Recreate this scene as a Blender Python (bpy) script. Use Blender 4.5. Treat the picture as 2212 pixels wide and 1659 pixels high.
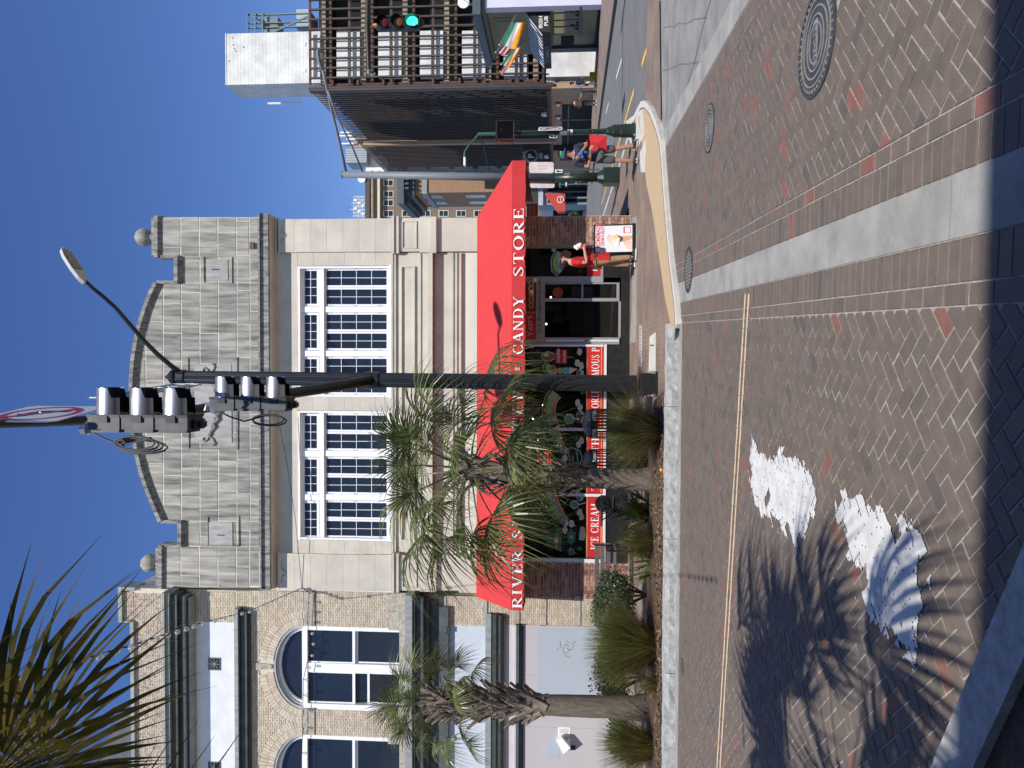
import bpy, bmesh, math, random
from mathutils import Vector, Matrix, Quaternion
for o in list(bpy.data.objects): bpy.data.objects.remove(o)
random.seed(7)
SC = bpy.context.scene
C = SC.collection
V = Vector
R = math.radians
# ------------------------------------------------------------------ camera (portrait photo stored on its side: the camera is rolled a quarter turn)
FPX = 1590.0                      # focal length in units of a 2212 px wide picture
CAM = V((0, 0, 1.75))
psi, pit, rol = R(1.6), math.atan(107 / FPX), 0.0056
Fw = V((-math.sin(psi) * math.cos(pit), math.cos(psi) * math.cos(pit), math.sin(pit)))
Rt0 = V((math.cos(psi), math.sin(psi), 0))
Up0 = Rt0.cross(Fw)
Rt = Rt0 * math.cos(rol) + Up0 * math.sin(rol)
Up = Up0 * math.cos(rol) - Rt0 * math.sin(rol)
cd = bpy.data.cameras.new("camera")
cam = bpy.data.objects.new("camera", cd)
C.objects.link(cam)
cd.sensor_fit = 'HORIZONTAL'
cd.sensor_width = 36
cd.lens = FPX / 2212 * 36
cd.clip_start = 0.05
cd.clip_end = 6000
mw = Matrix((-Up, Rt, -Fw)).transposed().to_4x4()
mw.translation = CAM
cam.matrix_world = mw
SC.camera = cam
# ------------------------------------------------------------------ sky, sun, exposure
SUN = V((-0.09, 1.0, -1.27)).normalized()          # the way the sunlight travels
W = bpy.data.worlds.new("World")
SC.world = W
W.use_nodes = True
nt = W.node_tree
sk = nt.nodes.new('ShaderNodeTexSky')
sk.sky_type = 'NISHITA'
sk.sun_disc = False
sk.sun_elevation = math.asin(-SUN.z)
sk.sun_rotation = math.atan2(-SUN.x, -SUN.y)
sk.altitude = 0
sk.air_density = 1.0
sk.dust_density = 0.0
sk.ozone_density = 3.0
bg = nt.nodes['Background']
bg.inputs['Strength'].default_value = 0.128
hs = nt.nodes.new('ShaderNodeHueSaturation')
hs.inputs['Saturation'].default_value = 1.2
hs.inputs['Hue'].default_value = 0.515
nt.links.new(sk.outputs[0], hs.inputs['Color'])
nt.links.new(hs.outputs[0], bg.inputs[0])
sd = bpy.data.lights.new("sun", 'SUN')
sd.energy = 4.8
sd.angle = R(0.53)
sd.color = (1, 0.95, 0.87)
sun = bpy.data.objects.new("sun", sd)
C.objects.link(sun)
sun.rotation_euler = SUN.to_track_quat('-Z', 'Y').to_euler()
sun.location = (0, -10, 30)
SC.view_settings.view_transform = 'Standard'
SC.view_settings.look = 'None'
SC.view_settings.exposure = 0.14
SC.view_settings.gamma = 1
SC.view_settings.use_curve_mapping = False
SC.cycles.max_bounces = 6
SC.cycles.transparent_max_bounces = 12
# ------------------------------------------------------------------ where a picture point lies in the place
def ray(x, y): return Fw * FPX + Rt * (829.5 - y) + Up * (1106 - x)
def atY(x, y, Y):
    d = ray(x, y); return CAM + d * (Y / d.y)
def atX(x, y, X):
    d = ray(x, y); return CAM + d * (X / d.x)
def atZ(x, y, Z=0.0):
    d = ray(x, y); return CAM + d * ((Z - CAM.z) / d.z)
SLOPE = 0.013
def gz(Y): return 0.0 if Y < 18 else -SLOPE * (Y - 18)
def G(x, y, up=0.0):
    d = ray(x, y)
    p = CAM + d * ((up - CAM.z) / d.z) if d.z < 0 else None
    if p is None or p.y > 18:
        t = (18 * SLOPE + up - CAM.z) / (d.z + SLOPE * d.y)
        p = CAM + d * t
    return p
# ------------------------------------------------------------------ mesh building
class MB:
    def __init__(s): s.v = []; s.f = []; s.t = []; s.tone = 0.5
    def add(s, vs, fs):
        n = len(s.v); s.v += [tuple(p) for p in vs]
        for f in fs: s.f.append([i + n for i in f]); s.t.append(s.tone)
        return s
    def box(s, x0, x1, y0, y1, z0, z1):
        x0, x1 = sorted((x0, x1)); y0, y1 = sorted((y0, y1)); z0, z1 = sorted((z0, z1))
        return s.add([(x0,y0,z0),(x1,y0,z0),(x1,y1,z0),(x0,y1,z0),(x0,y0,z1),(x1,y0,z1),(x1,y1,z1),(x0,y1,z1)],
              [(0,3,2,1),(4,5,6,7),(0,1,5,4),(1,2,6,5),(2,3,7,6),(3,0,4,7)])
    def beam(s, a, b, w, h, up=V((0,0,1))):
        a = V(a); b = V(b); d = (b - a).normalized()
        r = d.cross(up)
        if r.length < 1e-4: r = d.cross(V((0,1,0)))
        r.normalize(); u = r.cross(d)
        r *= w / 2; u *= h / 2
        return s.add([a-r-u, a+r-u, a+r+u, a-r+u, b-r-u, b+r-u, b+r+u, b-r+u],
              [(0,1,2,3),(7,6,5,4),(0,4,5,1),(1,5,6,2),(2,6,7,3),(3,7,4,0)])
    def prism(s, pts, ext):          # planar polygon pushed along ext
        n = len(pts); e = V(ext); pts = [V(p) for p in pts]
        return s.add(pts + [p + e for p in pts],
              [tuple(range(n)), tuple(range(2*n-1, n-1, -1))] + [(i, i+n, (i+1) % n + n, (i+1) % n) for i in range(n)])
    def tube(s, pts, rad, n=8, cap=True):
        pts = [V(p) for p in pts]
        if not hasattr(rad, '__len__'): rad = [rad] * len(pts)
        vs = []; fs = []; prev = None
        for i, p in enumerate(pts):
            d = (pts[min(i+1, len(pts)-1)] - pts[max(i-1, 0)]).normalized()
            if prev is None:
                r = d.cross(V((0,0,1)))
                if r.length < 1e-3: r = d.cross(V((0,1,0)))
            else: r = prev - d * prev.dot(d)
            r.normalize(); prev = r; u = d.cross(r)
            for k in range(n):
                a = 2 * math.pi * k / n
                vs.append(p + (r * math.cos(a) + u * math.sin(a)) * rad[i])
        for i in range(len(pts) - 1):
            for k in range(n):
                fs.append((i*n+k, i*n+(k+1) % n, (i+1)*n+(k+1) % n, (i+1)*n+k))
        if cap: fs += [tuple(range(n-1, -1, -1)), tuple(range((len(pts)-1)*n, len(pts)*n))]
        return s.add(vs, fs)
    def lathe(s, prof, c=(0,0,0), n=16, axis='z'):     # prof: (radius, height)
        vs = []; c = V(c)
        for r, h in prof:
            for k in range(n):
                a = 2 * math.pi * k / n; p = (r*math.cos(a), r*math.sin(a), h)
                if axis == 'y': p = (p[0], -p[2], p[1])
                if axis == 'x': p = (p[2], p[0], p[1])
                vs.append(c + V(p))
        fs = [(i*n+k, i*n+(k+1) % n, (i+1)*n+(k+1) % n, (i+1)*n+k) for i in range(len(prof)-1) for k in range(n)]
        fs += [tuple(range(n-1, -1, -1)), tuple(range((len(prof)-1)*n, len(prof)*n))]
        return s.add(vs, fs)
    def ball(s, c, r, n=10, sc=(1,1,1)):
        c = V(c); vs = []; m = max(5, n // 2 + 1)
        for i in range(1, m):
            for k in range(n):
                a = math.pi * i / m; b = 2 * math.pi * k / n
                vs.append(c + V((r*sc[0]*math.sin(a)*math.cos(b), r*sc[1]*math.sin(a)*math.sin(b), r*sc[2]*math.cos(a))))
        vs += [c + V((0,0,r*sc[2])), c - V((0,0,r*sc[2]))]; t = len(vs)
        fs = [(i*n+k, (i+1)*n+k, (i+1)*n+(k+1) % n, i*n+(k+1) % n) for i in range(m-2) for k in range(n)]
        fs += [(t-2, k, (k+1) % n) for k in range(n)] + [(t-1, (m-2)*n+(k+1) % n, (m-2)*n+k) for k in range(n)]
        return s.add(vs, fs)
    def sheet(s, pts): return s.add(pts, [tuple(range(len(pts)))])
    def mesh(s, name, mat, smooth=False, fixn=True):
        me = bpy.data.meshes.new(name)
        me.from_pydata(s.v, [], s.f)
        if fixn and len(s.f) < 60000:
            bm = bmesh.new(); bm.from_mesh(me); bmesh.ops.recalc_face_normals(bm, faces=bm.faces); bm.to_mesh(me); bm.free()
        at = me.attributes.new("tone", 'FLOAT', 'FACE')
        at.data.foreach_set("value", s.t)
        if mat: me.materials.append(mat)
        if smooth:
            me.polygons.foreach_set("use_smooth", [True] * len(me.polygons))
        me.update()
        return me
    def obj(s, name, mat, parent=None, smooth=False, **k):
        return link(name, s.mesh(name, mat, smooth), parent, **k)
LOCAL = set()
def link(name, me, parent=None, loc=None, rot=None, scale=None):
    o = bpy.data.objects.new(name, me)
    C.objects.link(o)
    if parent is not None:
        o.parent = parent
        if parent.type == 'EMPTY' and parent.name not in LOCAL:
            o.matrix_parent_inverse = Matrix.Translation(-parent.location)
    if loc is not None: o.location = loc
    if rot is not None: o.rotation_euler = rot
    if scale is not None: o.scale = (scale,)*3 if not hasattr(scale, '__len__') else scale
    return o
def tag(o, label=None, cat=None, group=None, kind=None):
    if label: o['label'] = label
    if cat: o['category'] = cat
    if group: o['group'] = group
    if kind: o['kind'] = kind
    return o
def thing(name, label, cat, loc=(0,0,0), rz=None, group=None):
    """An empty at the base; with rz its parts are written in its own axes, without in the axes of the place."""
    o = bpy.data.objects.new(name, None)
    C.objects.link(o)
    o.location = loc; o.empty_display_size = 0.2
    if rz is not None: o.rotation_euler = (0, 0, rz); LOCAL.add(o.name)
    return tag(o, label, cat, group)
def copy_tree(o, parent=None):
    c = o.copy(); C.objects.link(c)
    if o.name in LOCAL: LOCAL.add(c.name)
    if parent: c.parent = parent
    for ch in list(o.children): copy_tree(ch, c)
    return c
def struct(o): return tag(o, kind='structure')
# ------------------------------------------------------------------ materials
MATS = {}
def M(name, col, rough=0.8, var=0.18, scale=4.0, bump=0.0, bscale=40.0, metal=0.0, spec=0.5, stretch=(1,1,1), col2=None, emit=0, transl=0, tone=None, detail=6.0, lo=0.3, hi=0.7):
    if name in MATS: return MATS[name]
    m = bpy.data.materials.new(name); m.use_nodes = True; MATS[name] = m
    n = m.node_tree.nodes; l = m.node_tree.links
    b = n['Principled BSDF']
    b.inputs['Roughness'].default_value = rough
    b.inputs['Metallic'].default_value = metal
    b.inputs['Specular IOR Level'].default_value = spec
    tc = n.new('ShaderNodeTexCoord'); mp = n.new('ShaderNodeMapping')
    mp.inputs['Scale'].default_value = stretch
    l.new(tc.outputs['Object'], mp.inputs[0])
    nz = n.new('ShaderNodeTexNoise'); nz.inputs['Scale'].default_value = scale; nz.inputs['Detail'].default_value = detail
    nz.inputs['Roughness'].default_value = 0.62
    l.new(mp.outputs[0], nz.inputs['Vector'])
    rp = n.new('ShaderNodeValToRGB'); rp.color_ramp.elements[0].position = lo; rp.color_ramp.elements[1].position = hi
    c0 = col2 or tuple(c * (1 - var) for c in col)
    c1 = col if col2 else tuple(min(1, c * (1 + var)) for c in col)
    rp.color_ramp.elements[0].color = (*c0, 1); rp.color_ramp.elements[1].color = (*c1, 1)
    l.new(nz.outputs['Fac'], rp.inputs[0])
    out = rp.outputs[0]
    if tone:
        if tone == 'obj':
            a = n.new('ShaderNodeObjectInfo'); src = a.outputs['Random']
        else:
            a = n.new('ShaderNodeAttribute'); a.attribute_name = 'tone'; src = a.outputs['Fac']
        r2 = n.new('ShaderNodeValToRGB'); cr = r2.color_ramp; cr.interpolation = 'CONSTANT'
        cols = TONES[name.split('|')[0]]
        while len(cr.elements) < len(cols): cr.elements.new(0.5)
        for i, (p, c) in enumerate(cols): cr.elements[i].position = p; cr.elements[i].color = (*c, 1)
        l.new(src, r2.inputs[0])
        mx = n.new('ShaderNodeMix'); mx.data_type = 'RGBA'; mx.blend_type = 'MULTIPLY'; mx.inputs[0].default_value = 1
        l.new(out, mx.inputs[6]); l.new(r2.outputs[0], mx.inputs[7]); out = mx.outputs[2]
    l.new(out, b.inputs['Base Color'])
    if emit:
        b.inputs['Emission Color'].default_value = (*col, 1); b.inputs['Emission Strength'].default_value = emit
    if bump:
        n2 = n.new('ShaderNodeTexNoise'); n2.inputs['Scale'].default_value = bscale; n2.inputs['Detail'].default_value = 5
        l.new(mp.outputs[0], n2.inputs['Vector'])
        bp = n.new('ShaderNodeBump'); bp.inputs['Strength'].default_value = bump; bp.inputs['Distance'].default_value = 0.02
        l.new(n2.outputs['Fac'], bp.inputs['Height']); l.new(bp.outputs[0], b.inputs['Normal'])
    if transl:
        tr = n.new('ShaderNodeBsdfTranslucent'); l.new(out, tr.inputs[0])
        ms = n.new('ShaderNodeMixShader'); ms.inputs[0].default_value = transl
        l.new(b.outputs[0], ms.inputs[1]); l.new(tr.outputs[0], ms.inputs[2])
        l.new(ms.outputs[0], n['Material Output'].inputs[0])
    return m
TONES = {
 'paver': [(0, (.90,.86,.83)), (.2, (1.0,.95,.91)), (.45, (1.08,1.0,.95)), (.65, (.95,.92,.90)), (.82, (1.03,.93,.88)), (.945, (1.5,.82,.74)), (.972, (.74,.77,.80))],
 'tanbrick': [(0, (.93,.91,.88)), (.3, (1.04,1.01,.97)), (.55, (.87,.84,.79)), (.75, (1.1,1.07,1.02)), (.9, (.95,.88,.80))],
 'redbrick': [(0, (.85,.75,.72)), (.22, (1.1,.85,.76)), (.42, (1.3,1.25,1.2)), (.58, (.66,.55,.52)), (.74, (1.55,1.6,1.55)), (.88, (1.0,.7,.6))],
 'stone': [(0, (.86,.86,.87)), (.25, (1.0,1.0,.98)), (.5, (.93,.93,.92)), (.75, (1.05,1.04,1.0))],
 'fade': [(0, (.85,.9,.8)), (.35, (1,1,1)), (.7, (1.2,1.12,.9))],
}
def glass(name, tint, refl=1.0):
    if name in MATS: return MATS[name]
    m = bpy.data.materials.new(name); m.use_nodes = True; MATS[name] = m
    n = m.node_tree.nodes; l = m.node_tree.links
    n.remove(n['Principled BSDF'])
    t = n.new('ShaderNodeBsdfTransparent'); t.inputs[0].default_value = (*tint, 1)
    g = n.new('ShaderNodeBsdfGlossy'); g.inputs['Roughness'].default_value = 0.02
    g.inputs[0].default_value = (refl, refl, refl, 1)
    fr = n.new('ShaderNodeFresnel'); fr.inputs[0].default_value = 1.5
    mx = n.new('ShaderNodeMixShader')
    l.new(fr.outputs[0], mx.inputs[0]); l.new(t.outputs[0], mx.inputs[1]); l.new(g.outputs[0], mx.inputs[2])
    l.new(mx.outputs[0], n['Material Output'].inputs[0])
    return m
lime_clean = M('lime_clean', (.63,.58,.485), .85, .10, 1.3, .15, 60, col2=(.48,.44,.37), detail=9.0)
lime_dirty = M('stone|dirty', (.44,.42,.38), .92, .3, 3.2, .3, 45, stretch=(2.4,1,.25), col2=(.13,.127,.12), detail=9.0, tone='obj', lo=.33, hi=.66)
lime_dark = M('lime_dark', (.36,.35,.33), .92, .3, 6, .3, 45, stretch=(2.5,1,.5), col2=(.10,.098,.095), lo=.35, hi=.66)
mortar_pale = M('mortar_pale', (.62,.60,.53), .95, .15, 8)
white_paint = M('white_paint', (.80,.80,.80), .45, .04, 3)
black_paint = M('black_paint', (.012,.013,.015), .35, .3, 3)
dark_pane = M('dark_pane', (.012,.017,.026), .04, .3, 1.5, spec=.5)
red_cloth = M('red_cloth', (.52,.028,.03), .75, .05, 3, .06, 300)
white_letter = M('white_letter', (.82,.82,.80), .6, .03, 5)
steel_dark = M('steel_dark', (.02,.021,.022), .42, .25, 2, .04, 80)
def fr(mb, x0, x1, y0, y1, d0, d1, YP):
    """A box on a facade plane YP traced from picture rows x0..x1 and columns y0..y1; d0/d1 front and back distance in front of the plane."""
    Yf = YP - d0; xm = (x0+x1)/2; ym = (y0+y1)/2
    z1 = atY(x0, ym, Yf).z; z0 = atY(x1, ym, Yf).z
    a = atY(xm, y1, Yf).x; b = atY(xm, y0, Yf).x
    return mb.box(a, b, Yf, YP - d1, z0, z1)
def clip(poly, planes):             # Sutherland-Hodgman on 2D points, keep a*x+b*y<=c
    for a, b, c in planes:
        out = []
        for i, p in enumerate(poly):
            q = poly[(i+1) % len(poly)]
            dp = a*p[0]+b*p[1]-c; dq = a*q[0]+b*q[1]-c
            if dp <= 0: out.append(p)
            if dp * dq < 0:
                t = dp / (dp - dq); out.append((p[0]+(q[0]-p[0])*t, p[1]+(q[1]-p[1])*t))
        poly = out
        if len(poly) < 3: return []
    return poly
def area(p): return abs(sum(p[i][0]*p[(i+1) % len(p)][1]-p[(i+1) % len(p)][0]*p[i][1] for i in range(len(p)))/2)
def planes_of(poly):                # convex polygon, any order -> half planes
    cx = sum(p[0] for p in poly)/len(poly); cy = sum(p[1] for p in poly)/len(poly); out = []
    for i, p in enumerate(poly):
        q = poly[(i+1) % len(poly)]
        a, b = q[1]-p[1], p[0]-q[0]; c = a*p[0]+b*p[1]
        if a*cx+b*cy > c: a, b, c = -a, -b, -c
        out.append((a, b, c))
    return out
# ------------------------------------------------------------------ lettering
def sans(txt, O, Rv, Uv, h, mat, parent, name='lettering', align='LEFT', depth=.004, bold=0.0, sx=1.0):
    cu = bpy.data.curves.new('lettering', 'FONT'); cu.body = txt; cu.size = h / 0.7; cu.align_x = align; cu.extrude = depth; cu.offset = bold * h
    cu.resolution_u = 3
    t = bpy.data.objects.new('tmp', cu); C.objects.link(t)
    me = bpy.data.meshes.new_from_object(t.evaluated_get(bpy.context.evaluated_depsgraph_get()))
    bpy.data.objects.remove(t)
    Rv = V(Rv).normalized(); Uv = V(Uv).normalized(); N = Rv.cross(Uv)
    mt = Matrix((Rv * sx, Uv, N)).transposed().to_4x4(); mt.translation = V(O)
    me.transform(mt); me.materials.clear(); me.materials.append(mat)
    return link(name, me, parent)
def serif(txt, O, Rv, Uv, h, mat, parent, name='lettering', total=None, depth=.004, gap=.14):
    """Roman capitals with thick and thin strokes and slab-ended serifs; one mesh per word."""
    Rv = V(Rv).normalized(); Uv = V(Uv).normalized(); N = Rv.cross(Uv)
    P = []; k = .17; t = .055; x = 0
    def rect(a, b, c, d): P.append([(a,c),(b,c),(b,d),(a,d)])
    def foot(cx, z, w=.17): rect(cx-w, cx+w, z, z+.045)
    def stem(a, w=k, z0=0, z1=1, f0=True, f1=True):
        rect(a, a+w, z0, z1)
        if f0: foot(a+w/2, z0, w/2+.09)
        if f1: foot(a+w/2, z1-.045, w/2+.09)
    def diag(a, b, w): P.append([(a[0]-w/2,a[1]),(a[0]+w/2,a[1]),(b[0]+w/2,b[1]),(b[0]-w/2,b[1])])
    def bowl(cx, cy, rx, ry, a0, a1, tk=k, tn=t, n=14):
        for i in range(n):
            u = [R(a0+(a1-a0)*j/n) for j in (i, i+1)]
            P.append([(cx+rx*math.cos(u[0]), cy+ry*math.sin(u[0])), (cx+rx*math.cos(u[1]), cy+ry*math.sin(u[1])),
                      (cx+(rx-tk)*math.cos(u[1]), cy+(ry-tn)*math.sin(u[1])), (cx+(rx-tk)*math.cos(u[0]), cy+(ry-tn)*math.sin(u[0]))])
    words = []; wi = 0
    for ch in txt:
        i0 = len(P); w = .7
        if ch == ' ': wi += 1
        if ch == ' ': w = .32
        elif ch == 'A': diag((.1,0),(.42,1),.06); diag((.74,0),(.42,1),.19); rect(.2,.64,.3,.355); foot(.1,0); foot(.74,0); w = .86
        elif ch == 'C': bowl(.42,.5,.42,.52,48,312); rect(.69,.74,.66,.96); rect(.69,.74,.04,.24); w = .78
        elif ch == 'D': stem(.07); rect(.2,.34,0,.055); rect(.2,.34,.945,1); bowl(.32,.5,.48,.5,-90,90); w = .82
        elif ch in 'EF':
            stem(.07); rect(.2,.62,.945,1); rect(.57,.62,.76,.95); rect(.2,.5,.49,.545); rect(.46,.5,.4,.64)
            if ch == 'E': rect(.2,.66,0,.055); rect(.61,.66,.05,.26)
            w = .7
        elif ch == 'H': stem(.07); stem(.6); rect(.2,.64,.48,.535); w = .86
        elif ch == 'I': stem(.09); w = .36
        elif ch == 'L': stem(.07); rect(.2,.62,0,.055); rect(.57,.62,.05,.27); w = .66
        elif ch == 'M': stem(.1,.06); stem(.8,.17); diag((.15,1),(.48,0),.15); diag((.85,1),(.48,0),.06); w = 1.06
        elif ch == 'N': stem(.1,.06,f0=True); stem(.68,.06,f0=False); diag((.13,1),(.7,0),.18); w = .86
        elif ch == 'O': bowl(.45,.5,.45,.52,0,360,n=24); w = .9
        elif ch in 'PR':
            stem(.07); rect(.2,.36,.945,1); rect(.2,.36,.45,.5); bowl(.34,.725,.34,.275,-90,90,k)
            if ch == 'R': diag((.68,0),(.36,.47),.18); foot(.7,0,.12); w = .8
            else: w = .7
        elif ch == 'S':
            bowl(.3,.745,.27,.265,35,200,.11); bowl(.3,.26,.29,.27,-150,20,.13); diag((.5,.3),(.12,.72),.17); rect(.5,.54,.7,.98); rect(.03,.07,.02,.32); w = .62
        elif ch == 'T': stem(.3,f1=False); rect(.04,.73,.945,1); rect(.04,.085,.74,.95); rect(.685,.73,.74,.95); w = .78
        elif ch == 'U': stem(.07,.17,.3,1,False); stem(.66,.06,.3,1,False); bowl(.395,.32,.325,.34,180,360,.12); w = .82
        elif ch == 'V': diag((.14,1),(.44,0),.19); diag((.72,1),(.44,0),.06); foot(.14,.955,.14); foot(.72,.955,.12); w = .84
        elif ch == 'W': diag((.12,1),(.36,0),.18); diag((.6,1),(.36,0),.06); diag((.6,1),(.84,0),.18); diag((1.06,1),(.84,0),.06); foot(.12,.955,.13); foot(1.06,.955,.12); w = 1.18
        elif ch == 'Y': diag((.12,1),(.42,.45),.18); diag((.74,1),(.42,.45),.06); stem(.34,.17,0,.48,f1=False); foot(.12,.955,.13); foot(.74,.955,.12); w = .86
        words += [wi]*(len(P)-i0)
        for i in range(i0, len(P)): P[i] = [(a+x, b) for a, b in P[i]]
        x += w + gap
    sx = (total / ((x - gap) * h)) if total else 1.0
    for k_ in range(wi+1):
        mb = MB()
        for i, p in enumerate(P):
            if words[i] != k_: continue
            off = N * (.0004 * (i % 9))
            mb.prism([V(O) + Rv * (a*h*sx) + Uv * (b*h) + off for a, b in p], N * depth)
        mb.obj(name, mat, parent)
# ================================================================== GROUND
YF = 18.4                          # front of the candy store
m_mortar = M('joint_sand', (.31,.285,.25), .95, .35, 30)
m_conc = M('concrete', (.37,.365,.335), .9, .22, 2.6, .3, 90, col2=(.21,.207,.195), detail=10.0)
m_asph = M('asphalt', (.17,.168,.165), .9, .16, 1.2, .3, 160, col2=(.125,.124,.122))
m_asph2 = M('old_concrete_road', (.30,.295,.28), .9, .2, 1.6, .35, 120, col2=(.17,.167,.16), detail=9.0)
m_kerb = M('kerb_granite', (.46,.47,.46), .85, .3, 14, .5, 30, col2=(.25,.26,.26))
m_kerbp = M('pale_kerb', (.55,.53,.48), .9, .15, 5, .2, 60)
m_tan = M('tan_surface', (.50,.37,.22), .95, .2, 25, .5, 120)
m_pavo = M('paver|obj', (.138,.116,.099), .74, .14, 9, .25, 70, tone='obj')
m_pavf = M('paver|face', (.138,.116,.099), .74, .14, 9, .25, 70, tone='face')
m_mulch = M('mulch', (.12,.075,.045), .95, .5, 14, 1.0, 50, col2=(.045,.03,.02))
m_cream_line = M('cream_line', (.62,.48,.32), .85, .15, 9, .15, 60)
m_yellow = M('yellow_line', (.72,.42,.04), .8, .12, 5)
m_white = M('worn_white', (.70,.70,.68), .85, .2, 6, .25, 60, col2=(.5,.5,.48))
g = MB()
rows = [(-40, -.06), (18, -.06), (140, gz(140)-.06), (5000, gz(140)-.06)]
for i in range(3):
    (a, za), (b, zb) = rows[i], rows[i+1]
    g.add([(-3000,a,za),(3000,a,za),(3000,b,zb),(-3000,b,zb)], [(0,1,2,3)])
struct(g.obj('ground', m_asph2))
# frame of the brick crossing: s across, t along
P0 = G(2108, 432); P1 = G(1486, 627)
dt = (P1 - P0); dt.z = 0; dt.normalize(); ds = V((dt.y, -dt.x, 0))
def ST(s, t, z=0.0): return V((P0.x + ds.x*s + dt.x*t, P0.y + ds.y*s + dt.y*t, z))
road = tag(bpy.data.objects.new('road', None), kind='structure'); C.objects.link(road)
base = MB(); base.add([ST(-14,-4,-.0055), ST(2.9,-4,-.0055), ST(2.9,12,-.0055), ST(-14,12,-.0055)], [(0,1,2,3)])
base.obj('joint_bed', m_mortar, road)
holes = [(G(1764, 92), .40), (G(1533, 277), .31), (G(1488, 583), .33), (G(1474, 1440), .14)]
sh = .0055
pav = []                            # (polygon in s,t)
def keep(poly, planes):
    p = clip(poly, planes)
    if len(p) >= 3 and area(p) > .0012: pav.append(p)
W_ = .0945
c45 = math.cos(math.pi/4)
def herring(s0, s1, t0, t1):
    n = int(16 / W_)
    pl = [(1,0,s1-.004), (-1,0,-(s0+.004)), (0,1,t1), (0,-1,-t0)]
    for i in range(-n, n):
        for j in range(-n, n):
            k = (i - j) % 4
            if k == 0: r = (i, j, i+2, j+1)
            elif k == 3: r = (i, j, i+1, j+2)
            else: continue
            cx = (r[0]+r[2])/2*W_; cy = (r[1]+r[3])/2*W_
            s, t = cx*c45-cy*c45, cx*c45+cy*c45
            if s < s0-.2 or s > s1+.2 or t < t0-.2 or t > t1+.2: continue
            w = ST(s, t)
            if not (-.57*w.y-.9 < w.x < .62*w.y+.9): continue
            q = .0045
            jx = random.uniform(-.002,.002); jy = random.uniform(-.002,.002)
            cs = [(r[0]*W_+q+jx, r[1]*W_+q+jy), (r[2]*W_-q+jx, r[1]*W_+q+jy), (r[2]*W_-q+jx, r[3]*W_-q+jy), (r[0]*W_+q+jx, r[3]*W_-q+jy)]
            keep([(a*c45-b*c45, a*c45+b*c45) for a, b in cs], pl)
T0, T1 = -2.2, 8.6
BW = .145                           # half width of the concrete band
herring(-11.5, -BW-.30, T0, T1)
herring(BW+.30, 2.35, T0, 13.2)
def course(s0, s1, step, t0=T0, t1=T1):
    t = t0
    while t < t1:
        w = ST((s0+s1)/2, t)
        if -.57*w.y-.9 < w.x < .62*w.y+.9:
            pav.append([(s0+.004,t+.004),(s1-.004,t+.004),(s1-.004,t+step-.004),(s0+.004,t+step-.004)])
        t += step
course(-BW-.2, -BW, .096); course(-BW-.3, -BW-.2, .2, T0+.03)
course(BW, BW+.2, .096, T0, 9.2); course(BW+.2, BW+.3, .2, T0+.05, 9.6)
course(2.35, 2.55, .1, T0, 11.5)
def world(p):
    out = []
    for s, t in p:
        out.append(ST(s, t))
    return out
items = []
for p in pav:
    w = world(p); c = sum(w, V()) / len(w)
    if c.y > 11.15 and c.x < .75: continue
    if any((c - h).length < r - .07 for h, r in holes): continue
    items.append(((c - V((0,0,0))).length if c.y > 1.35 else 999, w, c))
items.sort(key=lambda a: a[0])
rest = MB(); nb = 0
def paver_mb(mb, w, c):
    dz = random.uniform(-.002, .0025); tx = random.uniform(-.006,.006); ty = random.uniform(-.006,.006)
    n = len(w)
    top = [V((p.x, p.y, dz + (p.x-c.x)*tx + (p.y-c.y)*ty)) for p in w]
    inn = [c + (p - c) * (1 - .007/max(.03,(V((p.x,p.y,0))-c).length)) for p in top]
    top = [V((p.x, p.y, p.z-.0045)) for p in top]
    bot = [V((p.x, p.y, -.03)) for p in w]
    mb.add(bot + top + inn, [tuple(range(2*n, 3*n))] + [(i, (i+1)%n, (i+1)%n+n, i+n) for i in range(n)] + [(n+i, (i+1)%n+n, (i+1)%n+2*n, i+2*n) for i in range(n)])
for dist, w, c in items:
    if nb < 300 and dist < 900 and len(w) >= 4:
        mb = MB(); paver_mb(mb, w, c); mb.obj('paver', m_pavo, road); nb += 1
    else:
        rest.tone = random.random(); paver_mb(rest, w, c)
tag(rest.obj('paver_field', m_pavf, road), kind='stuff')
# concrete bands, worn and slightly proud
def band(name, s0, s1, t0, t1, mat=m_conc, z=.002):
    mb = MB(); t = t0
    while t < t1:
        e = min(t+2.4, t1)
        a = ST(s0,t+.004), ST(s1,t+.004), ST(s1,e-.004), ST(s0,e-.004)
        mb.prism([V((p.x,p.y,z)) for p in a], (0,0,-.05)); t = e
    return struct(mb.obj(name, mat))
band('concrete_band', -BW+.003, BW-.003, -2.2, 8.1)
band('concrete_band', 2.56, 2.86, -2.2, 11)
# side street and cross street surfaces
sl = lambda p, up: V((p.x, p.y, gz(p.y)+up))
st = MB(); xs0 = 4.6
st.add([(3.2,1,-.03),(40,1,-.03),(40,18,-.03),(3.2,18,-.03)], [(0,1,2,3)])
struct(st.obj('cross_street', m_asph2))
st = MB(); st.add([(5.0,14.8,-.012),(60,14.8,-.012),(60,18,-.012),(5.0,18,-.012)], [(0,1,2,3)])
st.add([(5.0,18,-.012),(60,18,-.012),(60,140,gz(140)-.012),(5.0,140,gz(140)-.012)], [(0,1,2,3)])
struct(st.obj('side_street', m_asph))
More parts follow.
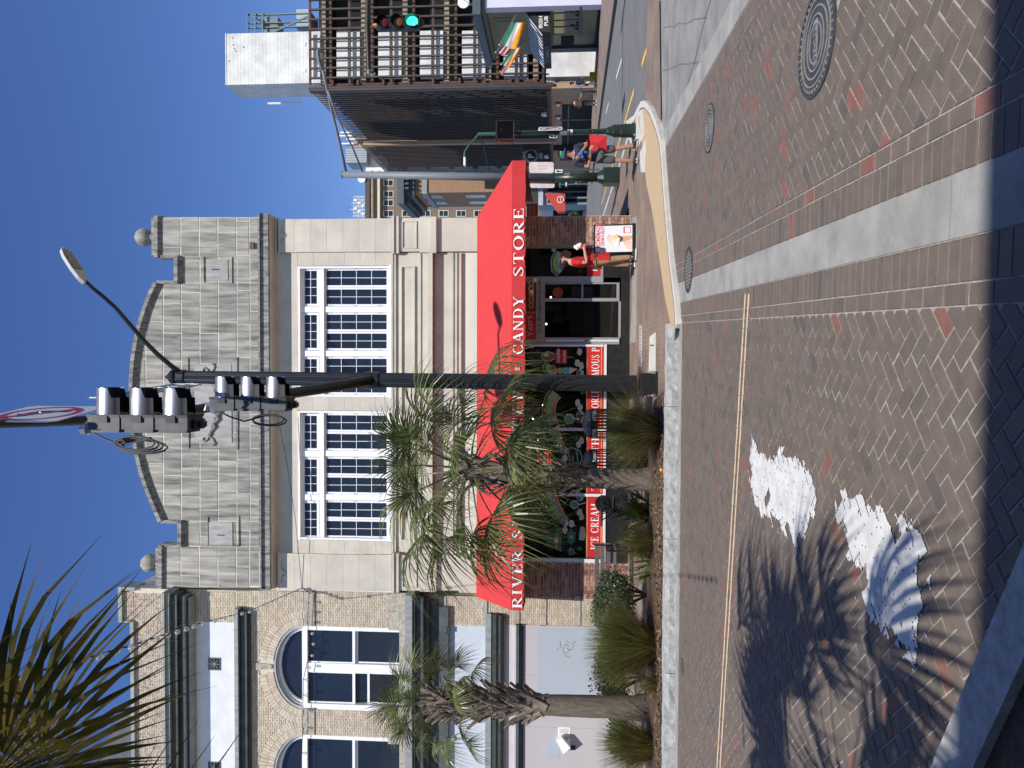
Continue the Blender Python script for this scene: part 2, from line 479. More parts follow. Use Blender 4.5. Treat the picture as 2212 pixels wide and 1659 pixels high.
# brown brick crossing strip over the side street
p = [G(1400,0), G(1424,0), G(1427,262), G(1392,205)]
st = MB(); st.add([sl(q, -.004) for q in (p[0],p[1],p[2],p[3])], [(0,1,2,3)])
m_walk = M('brick_walk', (.17,.125,.10), .85, .25, 6, .25, 60)
def brick_walk_mat():
    m = bpy.data.materials.new('small_brick_paving'); m.use_nodes = True
    n = m.node_tree.nodes; l = m.node_tree.links; b = n['Principled BSDF']; b.inputs['Roughness'].default_value = .88
    tc = n.new('ShaderNodeTexCoord'); br = n.new('ShaderNodeTexBrick'); mp = n.new('ShaderNodeMapping')
    l.new(tc.outputs['Object'], mp.inputs[0]); l.new(mp.outputs[0], br.inputs[0])
    br.inputs['Color1'].default_value = (.24,.165,.125,1); br.inputs['Color2'].default_value = (.17,.13,.105,1); br.inputs['Mortar'].default_value = (.26,.235,.2,1)
    br.inputs['Scale'].default_value = 1; br.inputs['Brick Width'].default_value = .2; br.inputs['Row Height'].default_value = .1; br.inputs['Mortar Size'].default_value = .006
    nz = n.new('ShaderNodeTexNoise'); nz.inputs['Scale'].default_value = 1.1; nz.inputs['Detail'].default_value = 6
    l.new(tc.outputs['Object'], nz.inputs['Vector'])
    rp = n.new('ShaderNodeValToRGB'); rp.color_ramp.elements[0].color = (.72,.72,.74,1); rp.color_ramp.elements[1].color = (1.25,1.2,1.12,1); rp.color_ramp.elements[0].position = .3; rp.color_ramp.elements[1].position = .7
    l.new(nz.outputs[0], rp.inputs[0])
    mx = n.new('ShaderNodeMix'); mx.data_type = 'RGBA'; mx.blend_type = 'MULTIPLY'; mx.inputs[0].default_value = 1
    l.new(br.outputs[0], mx.inputs[6]); l.new(rp.outputs[0], mx.inputs[7]); l.new(mx.outputs[2], b.inputs['Base Color'])
    bp = n.new('ShaderNodeBump'); bp.inputs['Strength'].default_value = .5; bp.inputs['Distance'].default_value = .006
    l.new(br.outputs['Fac'], bp.inputs['Height']); bp.invert = True; l.new(bp.outputs[0], b.inputs['Normal'])
    return m
m_brickwalk = brick_walk_mat()
struct(st.obj('brick_crossing', m_brickwalk))
# pavement round the candy store corner
KH = .07
edge_px = [(1462,700),(1458,640),(1447,553),(1438,450),(1427,300),(1418,265),(1404,230),(1392,217),(1384,219),(1375,236),(1366,256),(1345,330),(1310,440),(1297,480)]
edge = [G(x, y, KH) for x, y in edge_px]
def shift(pts, d):
    out = []
    for i, p in enumerate(pts):
        q = pts[min(i+1, len(pts)-1)] - pts[max(i-1, 0)]; q.z = 0; q.normalize()
        out.append(V((p.x - q.y*d, p.y + q.x*d, p.z)))
    return out
inner = shift(edge, .13)
def slab(mb, poly, z0):
    n = len(poly); top = [V(p) for p in poly]; bot = [V((p.x, p.y, z0 + gz(p.y))) for p in poly]
    mb.add(top + bot, [tuple(range(n))] + [(i, i+n, (i+1) % n + n, (i+1) % n) for i in range(n)])
kb = MB()
for i in range(len(edge)-1):
    kb.add([edge[i], edge[i+1], inner[i+1], inner[i]] + [V((q.x,q.y,q.z-.25)) for q in (edge[i], edge[i+1], inner[i+1], inner[i])],
           [(0,1,2,3),(0,4,5,1),(2,6,7,3),(1,5,6,2),(3,7,4,0)])
struct(kb.obj('kerb', m_kerbp))
wk = MB()
far = [V((5.9, 60, gz(60)+KH)), V((5.9, 92, gz(92)+KH)), V((4.0, 92, gz(92)+KH)), V((4.0, 18, KH))]
inn = [q - V((0,0,.003)) for q in inner]
poly = inn + [V((inn[-1].x, 60, gz(60)+KH))] + far[1:3] + [V((4.0, 18.0, KH)), V((4.0, 18.9, KH)), V((-16, 18.9, KH)), V((-16, 13.8, KH)), V((-.95, 13.8, KH)), V((-.3, 11.6, KH))]
def tri_sheet(mb, pts):
    bm = bmesh.new(); vs = [bm.verts.new(p) for p in pts]
    f = bm.faces.new(vs); bmesh.ops.triangulate(bm, faces=[f])
    bm.verts.ensure_lookup_table(); bm.verts.index_update()
    mb.add([v.co.copy() for v in bm.verts], [tuple(v.index for v in f.verts) for f in bm.faces]); bm.free()
tri_sheet(wk, poly)
struct(wk.obj('pavement', m_brickwalk))
# tan textured strip inside the kerb
tin = shift(edge[:10], .15)
def lerp(a, b, t): return a + (b - a) * t
oute = [G(x, y, KH) for x, y in [(1450,705),(1436,640),(1424,553),(1408,450),(1397,400),(1386,300),(1378,255)]]
tn = MB()
pts = [q + V((0,0,.003)) for q in tin[:8]] + [q + V((0,0,.003)) for q in reversed(oute)]
tri_sheet(tn, pts)
struct(tn.obj('tan_strip', m_tan))
# pale concrete pads set in the pavement
def pad(name, pix, mat=m_kerbp, up=KH+.006, th=.02):
    mb = MB(); pts = [G(x, y, up) for x, y in pix]
    mb.prism(pts, (0,0,-th)); return mb
struct(pad('pad', [(1352,262),(1388,235),(1392,290),(1372,330),(1358,300)]).obj('concrete_pad', m_kerbp))
struct(pad('pad', [(1382,330),(1395,300),(1393,372),(1384,372)]).obj('concrete_pad', m_kerbp))
struct(pad('pad', [(1359,470),(1375,468),(1374,740),(1359,740)], th=.04).obj('doorstep', m_conc))
v = thing('utility_cover', 'pale concrete utility cover set in the pavement beside the black mast pole', 'utility cover', G(1408,765,KH))
a = pad('x', [(1401,806),(1415,806),(1415,718),(1403,728)], up=KH+.012); a.obj('lid', m_kerbp, v)
a = pad('x', [(1404,748),(1412,748),(1412,744),(1404,744)], up=KH+.016, th=.006); a.obj('lift_slot', m_asph, v)
v = thing('drain_grate', 'long narrow slotted drain grate in the brick pavement before the shop door', 'drain grate', G(1384,745,KH))
pp = [G(x, y, KH+.004) for x, y in [(1381,792),(1386,792),(1386,702),(1381,702)]]
MB().prism(pp, (0,0,-.02)).obj('frame', m_kerbp, v)
for k in range(18):
    a = lerp(pp[0], pp[3], (k+.3)/18); b = lerp(pp[1], pp[2], (k+.3)/18); e = lerp(pp[0], pp[3], (k+.8)/18); f = lerp(pp[1], pp[2], (k+.8)/18)
    MB().prism([lerp(a,b,.15), lerp(a,b,.85), lerp(e,f,.85), lerp(e,f,.15)], (0,0,.003)).obj('slot', m_asph, v)
# granite kerb of the planting bed, in rough blocks
yk = G(1464, 1000).y
def rock(mb, x0, x1, y0, y1, z0, z1, nx=8, amp=.012):
    nyz = [(y0, z0), (y0, z0+(z1-z0)*.35), (y0, z0+(z1-z0)*.7), (y0+.01, z1), (y0+(y1-y0)*.5, z1), (y1, z1), (y1, z0)]
    vs = []
    for i in range(nx+1):
        for k, (y, z) in enumerate(nyz):
            e = 0 if k == 6 else 1
            vs.append((x0+(x1-x0)*i/nx, y + random.uniform(-amp, amp)*e, z + random.uniform(-amp, amp)*.5*(1 if k > 0 and k < 6 else 0)))
    m = len(nyz); fs = [(i*m+k, i*m+k+1, (i+1)*m+k+1, (i+1)*m+k) for i in range(nx) for k in range(m-1)]
    fs += [tuple(range(m)), tuple(range(nx*m+m-1, nx*m-1, -1))]
    mb.add(vs, fs)
kr = tag(bpy.data.objects.new('kerb', None), kind='structure'); C.objects.link(kr)
xk = G(1464, 700).x
for i, ln in enumerate([1.25, 2.0, 2.05, 2.3, 2.2, 2.5]):
    mb = MB(); rock(mb, xk-ln+.008, xk, yk, yk+.26, -.05, .17+random.uniform(-.006,.006), int(ln*9))
    mb.obj('kerb_stone', m_kerb, kr); xk -= ln
gut = MB(); gut.box(-13, G(1470,690).x, yk-.28, yk-.004, -.05, .003)
struct(gut.obj('gutter', m_conc))
# mulch bed
bed = MB(); nx, ny = 60, 12; bx0, bx1, by0, by1 = -13, -.35, yk+.25, 13.85
vs = []
for j in range(ny+1):
    for i in range(nx+1):
        u, w2 = i/nx, j/ny
        x = bx0+(bx1-bx0)*u; y = by0+(by1-by0)*w2
        x = min(x, -.35 - (y-by0)*.28)
        vs.append((x, y, .13 + .07*math.sin(math.pi*w2) + random.uniform(-.02,.02)))
bed.add(vs, [(j*(nx+1)+i, j*(nx+1)+i+1, (j+1)*(nx+1)+i+1, (j+1)*(nx+1)+i) for j in range(ny) for i in range(nx)])
struct(bed.obj('planting_bed', m_mulch, smooth=True))
mul = MB()
for i in range(2600):
    x = random.uniform(-9, -.5); y = random.uniform(by0, by0+1.3); a = random.uniform(0, 6.28); l = random.uniform(.015,.05)
    c = V((x, y, .165+random.uniform(0,.03))); d = V((math.cos(a), math.sin(a), random.uniform(-.4,.4)))*l; e = d.cross(V((0,0,1))).normalized()*l*.35
    mul.tone = random.random(); mul.add([c-d-e, c+d-e, c+d+e, c-d+e], [(0,1,2,3)])
tag(mul.obj('wood_chips', M('chips', (.20,.13,.08), .95, .4, 3)), kind='stuff')
# near planter at the photographer's left
kn = MB(); a, b = G(2212,1388), G(2088,1659); d = (b-a).normalized(); nrm = V((-d.y, d.x, 0))
if nrm.y > 0: nrm = -nrm
a2 = a - d*2.2; b2 = b + d*2
for i in range(3):
    q0 = lerp(a2, b2, i/3) + d*.004; q1 = lerp(a2, b2, (i+1)/3) - d*.004
    kn.prism([V((p.x,p.y,.15)) for p in (q0, q1, q1+nrm*.2, q0+nrm*.2)], (0,0,-.2))
struct(kn.obj('kerb', m_kerb))
nb_ = MB(); nb_.add([V((p.x,p.y,.11)) for p in (a2+nrm*.2, b2+nrm*.2, b2+nrm*2.4, a2+nrm*2.4)], [(0,1,2,3)])
struct(nb_.obj('planting_bed', m_mulch))
# manhole covers
m_iron = M('cast_iron', (.075,.075,.08), .55, .35, 14, .2, 90, metal=.4)
m_ironp = M('worn_iron', (.36,.35,.32), .5, .25, 10, metal=.5)
def manhole(px, r, label, style, txt=None):
    c = G(*px)
    t = thing('manhole_cover', label, 'manhole cover', c+V((0,0,.007)), 0)
    MB().lathe([(r,-.02),(r,.003),(r*.93,.005),(r*.93,-.004)], n=36).obj('frame', m_iron, t)
    MB().lathe([(r*.92,-.02),(r*.92,-.001),(r*.9,.0)], n=36).obj('lid', m_iron, t)
    if style == 'rings':
        for k, q in enumerate((.8,.66,.52,.38)):
            rg = MB(); n = 40
            vs = [];
            for i in range(n):
                a = 2*math.pi*i/n; ca, sa = math.cos(a), math.sin(a)
                for rr, z in ((q*r,-.001),(q*r,.006),((q-.035)*r,.006),((q-.035)*r,-.001)): vs.append((rr*ca*(1), rr*sa*(.9 if q < .6 else 1), z))
            rg.add(vs, [(i*4+j, ((i+1)%n)*4+j, ((i+1)%n)*4+(j+1)%4, i*4+(j+1)%4) for i in range(n) for j in range(4)])
            rg.obj('ring', m_ironp, t)
        MB().box(-r*.42, r*.42, -r*.1, r*.1, -.001, .004).obj('name_plate', m_ironp, t)
        sans(txt, (-r*.36, -r*.07, .0042), (1,0,0), (0,1,0), r*.15, m_iron, t, depth=.002)
        for k in range(40):
            a = 2*math.pi*k/40
            MB().box(-.008,.008,-.012,.012,.0,.006).obj('stud', m_ironp, t, loc=(math.cos(a)*r*.87, math.sin(a)*r*.87, 0), rot=(0,0,a+math.pi/2))
    else:
        for i in range(-5, 6):
            for j in range(-5, 6):
                if i*i+j*j < 27: MB().box(-.018,.018,-.009,.009,-.001,.005).obj('tread', m_ironp, t, loc=(i*r*.15, j*r*.15, 0), rot=(0,0,.785*(1 if (i+j)%2 else -1)))
manhole((1764, 92), .37, 'large ringed iron manhole cover nearest the viewer reading STORM', 'rings', 'STORM')
manhole((1533, 277), .29, 'smaller ringed iron manhole cover set in the brick crossing further back', 'rings', 'STORM')
manhole((1488, 583), .32, 'manhole cover with a chequered lid straddling the concrete band', 'grid')
manhole((1474, 1440), .12, 'small round iron valve cover in the road by the granite kerb', 'grid')
# cream double line (two strips of laid blocks), following the wear of the paving
def strip(name, A, B, w, mat, z=.0065, n=1, gap=.006, jit=0.0):
    t = tag(bpy.data.objects.new(name, None), kind='structure'); C.objects.link(t)
    d = (B - A); d.z = 0; L = d.length; d.normalize(); e = V((-d.y, d.x, 0)) * w/2
    for i in range(n):
        a = A + d*(L*i/n + gap/2); b = A + d*(L*(i+1)/n - gap/2)
        o = e.normalized()*random.uniform(-jit, jit)
        MB().prism([V((p.x,p.y,z)) for p in (a-e+o, b-e+o, b+e+o, a+e+o)], (0,0,-.004)).obj('line_block', mat, t)
for x0, x1 in ((1618.5,1566),(1611,1559)):
    strip('road_line', G(x0, 634), G(x1, 1500), .036, m_cream_line, n=26, jit=.003)
    A = G(x1, 1500); B = G(x0, 634); strip('road_line', A, A+(A-B).normalized()*3, .036, m_cream_line, n=10, jit=.003)
# worn white marks: flakes of paint left on the pavers, broken along their joints
from mathutils import noise as mnoise
def joint_dist(w):
    d = w - P0; s_ = d.dot(ds); t_ = d.dot(dt)
    u = (s_*c45 + t_*c45)/W_; v_ = (-s_*c45 + t_*c45)/W_
    i, j = math.floor(u), math.floor(v_); k = (i-j) % 4; fu, fv = u-i, v_-j
    e = [fu, 1-fu, fv, 1-fv]                      # distance to left, right, bottom, top
    if k == 0: e.pop(1)
    elif k == 1: e.pop(0)
    elif k == 3: e.pop(3)
    else: e.pop(2)
    return min(e)*W_, (i if k in (0,3) else (i-1 if k == 1 else i), j if k != 2 else j-1)
def inside(p, poly):
    r = False; n = len(poly)
    for a in range(n):
        x1, y1 = poly[a]; x2, y2 = poly[(a+1) % n]
        if (y1 > p[1]) != (y2 > p[1]) and p[0] < (x2-x1)*(p[1]-y1)/(y2-y1)+x1: r = not r
    return r
def edge_d(p, poly):
    best = 9
    for a in range(len(poly)):
        A = V((*poly[a],0)); B = V((*poly[(a+1) % len(poly)],0)); P = V((*p,0)); t = max(0, min(1, (P-A).dot(B-A)/(B-A).length_squared)); best = min(best, (A+(B-A)*t-P).length)
    return best
def worn(pix, seed, wear):
    q = [G(x, y) for x, y in pix]; poly = [(a.x, a.y) for a in q]
    x0, x1 = min(a.x for a in q)-.05, max(a.x for a in q)+.05; y0, y1 = min(a.y for a in q)-.05, max(a.y for a in q)+.05
    cs = .0105; mb = MB(); ids = {}
    nx_, ny_ = int((x1-x0)/cs), int((y1-y0)/cs)
    def vid(i, j):
        if (i, j) not in ids: ids[i, j] = len(mb.v); mb.v.append((x0+i*cs, y0+j*cs, .0062))
        return ids[i, j]
    for i in range(nx_):
        for j in range(ny_):
            c = V((x0+(i+.5)*cs, y0+(j+.5)*cs, 0))
            ins = inside((c.x, c.y), poly); e = edge_d((c.x, c.y), poly)*(1 if ins else -1)
            n1 = mnoise.noise(V((c.x*9+seed, c.y*26, seed))); n2 = mnoise.noise(V((c.x*32, c.y*60, seed+5)))
            jd, bid = joint_dist(c)
            h0 = mnoise.noise(V((bid[0]*3.7+seed, bid[1]*4.3, 8.1)))
            if e + h0*.16 + n1*.035 + n2*.01 < .0: continue
            if jd < .004 + (.008 if n2 > .3 else 0) - min(.01, max(0, e-.04)*.09): continue
            h = mnoise.noise(V((bid[0]*7.3+seed, bid[1]*5.1, 1.7)))
            if h*.5+.5 < wear + max(0, .09-e)*1.2 and jd + n2*.02 > .004: continue
            if n1*.6+n2*.7 > .54: continue
            mb.f.append([vid(i,j), vid(i+1,j), vid(i+1,j+1), vid(i,j+1)]); mb.t.append(.5)
    return mb
m1 = worn([(1625,948),(1620,1000),(1620,1050),(1632,1090),(1656,1112),(1688,1142),(1722,1186),(1742,1166),(1748,1130),(1768,1090),(1765,1048),(1740,1008),(1714,984),(1690,982),(1672,986),(1648,975)], 3, .3)
struct(m1.obj('road_marking', m_white))
m2 = worn([(1812,1078),(1810,1110),(1828,1160),(1833,1200),(1860,1240),(1866,1260),(1858,1275),(1866,1300),(1883,1320),(1890,1345),(1913,1370),(1950,1402),(1978,1434),(1991,1380),(1996,1320),(2004,1175),(1982,1153),(1962,1138),(1947,1120),(1917,1108),(1880,1084),(1850,1070),(1836,1074)], 5, .25)
struct(m2.obj('road_marking', m_white))
# yellow and white lines of the side street
def pxstrip(name, pa, pb, w, mat):
    A = G(*pa, -.012); B = G(*pb, -.012); d = (B-A); e = V((-d.y, d.x, 0)).normalized()*w/2
    n = 6; t = MB()
    for i in range(n):
        a = lerp(A,B,i/n); b = lerp(A,B,(i+1)/n); f = lambda q: V((q.x,q.y,gz(q.y)-.006))
        t.add([f(a-e), f(b-e), f(b+e), f(a+e)], [(0,1,2,3)])
    return struct(t.obj(name, mat))
pxstrip('road_line', (1397,107), (1300,440), .13, m_yellow)
pxstrip('road_line', (1331,170), (1343,128), .12, m_white)
pxstrip('road_line', (1309,245), (1315,222), .12, m_white)
pxstrip('road_line', (1285,330), (1290,310), .12, m_white)

for pa, pb_, w in (((1437,236),(1440,0),.02),((1462,255),(1530,0),.03),((1428,150),(1600,110),.02),((1430,60),(1520,40),.015)):
    A = G(*pa); B = G(*pb_); mb = MB(); n = 9; P = [lerp(A,B,i/n)+V((random.uniform(-.02,.02),random.uniform(-.03,.03),0)) for i in range(n+1)]
    for q, r_ in zip(P, P[1:]):
        d = (r_-q); e = V((-d.y,d.x,0)).normalized()*w/2; mb.add([V((v.x,v.y,-.026)) for v in (q-e, r_-e, r_+e, q+e)], [(0,1,2,3)])
    struct(mb.obj('pavement_joint', m_asph))
# ================================================================== CANDY STORE
SX0 = atY(700, 1278, YF).x; SX1 = atY(700, 471, YF).x
shop = thing('candy_store', 'pale limestone two storey candy store with arched parapet, ball finials and red awning', 'building', ((SX0+SX1)/2, YF, KH))
F = lambda mb, *a: fr(mb, *a, YF)
def F1(name, mat, x0, x1, y0, y1, d0, d1, parent=None, smooth=False):
    mb = MB(); F(mb, x0, x1, y0, y1, d0, d1); return mb.obj(name, mat, parent or shop)
def fz(x, y=870, d=0): return atY(x, y, YF-d).z
def fx(y, x=700, d=0): return atY(x, y, YF-d).x
# core behind everything
core = MB(); F(core, 592, 1031, 472, 1277, -.32, -9)
F(core, 560, 592, 472, 1277, -.05, -9)
core.obj('wall', lime_clean, shop)
# parapet backing with pale joints, then separate stones
def poly_px(pts, d=0): return [(atY(x, y, YF-d).x, atY(x, y, YF-d).z) for x, y in pts]
arcpx = [(335,611),(323,636),(312,665),(301,700),(293,735),(287,770),(283.5,810),(282,850),(283,886),(287,930),(294,978),(303,1017),(313,1048),(325,1079),(345,1126)]
regs = {'right_pier': [(343,470),(343,555),(562,555),(562,470)], 'right_low': [(380,555),(380,611),(562,611),(562,555)],
        'arch': arcpx + [(562,1126),(562,611)], 'left_low': [(388,1126),(388,1180),(562,1180),(562,1126)],
        'left_pier': [(350,1180),(350,1268),(562,1268),(562,1180)]}
backing = MB(); rp = {}
for k, pts in regs.items():
    pp = poly_px(pts); rp[k] = pp
    dd = .035 if 'pier' in k else .0
    backing.prism([V((x, YF-.006-dd, z)) for x, z in pp], (0, .42, 0))
backing.obj('parapet_core', mortar_pale, shop)
rowsx = [276, 315, 353, 392, 432, 472, 512, 540, 561]
rnd = random.Random(4)
def stone(poly, y, d, mat, depth=.03):
    mb = MB(); n = len(poly); cx = sum(p[0] for p in poly)/n; cz = sum(p[1] for p in poly)/n
    yy = y - d + rnd.uniform(-.003,.003)
    fr_ = [V((x, yy+.006, z)) for x, z in poly]; bk = [V((x, y+.02, z)) for x, z in poly]
    inn_ = [V((cx+(x-cx)*.985, yy, cz+(z-cz)*.97)) for x, z in poly]
    mb.add(bk+fr_+inn_, [tuple(range(2*n,3*n))] + [(i,(i+1)%n,(i+1)%n+n,i+n) for i in range(n)] + [(n+i,n+(i+1)%n,2*n+(i+1)%n,2*n+i) for i in range(n)])
    return mb.obj('stone', mat, shop)
for k, pp in rp.items():
    pl = planes_of(pp); pl = [(a, b, c - .007*math.hypot(a, b)) for a, b, c in pl]
    dd = .05 if 'pier' in k else .015
    for r in range(len(rowsx)-1):
        xa, xb = rowsx[r], rowsx[r+1]
        L = 62 if r < 6 else 74
        y = 470 - (31 if r % 2 else 0) - 62
        while y < 1280:
            y2 = y + L + (rnd.uniform(-4, 4) if r < 7 else 0)
            q = poly_px([(xa,y),(xa,y2),(xb,y2),(xb,y)])
            x0, x1 = min(q[0][0],q[1][0])+.008, max(q[0][0],q[1][0])-.008; z0, z1 = q[2][1]+.008, q[0][1]-.008
            p = clip([(x0,z0),(x1,z0),(x1,z1),(x0,z1)], pl)
            if len(p) >= 3 and area(p) > .006: stone(p, YF, dd, lime_dirty)
            y = y2
# copings: stepped mouldings along the arch and the flat parts
def coping(pts, name='coping'):
    mb = MB()
    for (h0, h1, d) in ((-5, 3, .13), (3, 7, .10), (7, 10, .075), (10, 14, .05)):
        n = len(pts); a = []; b = []
        for i, (x, y) in enumerate(pts):
            p0 = pts[max(0,i-1)]; p1 = pts[min(n-1,i+1)]; tx, ty = p1[0]-p0[0], p1[1]-p0[1]; l = math.hypot(tx,ty); nx_, ny_ = ty/l, -tx/l
            if nx_ < 0: nx_, ny_ = -nx_, -ny_
            a.append(atY(x+nx_*h0, y+ny_*h0, YF-d)); b.append(atY(x+nx_*h1, y+ny_*h1, YF-d))
        for i in range(n-1):
            mb.prism([a[i], a[i+1], b[i+1], b[i]], (0, d+.3+h0*.002, 0))
    return mb.obj(name, lime_dark, shop)
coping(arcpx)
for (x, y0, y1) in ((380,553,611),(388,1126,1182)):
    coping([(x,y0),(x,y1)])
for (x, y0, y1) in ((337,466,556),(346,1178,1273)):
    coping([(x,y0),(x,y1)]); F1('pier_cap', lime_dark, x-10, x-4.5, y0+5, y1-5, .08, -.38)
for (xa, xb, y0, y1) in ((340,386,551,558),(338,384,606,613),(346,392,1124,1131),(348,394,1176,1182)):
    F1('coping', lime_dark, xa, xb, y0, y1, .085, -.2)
for (x, y) in ((312,513),(324,1216)):
    c = atY(x, y, YF+.18); mb = MB(); mb.ball(c, .235, 24); mb.lathe([(.13,-.27),(.13,-.2)], c, 16); mb.obj('ball_finial', lime_dirty, shop, smooth=True)
# relief panels in the parapet
def framed(x0, x1, y0, y1, w=2.2, d=.045):
    for a in ((x0,x0+w,y0,y1),(x1-w,x1,y0,y1),(x0+w,x1-w,y0,y0+w),(x0+w,x1-w,y1-w,y1)):
        F1('panel_moulding', lime_dirty, *a, d, -.01)
framed(405,513,772,971); framed(438,501,553,612); framed(447,516,1115,1180)
for (x0,x1,y0,y1) in ((420,500,787,956),(446,492,562,606),(450,502,1128,1183)):
    F1('relief_panel', M('stone|panel', (.43,.425,.41), .9, .2, 6, .3, 50, stretch=(1.6,1,.4), col2=(.25,.248,.24)), x0, x1, y0, y1, .03, -.01)
gar = MB()
for i in range(34):
    t = i/33; y = 806+(942-806)*t; x = 452 + 20*math.sin(math.pi*t)
    c = atY(x, y, YF-.06); r = .035+.05*math.sin(math.pi*t)
    for k in range(3): gar.ball(c+V((random.uniform(-r,r)*.6, 0, random.uniform(-r,r)*.6)), r*.75, 7)
for s, y in ((1,806),(-1,942)):
    p = [atY(452+dx, y-s*dy, YF-.05) for dx, dy in ((0,0),(-4,8),(-10,12),(-14,8),(-12,3))]; gar.tube(p, .02, 6)
    p = [atY(452+dx, y-s*dy, YF-.05) for dx, dy in ((0,0),(8,6),(12,14),(9,20),(4,19))]; gar.tube(p, .02, 6)
gar.obj('garland', lime_dark, shop, smooth=True)
for x, y in ((466,582),(477,1156)):
    F1('iron_stain', M('rust_stain', (.05,.045,.04), .9), x-8, x+8, y-1.2, y+1.2, .034, .028)
bx = MB(); F(bx, 539, 548, 523, 537, .11, .03); bx.obj('wall_lamp_box', M('rust_iron', (.12,.08,.06), .8, .4, 20), shop)
# main cornice
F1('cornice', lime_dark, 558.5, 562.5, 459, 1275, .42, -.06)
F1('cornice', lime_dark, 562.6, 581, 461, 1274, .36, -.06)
F1('cornice', lime_clean, 581.2, 585, 463, 1273, .30, -.3)
F1('cornice', lime_clean, 585.2, 589, 465, 1272, .2, -.3)
F1('cornice', lime_clean, 589.2, 593, 468, 1271, .12, -.3)
F1('frieze', lime_clean, 593.2, 600, 470, 1277, .03, -.33)
# first floor: stones round the windows
def ash(x0, x1, y0, y1, step, d, cols=1, mat=None):
    n = max(1, round((x1-x0)/step))
    mb = MB(); F(mb, x0, x1, y0, y1, d-.004, d-.3); mb.obj('wall_backing', mortar_pale, shop)
    for i in range(n):
        for c in range(cols):
            a, b = x0+(x1-x0)*i/n, x0+(x1-x0)*(i+1)/n; ya, yb = y0+(y1-y0)*c/cols, y0+(y1-y0)*(c+1)/cols
            F1('stone', mat or lime_ash, a+.25, b-.25, ya+.25, yb-.25, d, d-.02)
lime_ash = M('stone|clean', (.60,.55,.47), .85, .1, 2.2, .15, 60, col2=(.49,.45,.385), tone='obj', lo=.32, hi=.66)
TONES['stone'] = [(0, (.94,.94,.95)), (.3, (1,1,1)), (.55, (.97,.96,.94)), (.8, (1.03,1.02,1.0))]
lime_ash2 = M('stone|clean2', (.60,.55,.47), .85, .1, 2.2, .15, 60, col2=(.49,.45,.385), tone='obj', lo=.32, hi=.66)
lime_ash = lime_ash2
ash(601, 845, 473, 544, 34.5, .09); ash(601, 845, 1198, 1277, 34.5, .09)
ash(601, 643, 544.5, 1197.5, 42, .0, 8); ash(643.3, 845, 544.5, 574, 34, .0); ash(643.3, 845, 1167.5, 1197.5, 34, .0); ash(643.3, 845, 857, 887, 34, .0)
for y0, y1 in ((489,528),(1214,1259)):        # incised bracket line on the pilasters
    ym = (y0+y1)/2; mb = MB()
    F(mb, 608, 609.6, y0, ym-8, .096, .088); F(mb, 608, 609.6, ym+8, y1, .096, .088)
    p = [atY(608.8+10*math.sin(math.pi*k/10), ym-8+16*k/10, YF-.095) for k in range(11)]; mb.tube(p, .008, 5)
    mb.obj('pilaster_carving', lime_dark, shop)
# windows
def muntin_window(x0, x1, y0, y1, rows, cols, d, fw=3.0, name='window', closed=True):
    """frame, panes, glazing bars; x down, y across"""
    mb = MB()
    F(mb, x0, x0+fw, y0, y1, d, d-.06); F(mb, x1-fw, x1, y0, y1, d, d-.06); F(mb, x0+fw, x1-fw, y0, y0+fw, d, d-.06); F(mb, x0+fw, x1-fw, y1-fw, y1, d, d-.06)
    w = mb.obj(name, white_paint, shop)
    a, b, c, e = x0+fw, x1-fw, y0+fw, y1-fw
    for r in range(rows):
        for k in range(cols):
            F1('pane', dark_pane, a+(b-a)*r/rows+.4, a+(b-a)*(r+1)/rows-.4, c+(e-c)*k/cols+.4, c+(e-c)*(k+1)/cols-.4, d-.035, d-.045, w)
    for r in range(1, rows): F1('glazing_bar', white_paint, a+(b-a)*r/rows-.55, a+(b-a)*r/rows+.55, c, e, d-.014, d-.05, w)
    for k in range(1, cols):
        mb = MB()
        for r in range(rows):
            F(mb, a+(b-a)*r/rows+.6, a+(b-a)*(r+1)/rows-.6, c+(e-c)*k/cols-.55, c+(e-c)*k/cols+.55, d-.016, d-.05)
        mb.obj('glazing_bar', white_paint, w)
for (Y0, Y1) in ((575,857),(888,1167)):
    for a in ((643.5,648,Y0,Y1,.03),(648,845,Y0,Y0+4.5,.03),(648,845,Y1-4.5,Y1,.03),(648,652,Y0+4.5,Y1-4.5,-.03)):
        F1('window_frame', white_paint, *a, -.31) if False else F1('window_frame', white_paint, a[0], a[1], a[2], a[3], a[4], -.3)
    F1('window_frame', white_paint, 690, 700, Y0+4.5, Y1-4.5, -.05, -.3)
    F1('window_frame', white_paint, 696, 700, Y0+4.5, Y1-4.5, -.02, -.049)
    F1('window_sill', white_paint, 840, 846, Y0-3, Y1+3, .06, -.3)
    w3 = (Y1-Y0-9-2*13)/3
    for c in range(3):
        ya = Y0+4.5 + c*(w3+13); yb = ya+w3
        muntin_window(653, 689, ya+1, yb-1, 2, 4, -.09, 4.5, 'transom_window')
        m = (ya+yb)/2
        muntin_window(700.5, 839.5, ya+.5, m-.3, 4, 2, -.09, 4.2, 'casement_window')
        muntin_window(700.5, 839.5, m+.3, yb-.5, 4, 2, -.09, 4.2, 'casement_window')
        if c < 2:
            F1('mullion', white_paint, 652, 690, yb, yb+13, -.05, -.3); F1('mullion', white_paint, 700.2, 840, yb+.2, yb+12.8, -.05, -.3)
        for x in (715, 768, 822):
            for yy in (ya+1.2, yb-2):
                F1('hinge', M('hinge_metal', (.15,.14,.17), .5), x-5, x+5, yy, yy+.8, -.085, -.1)
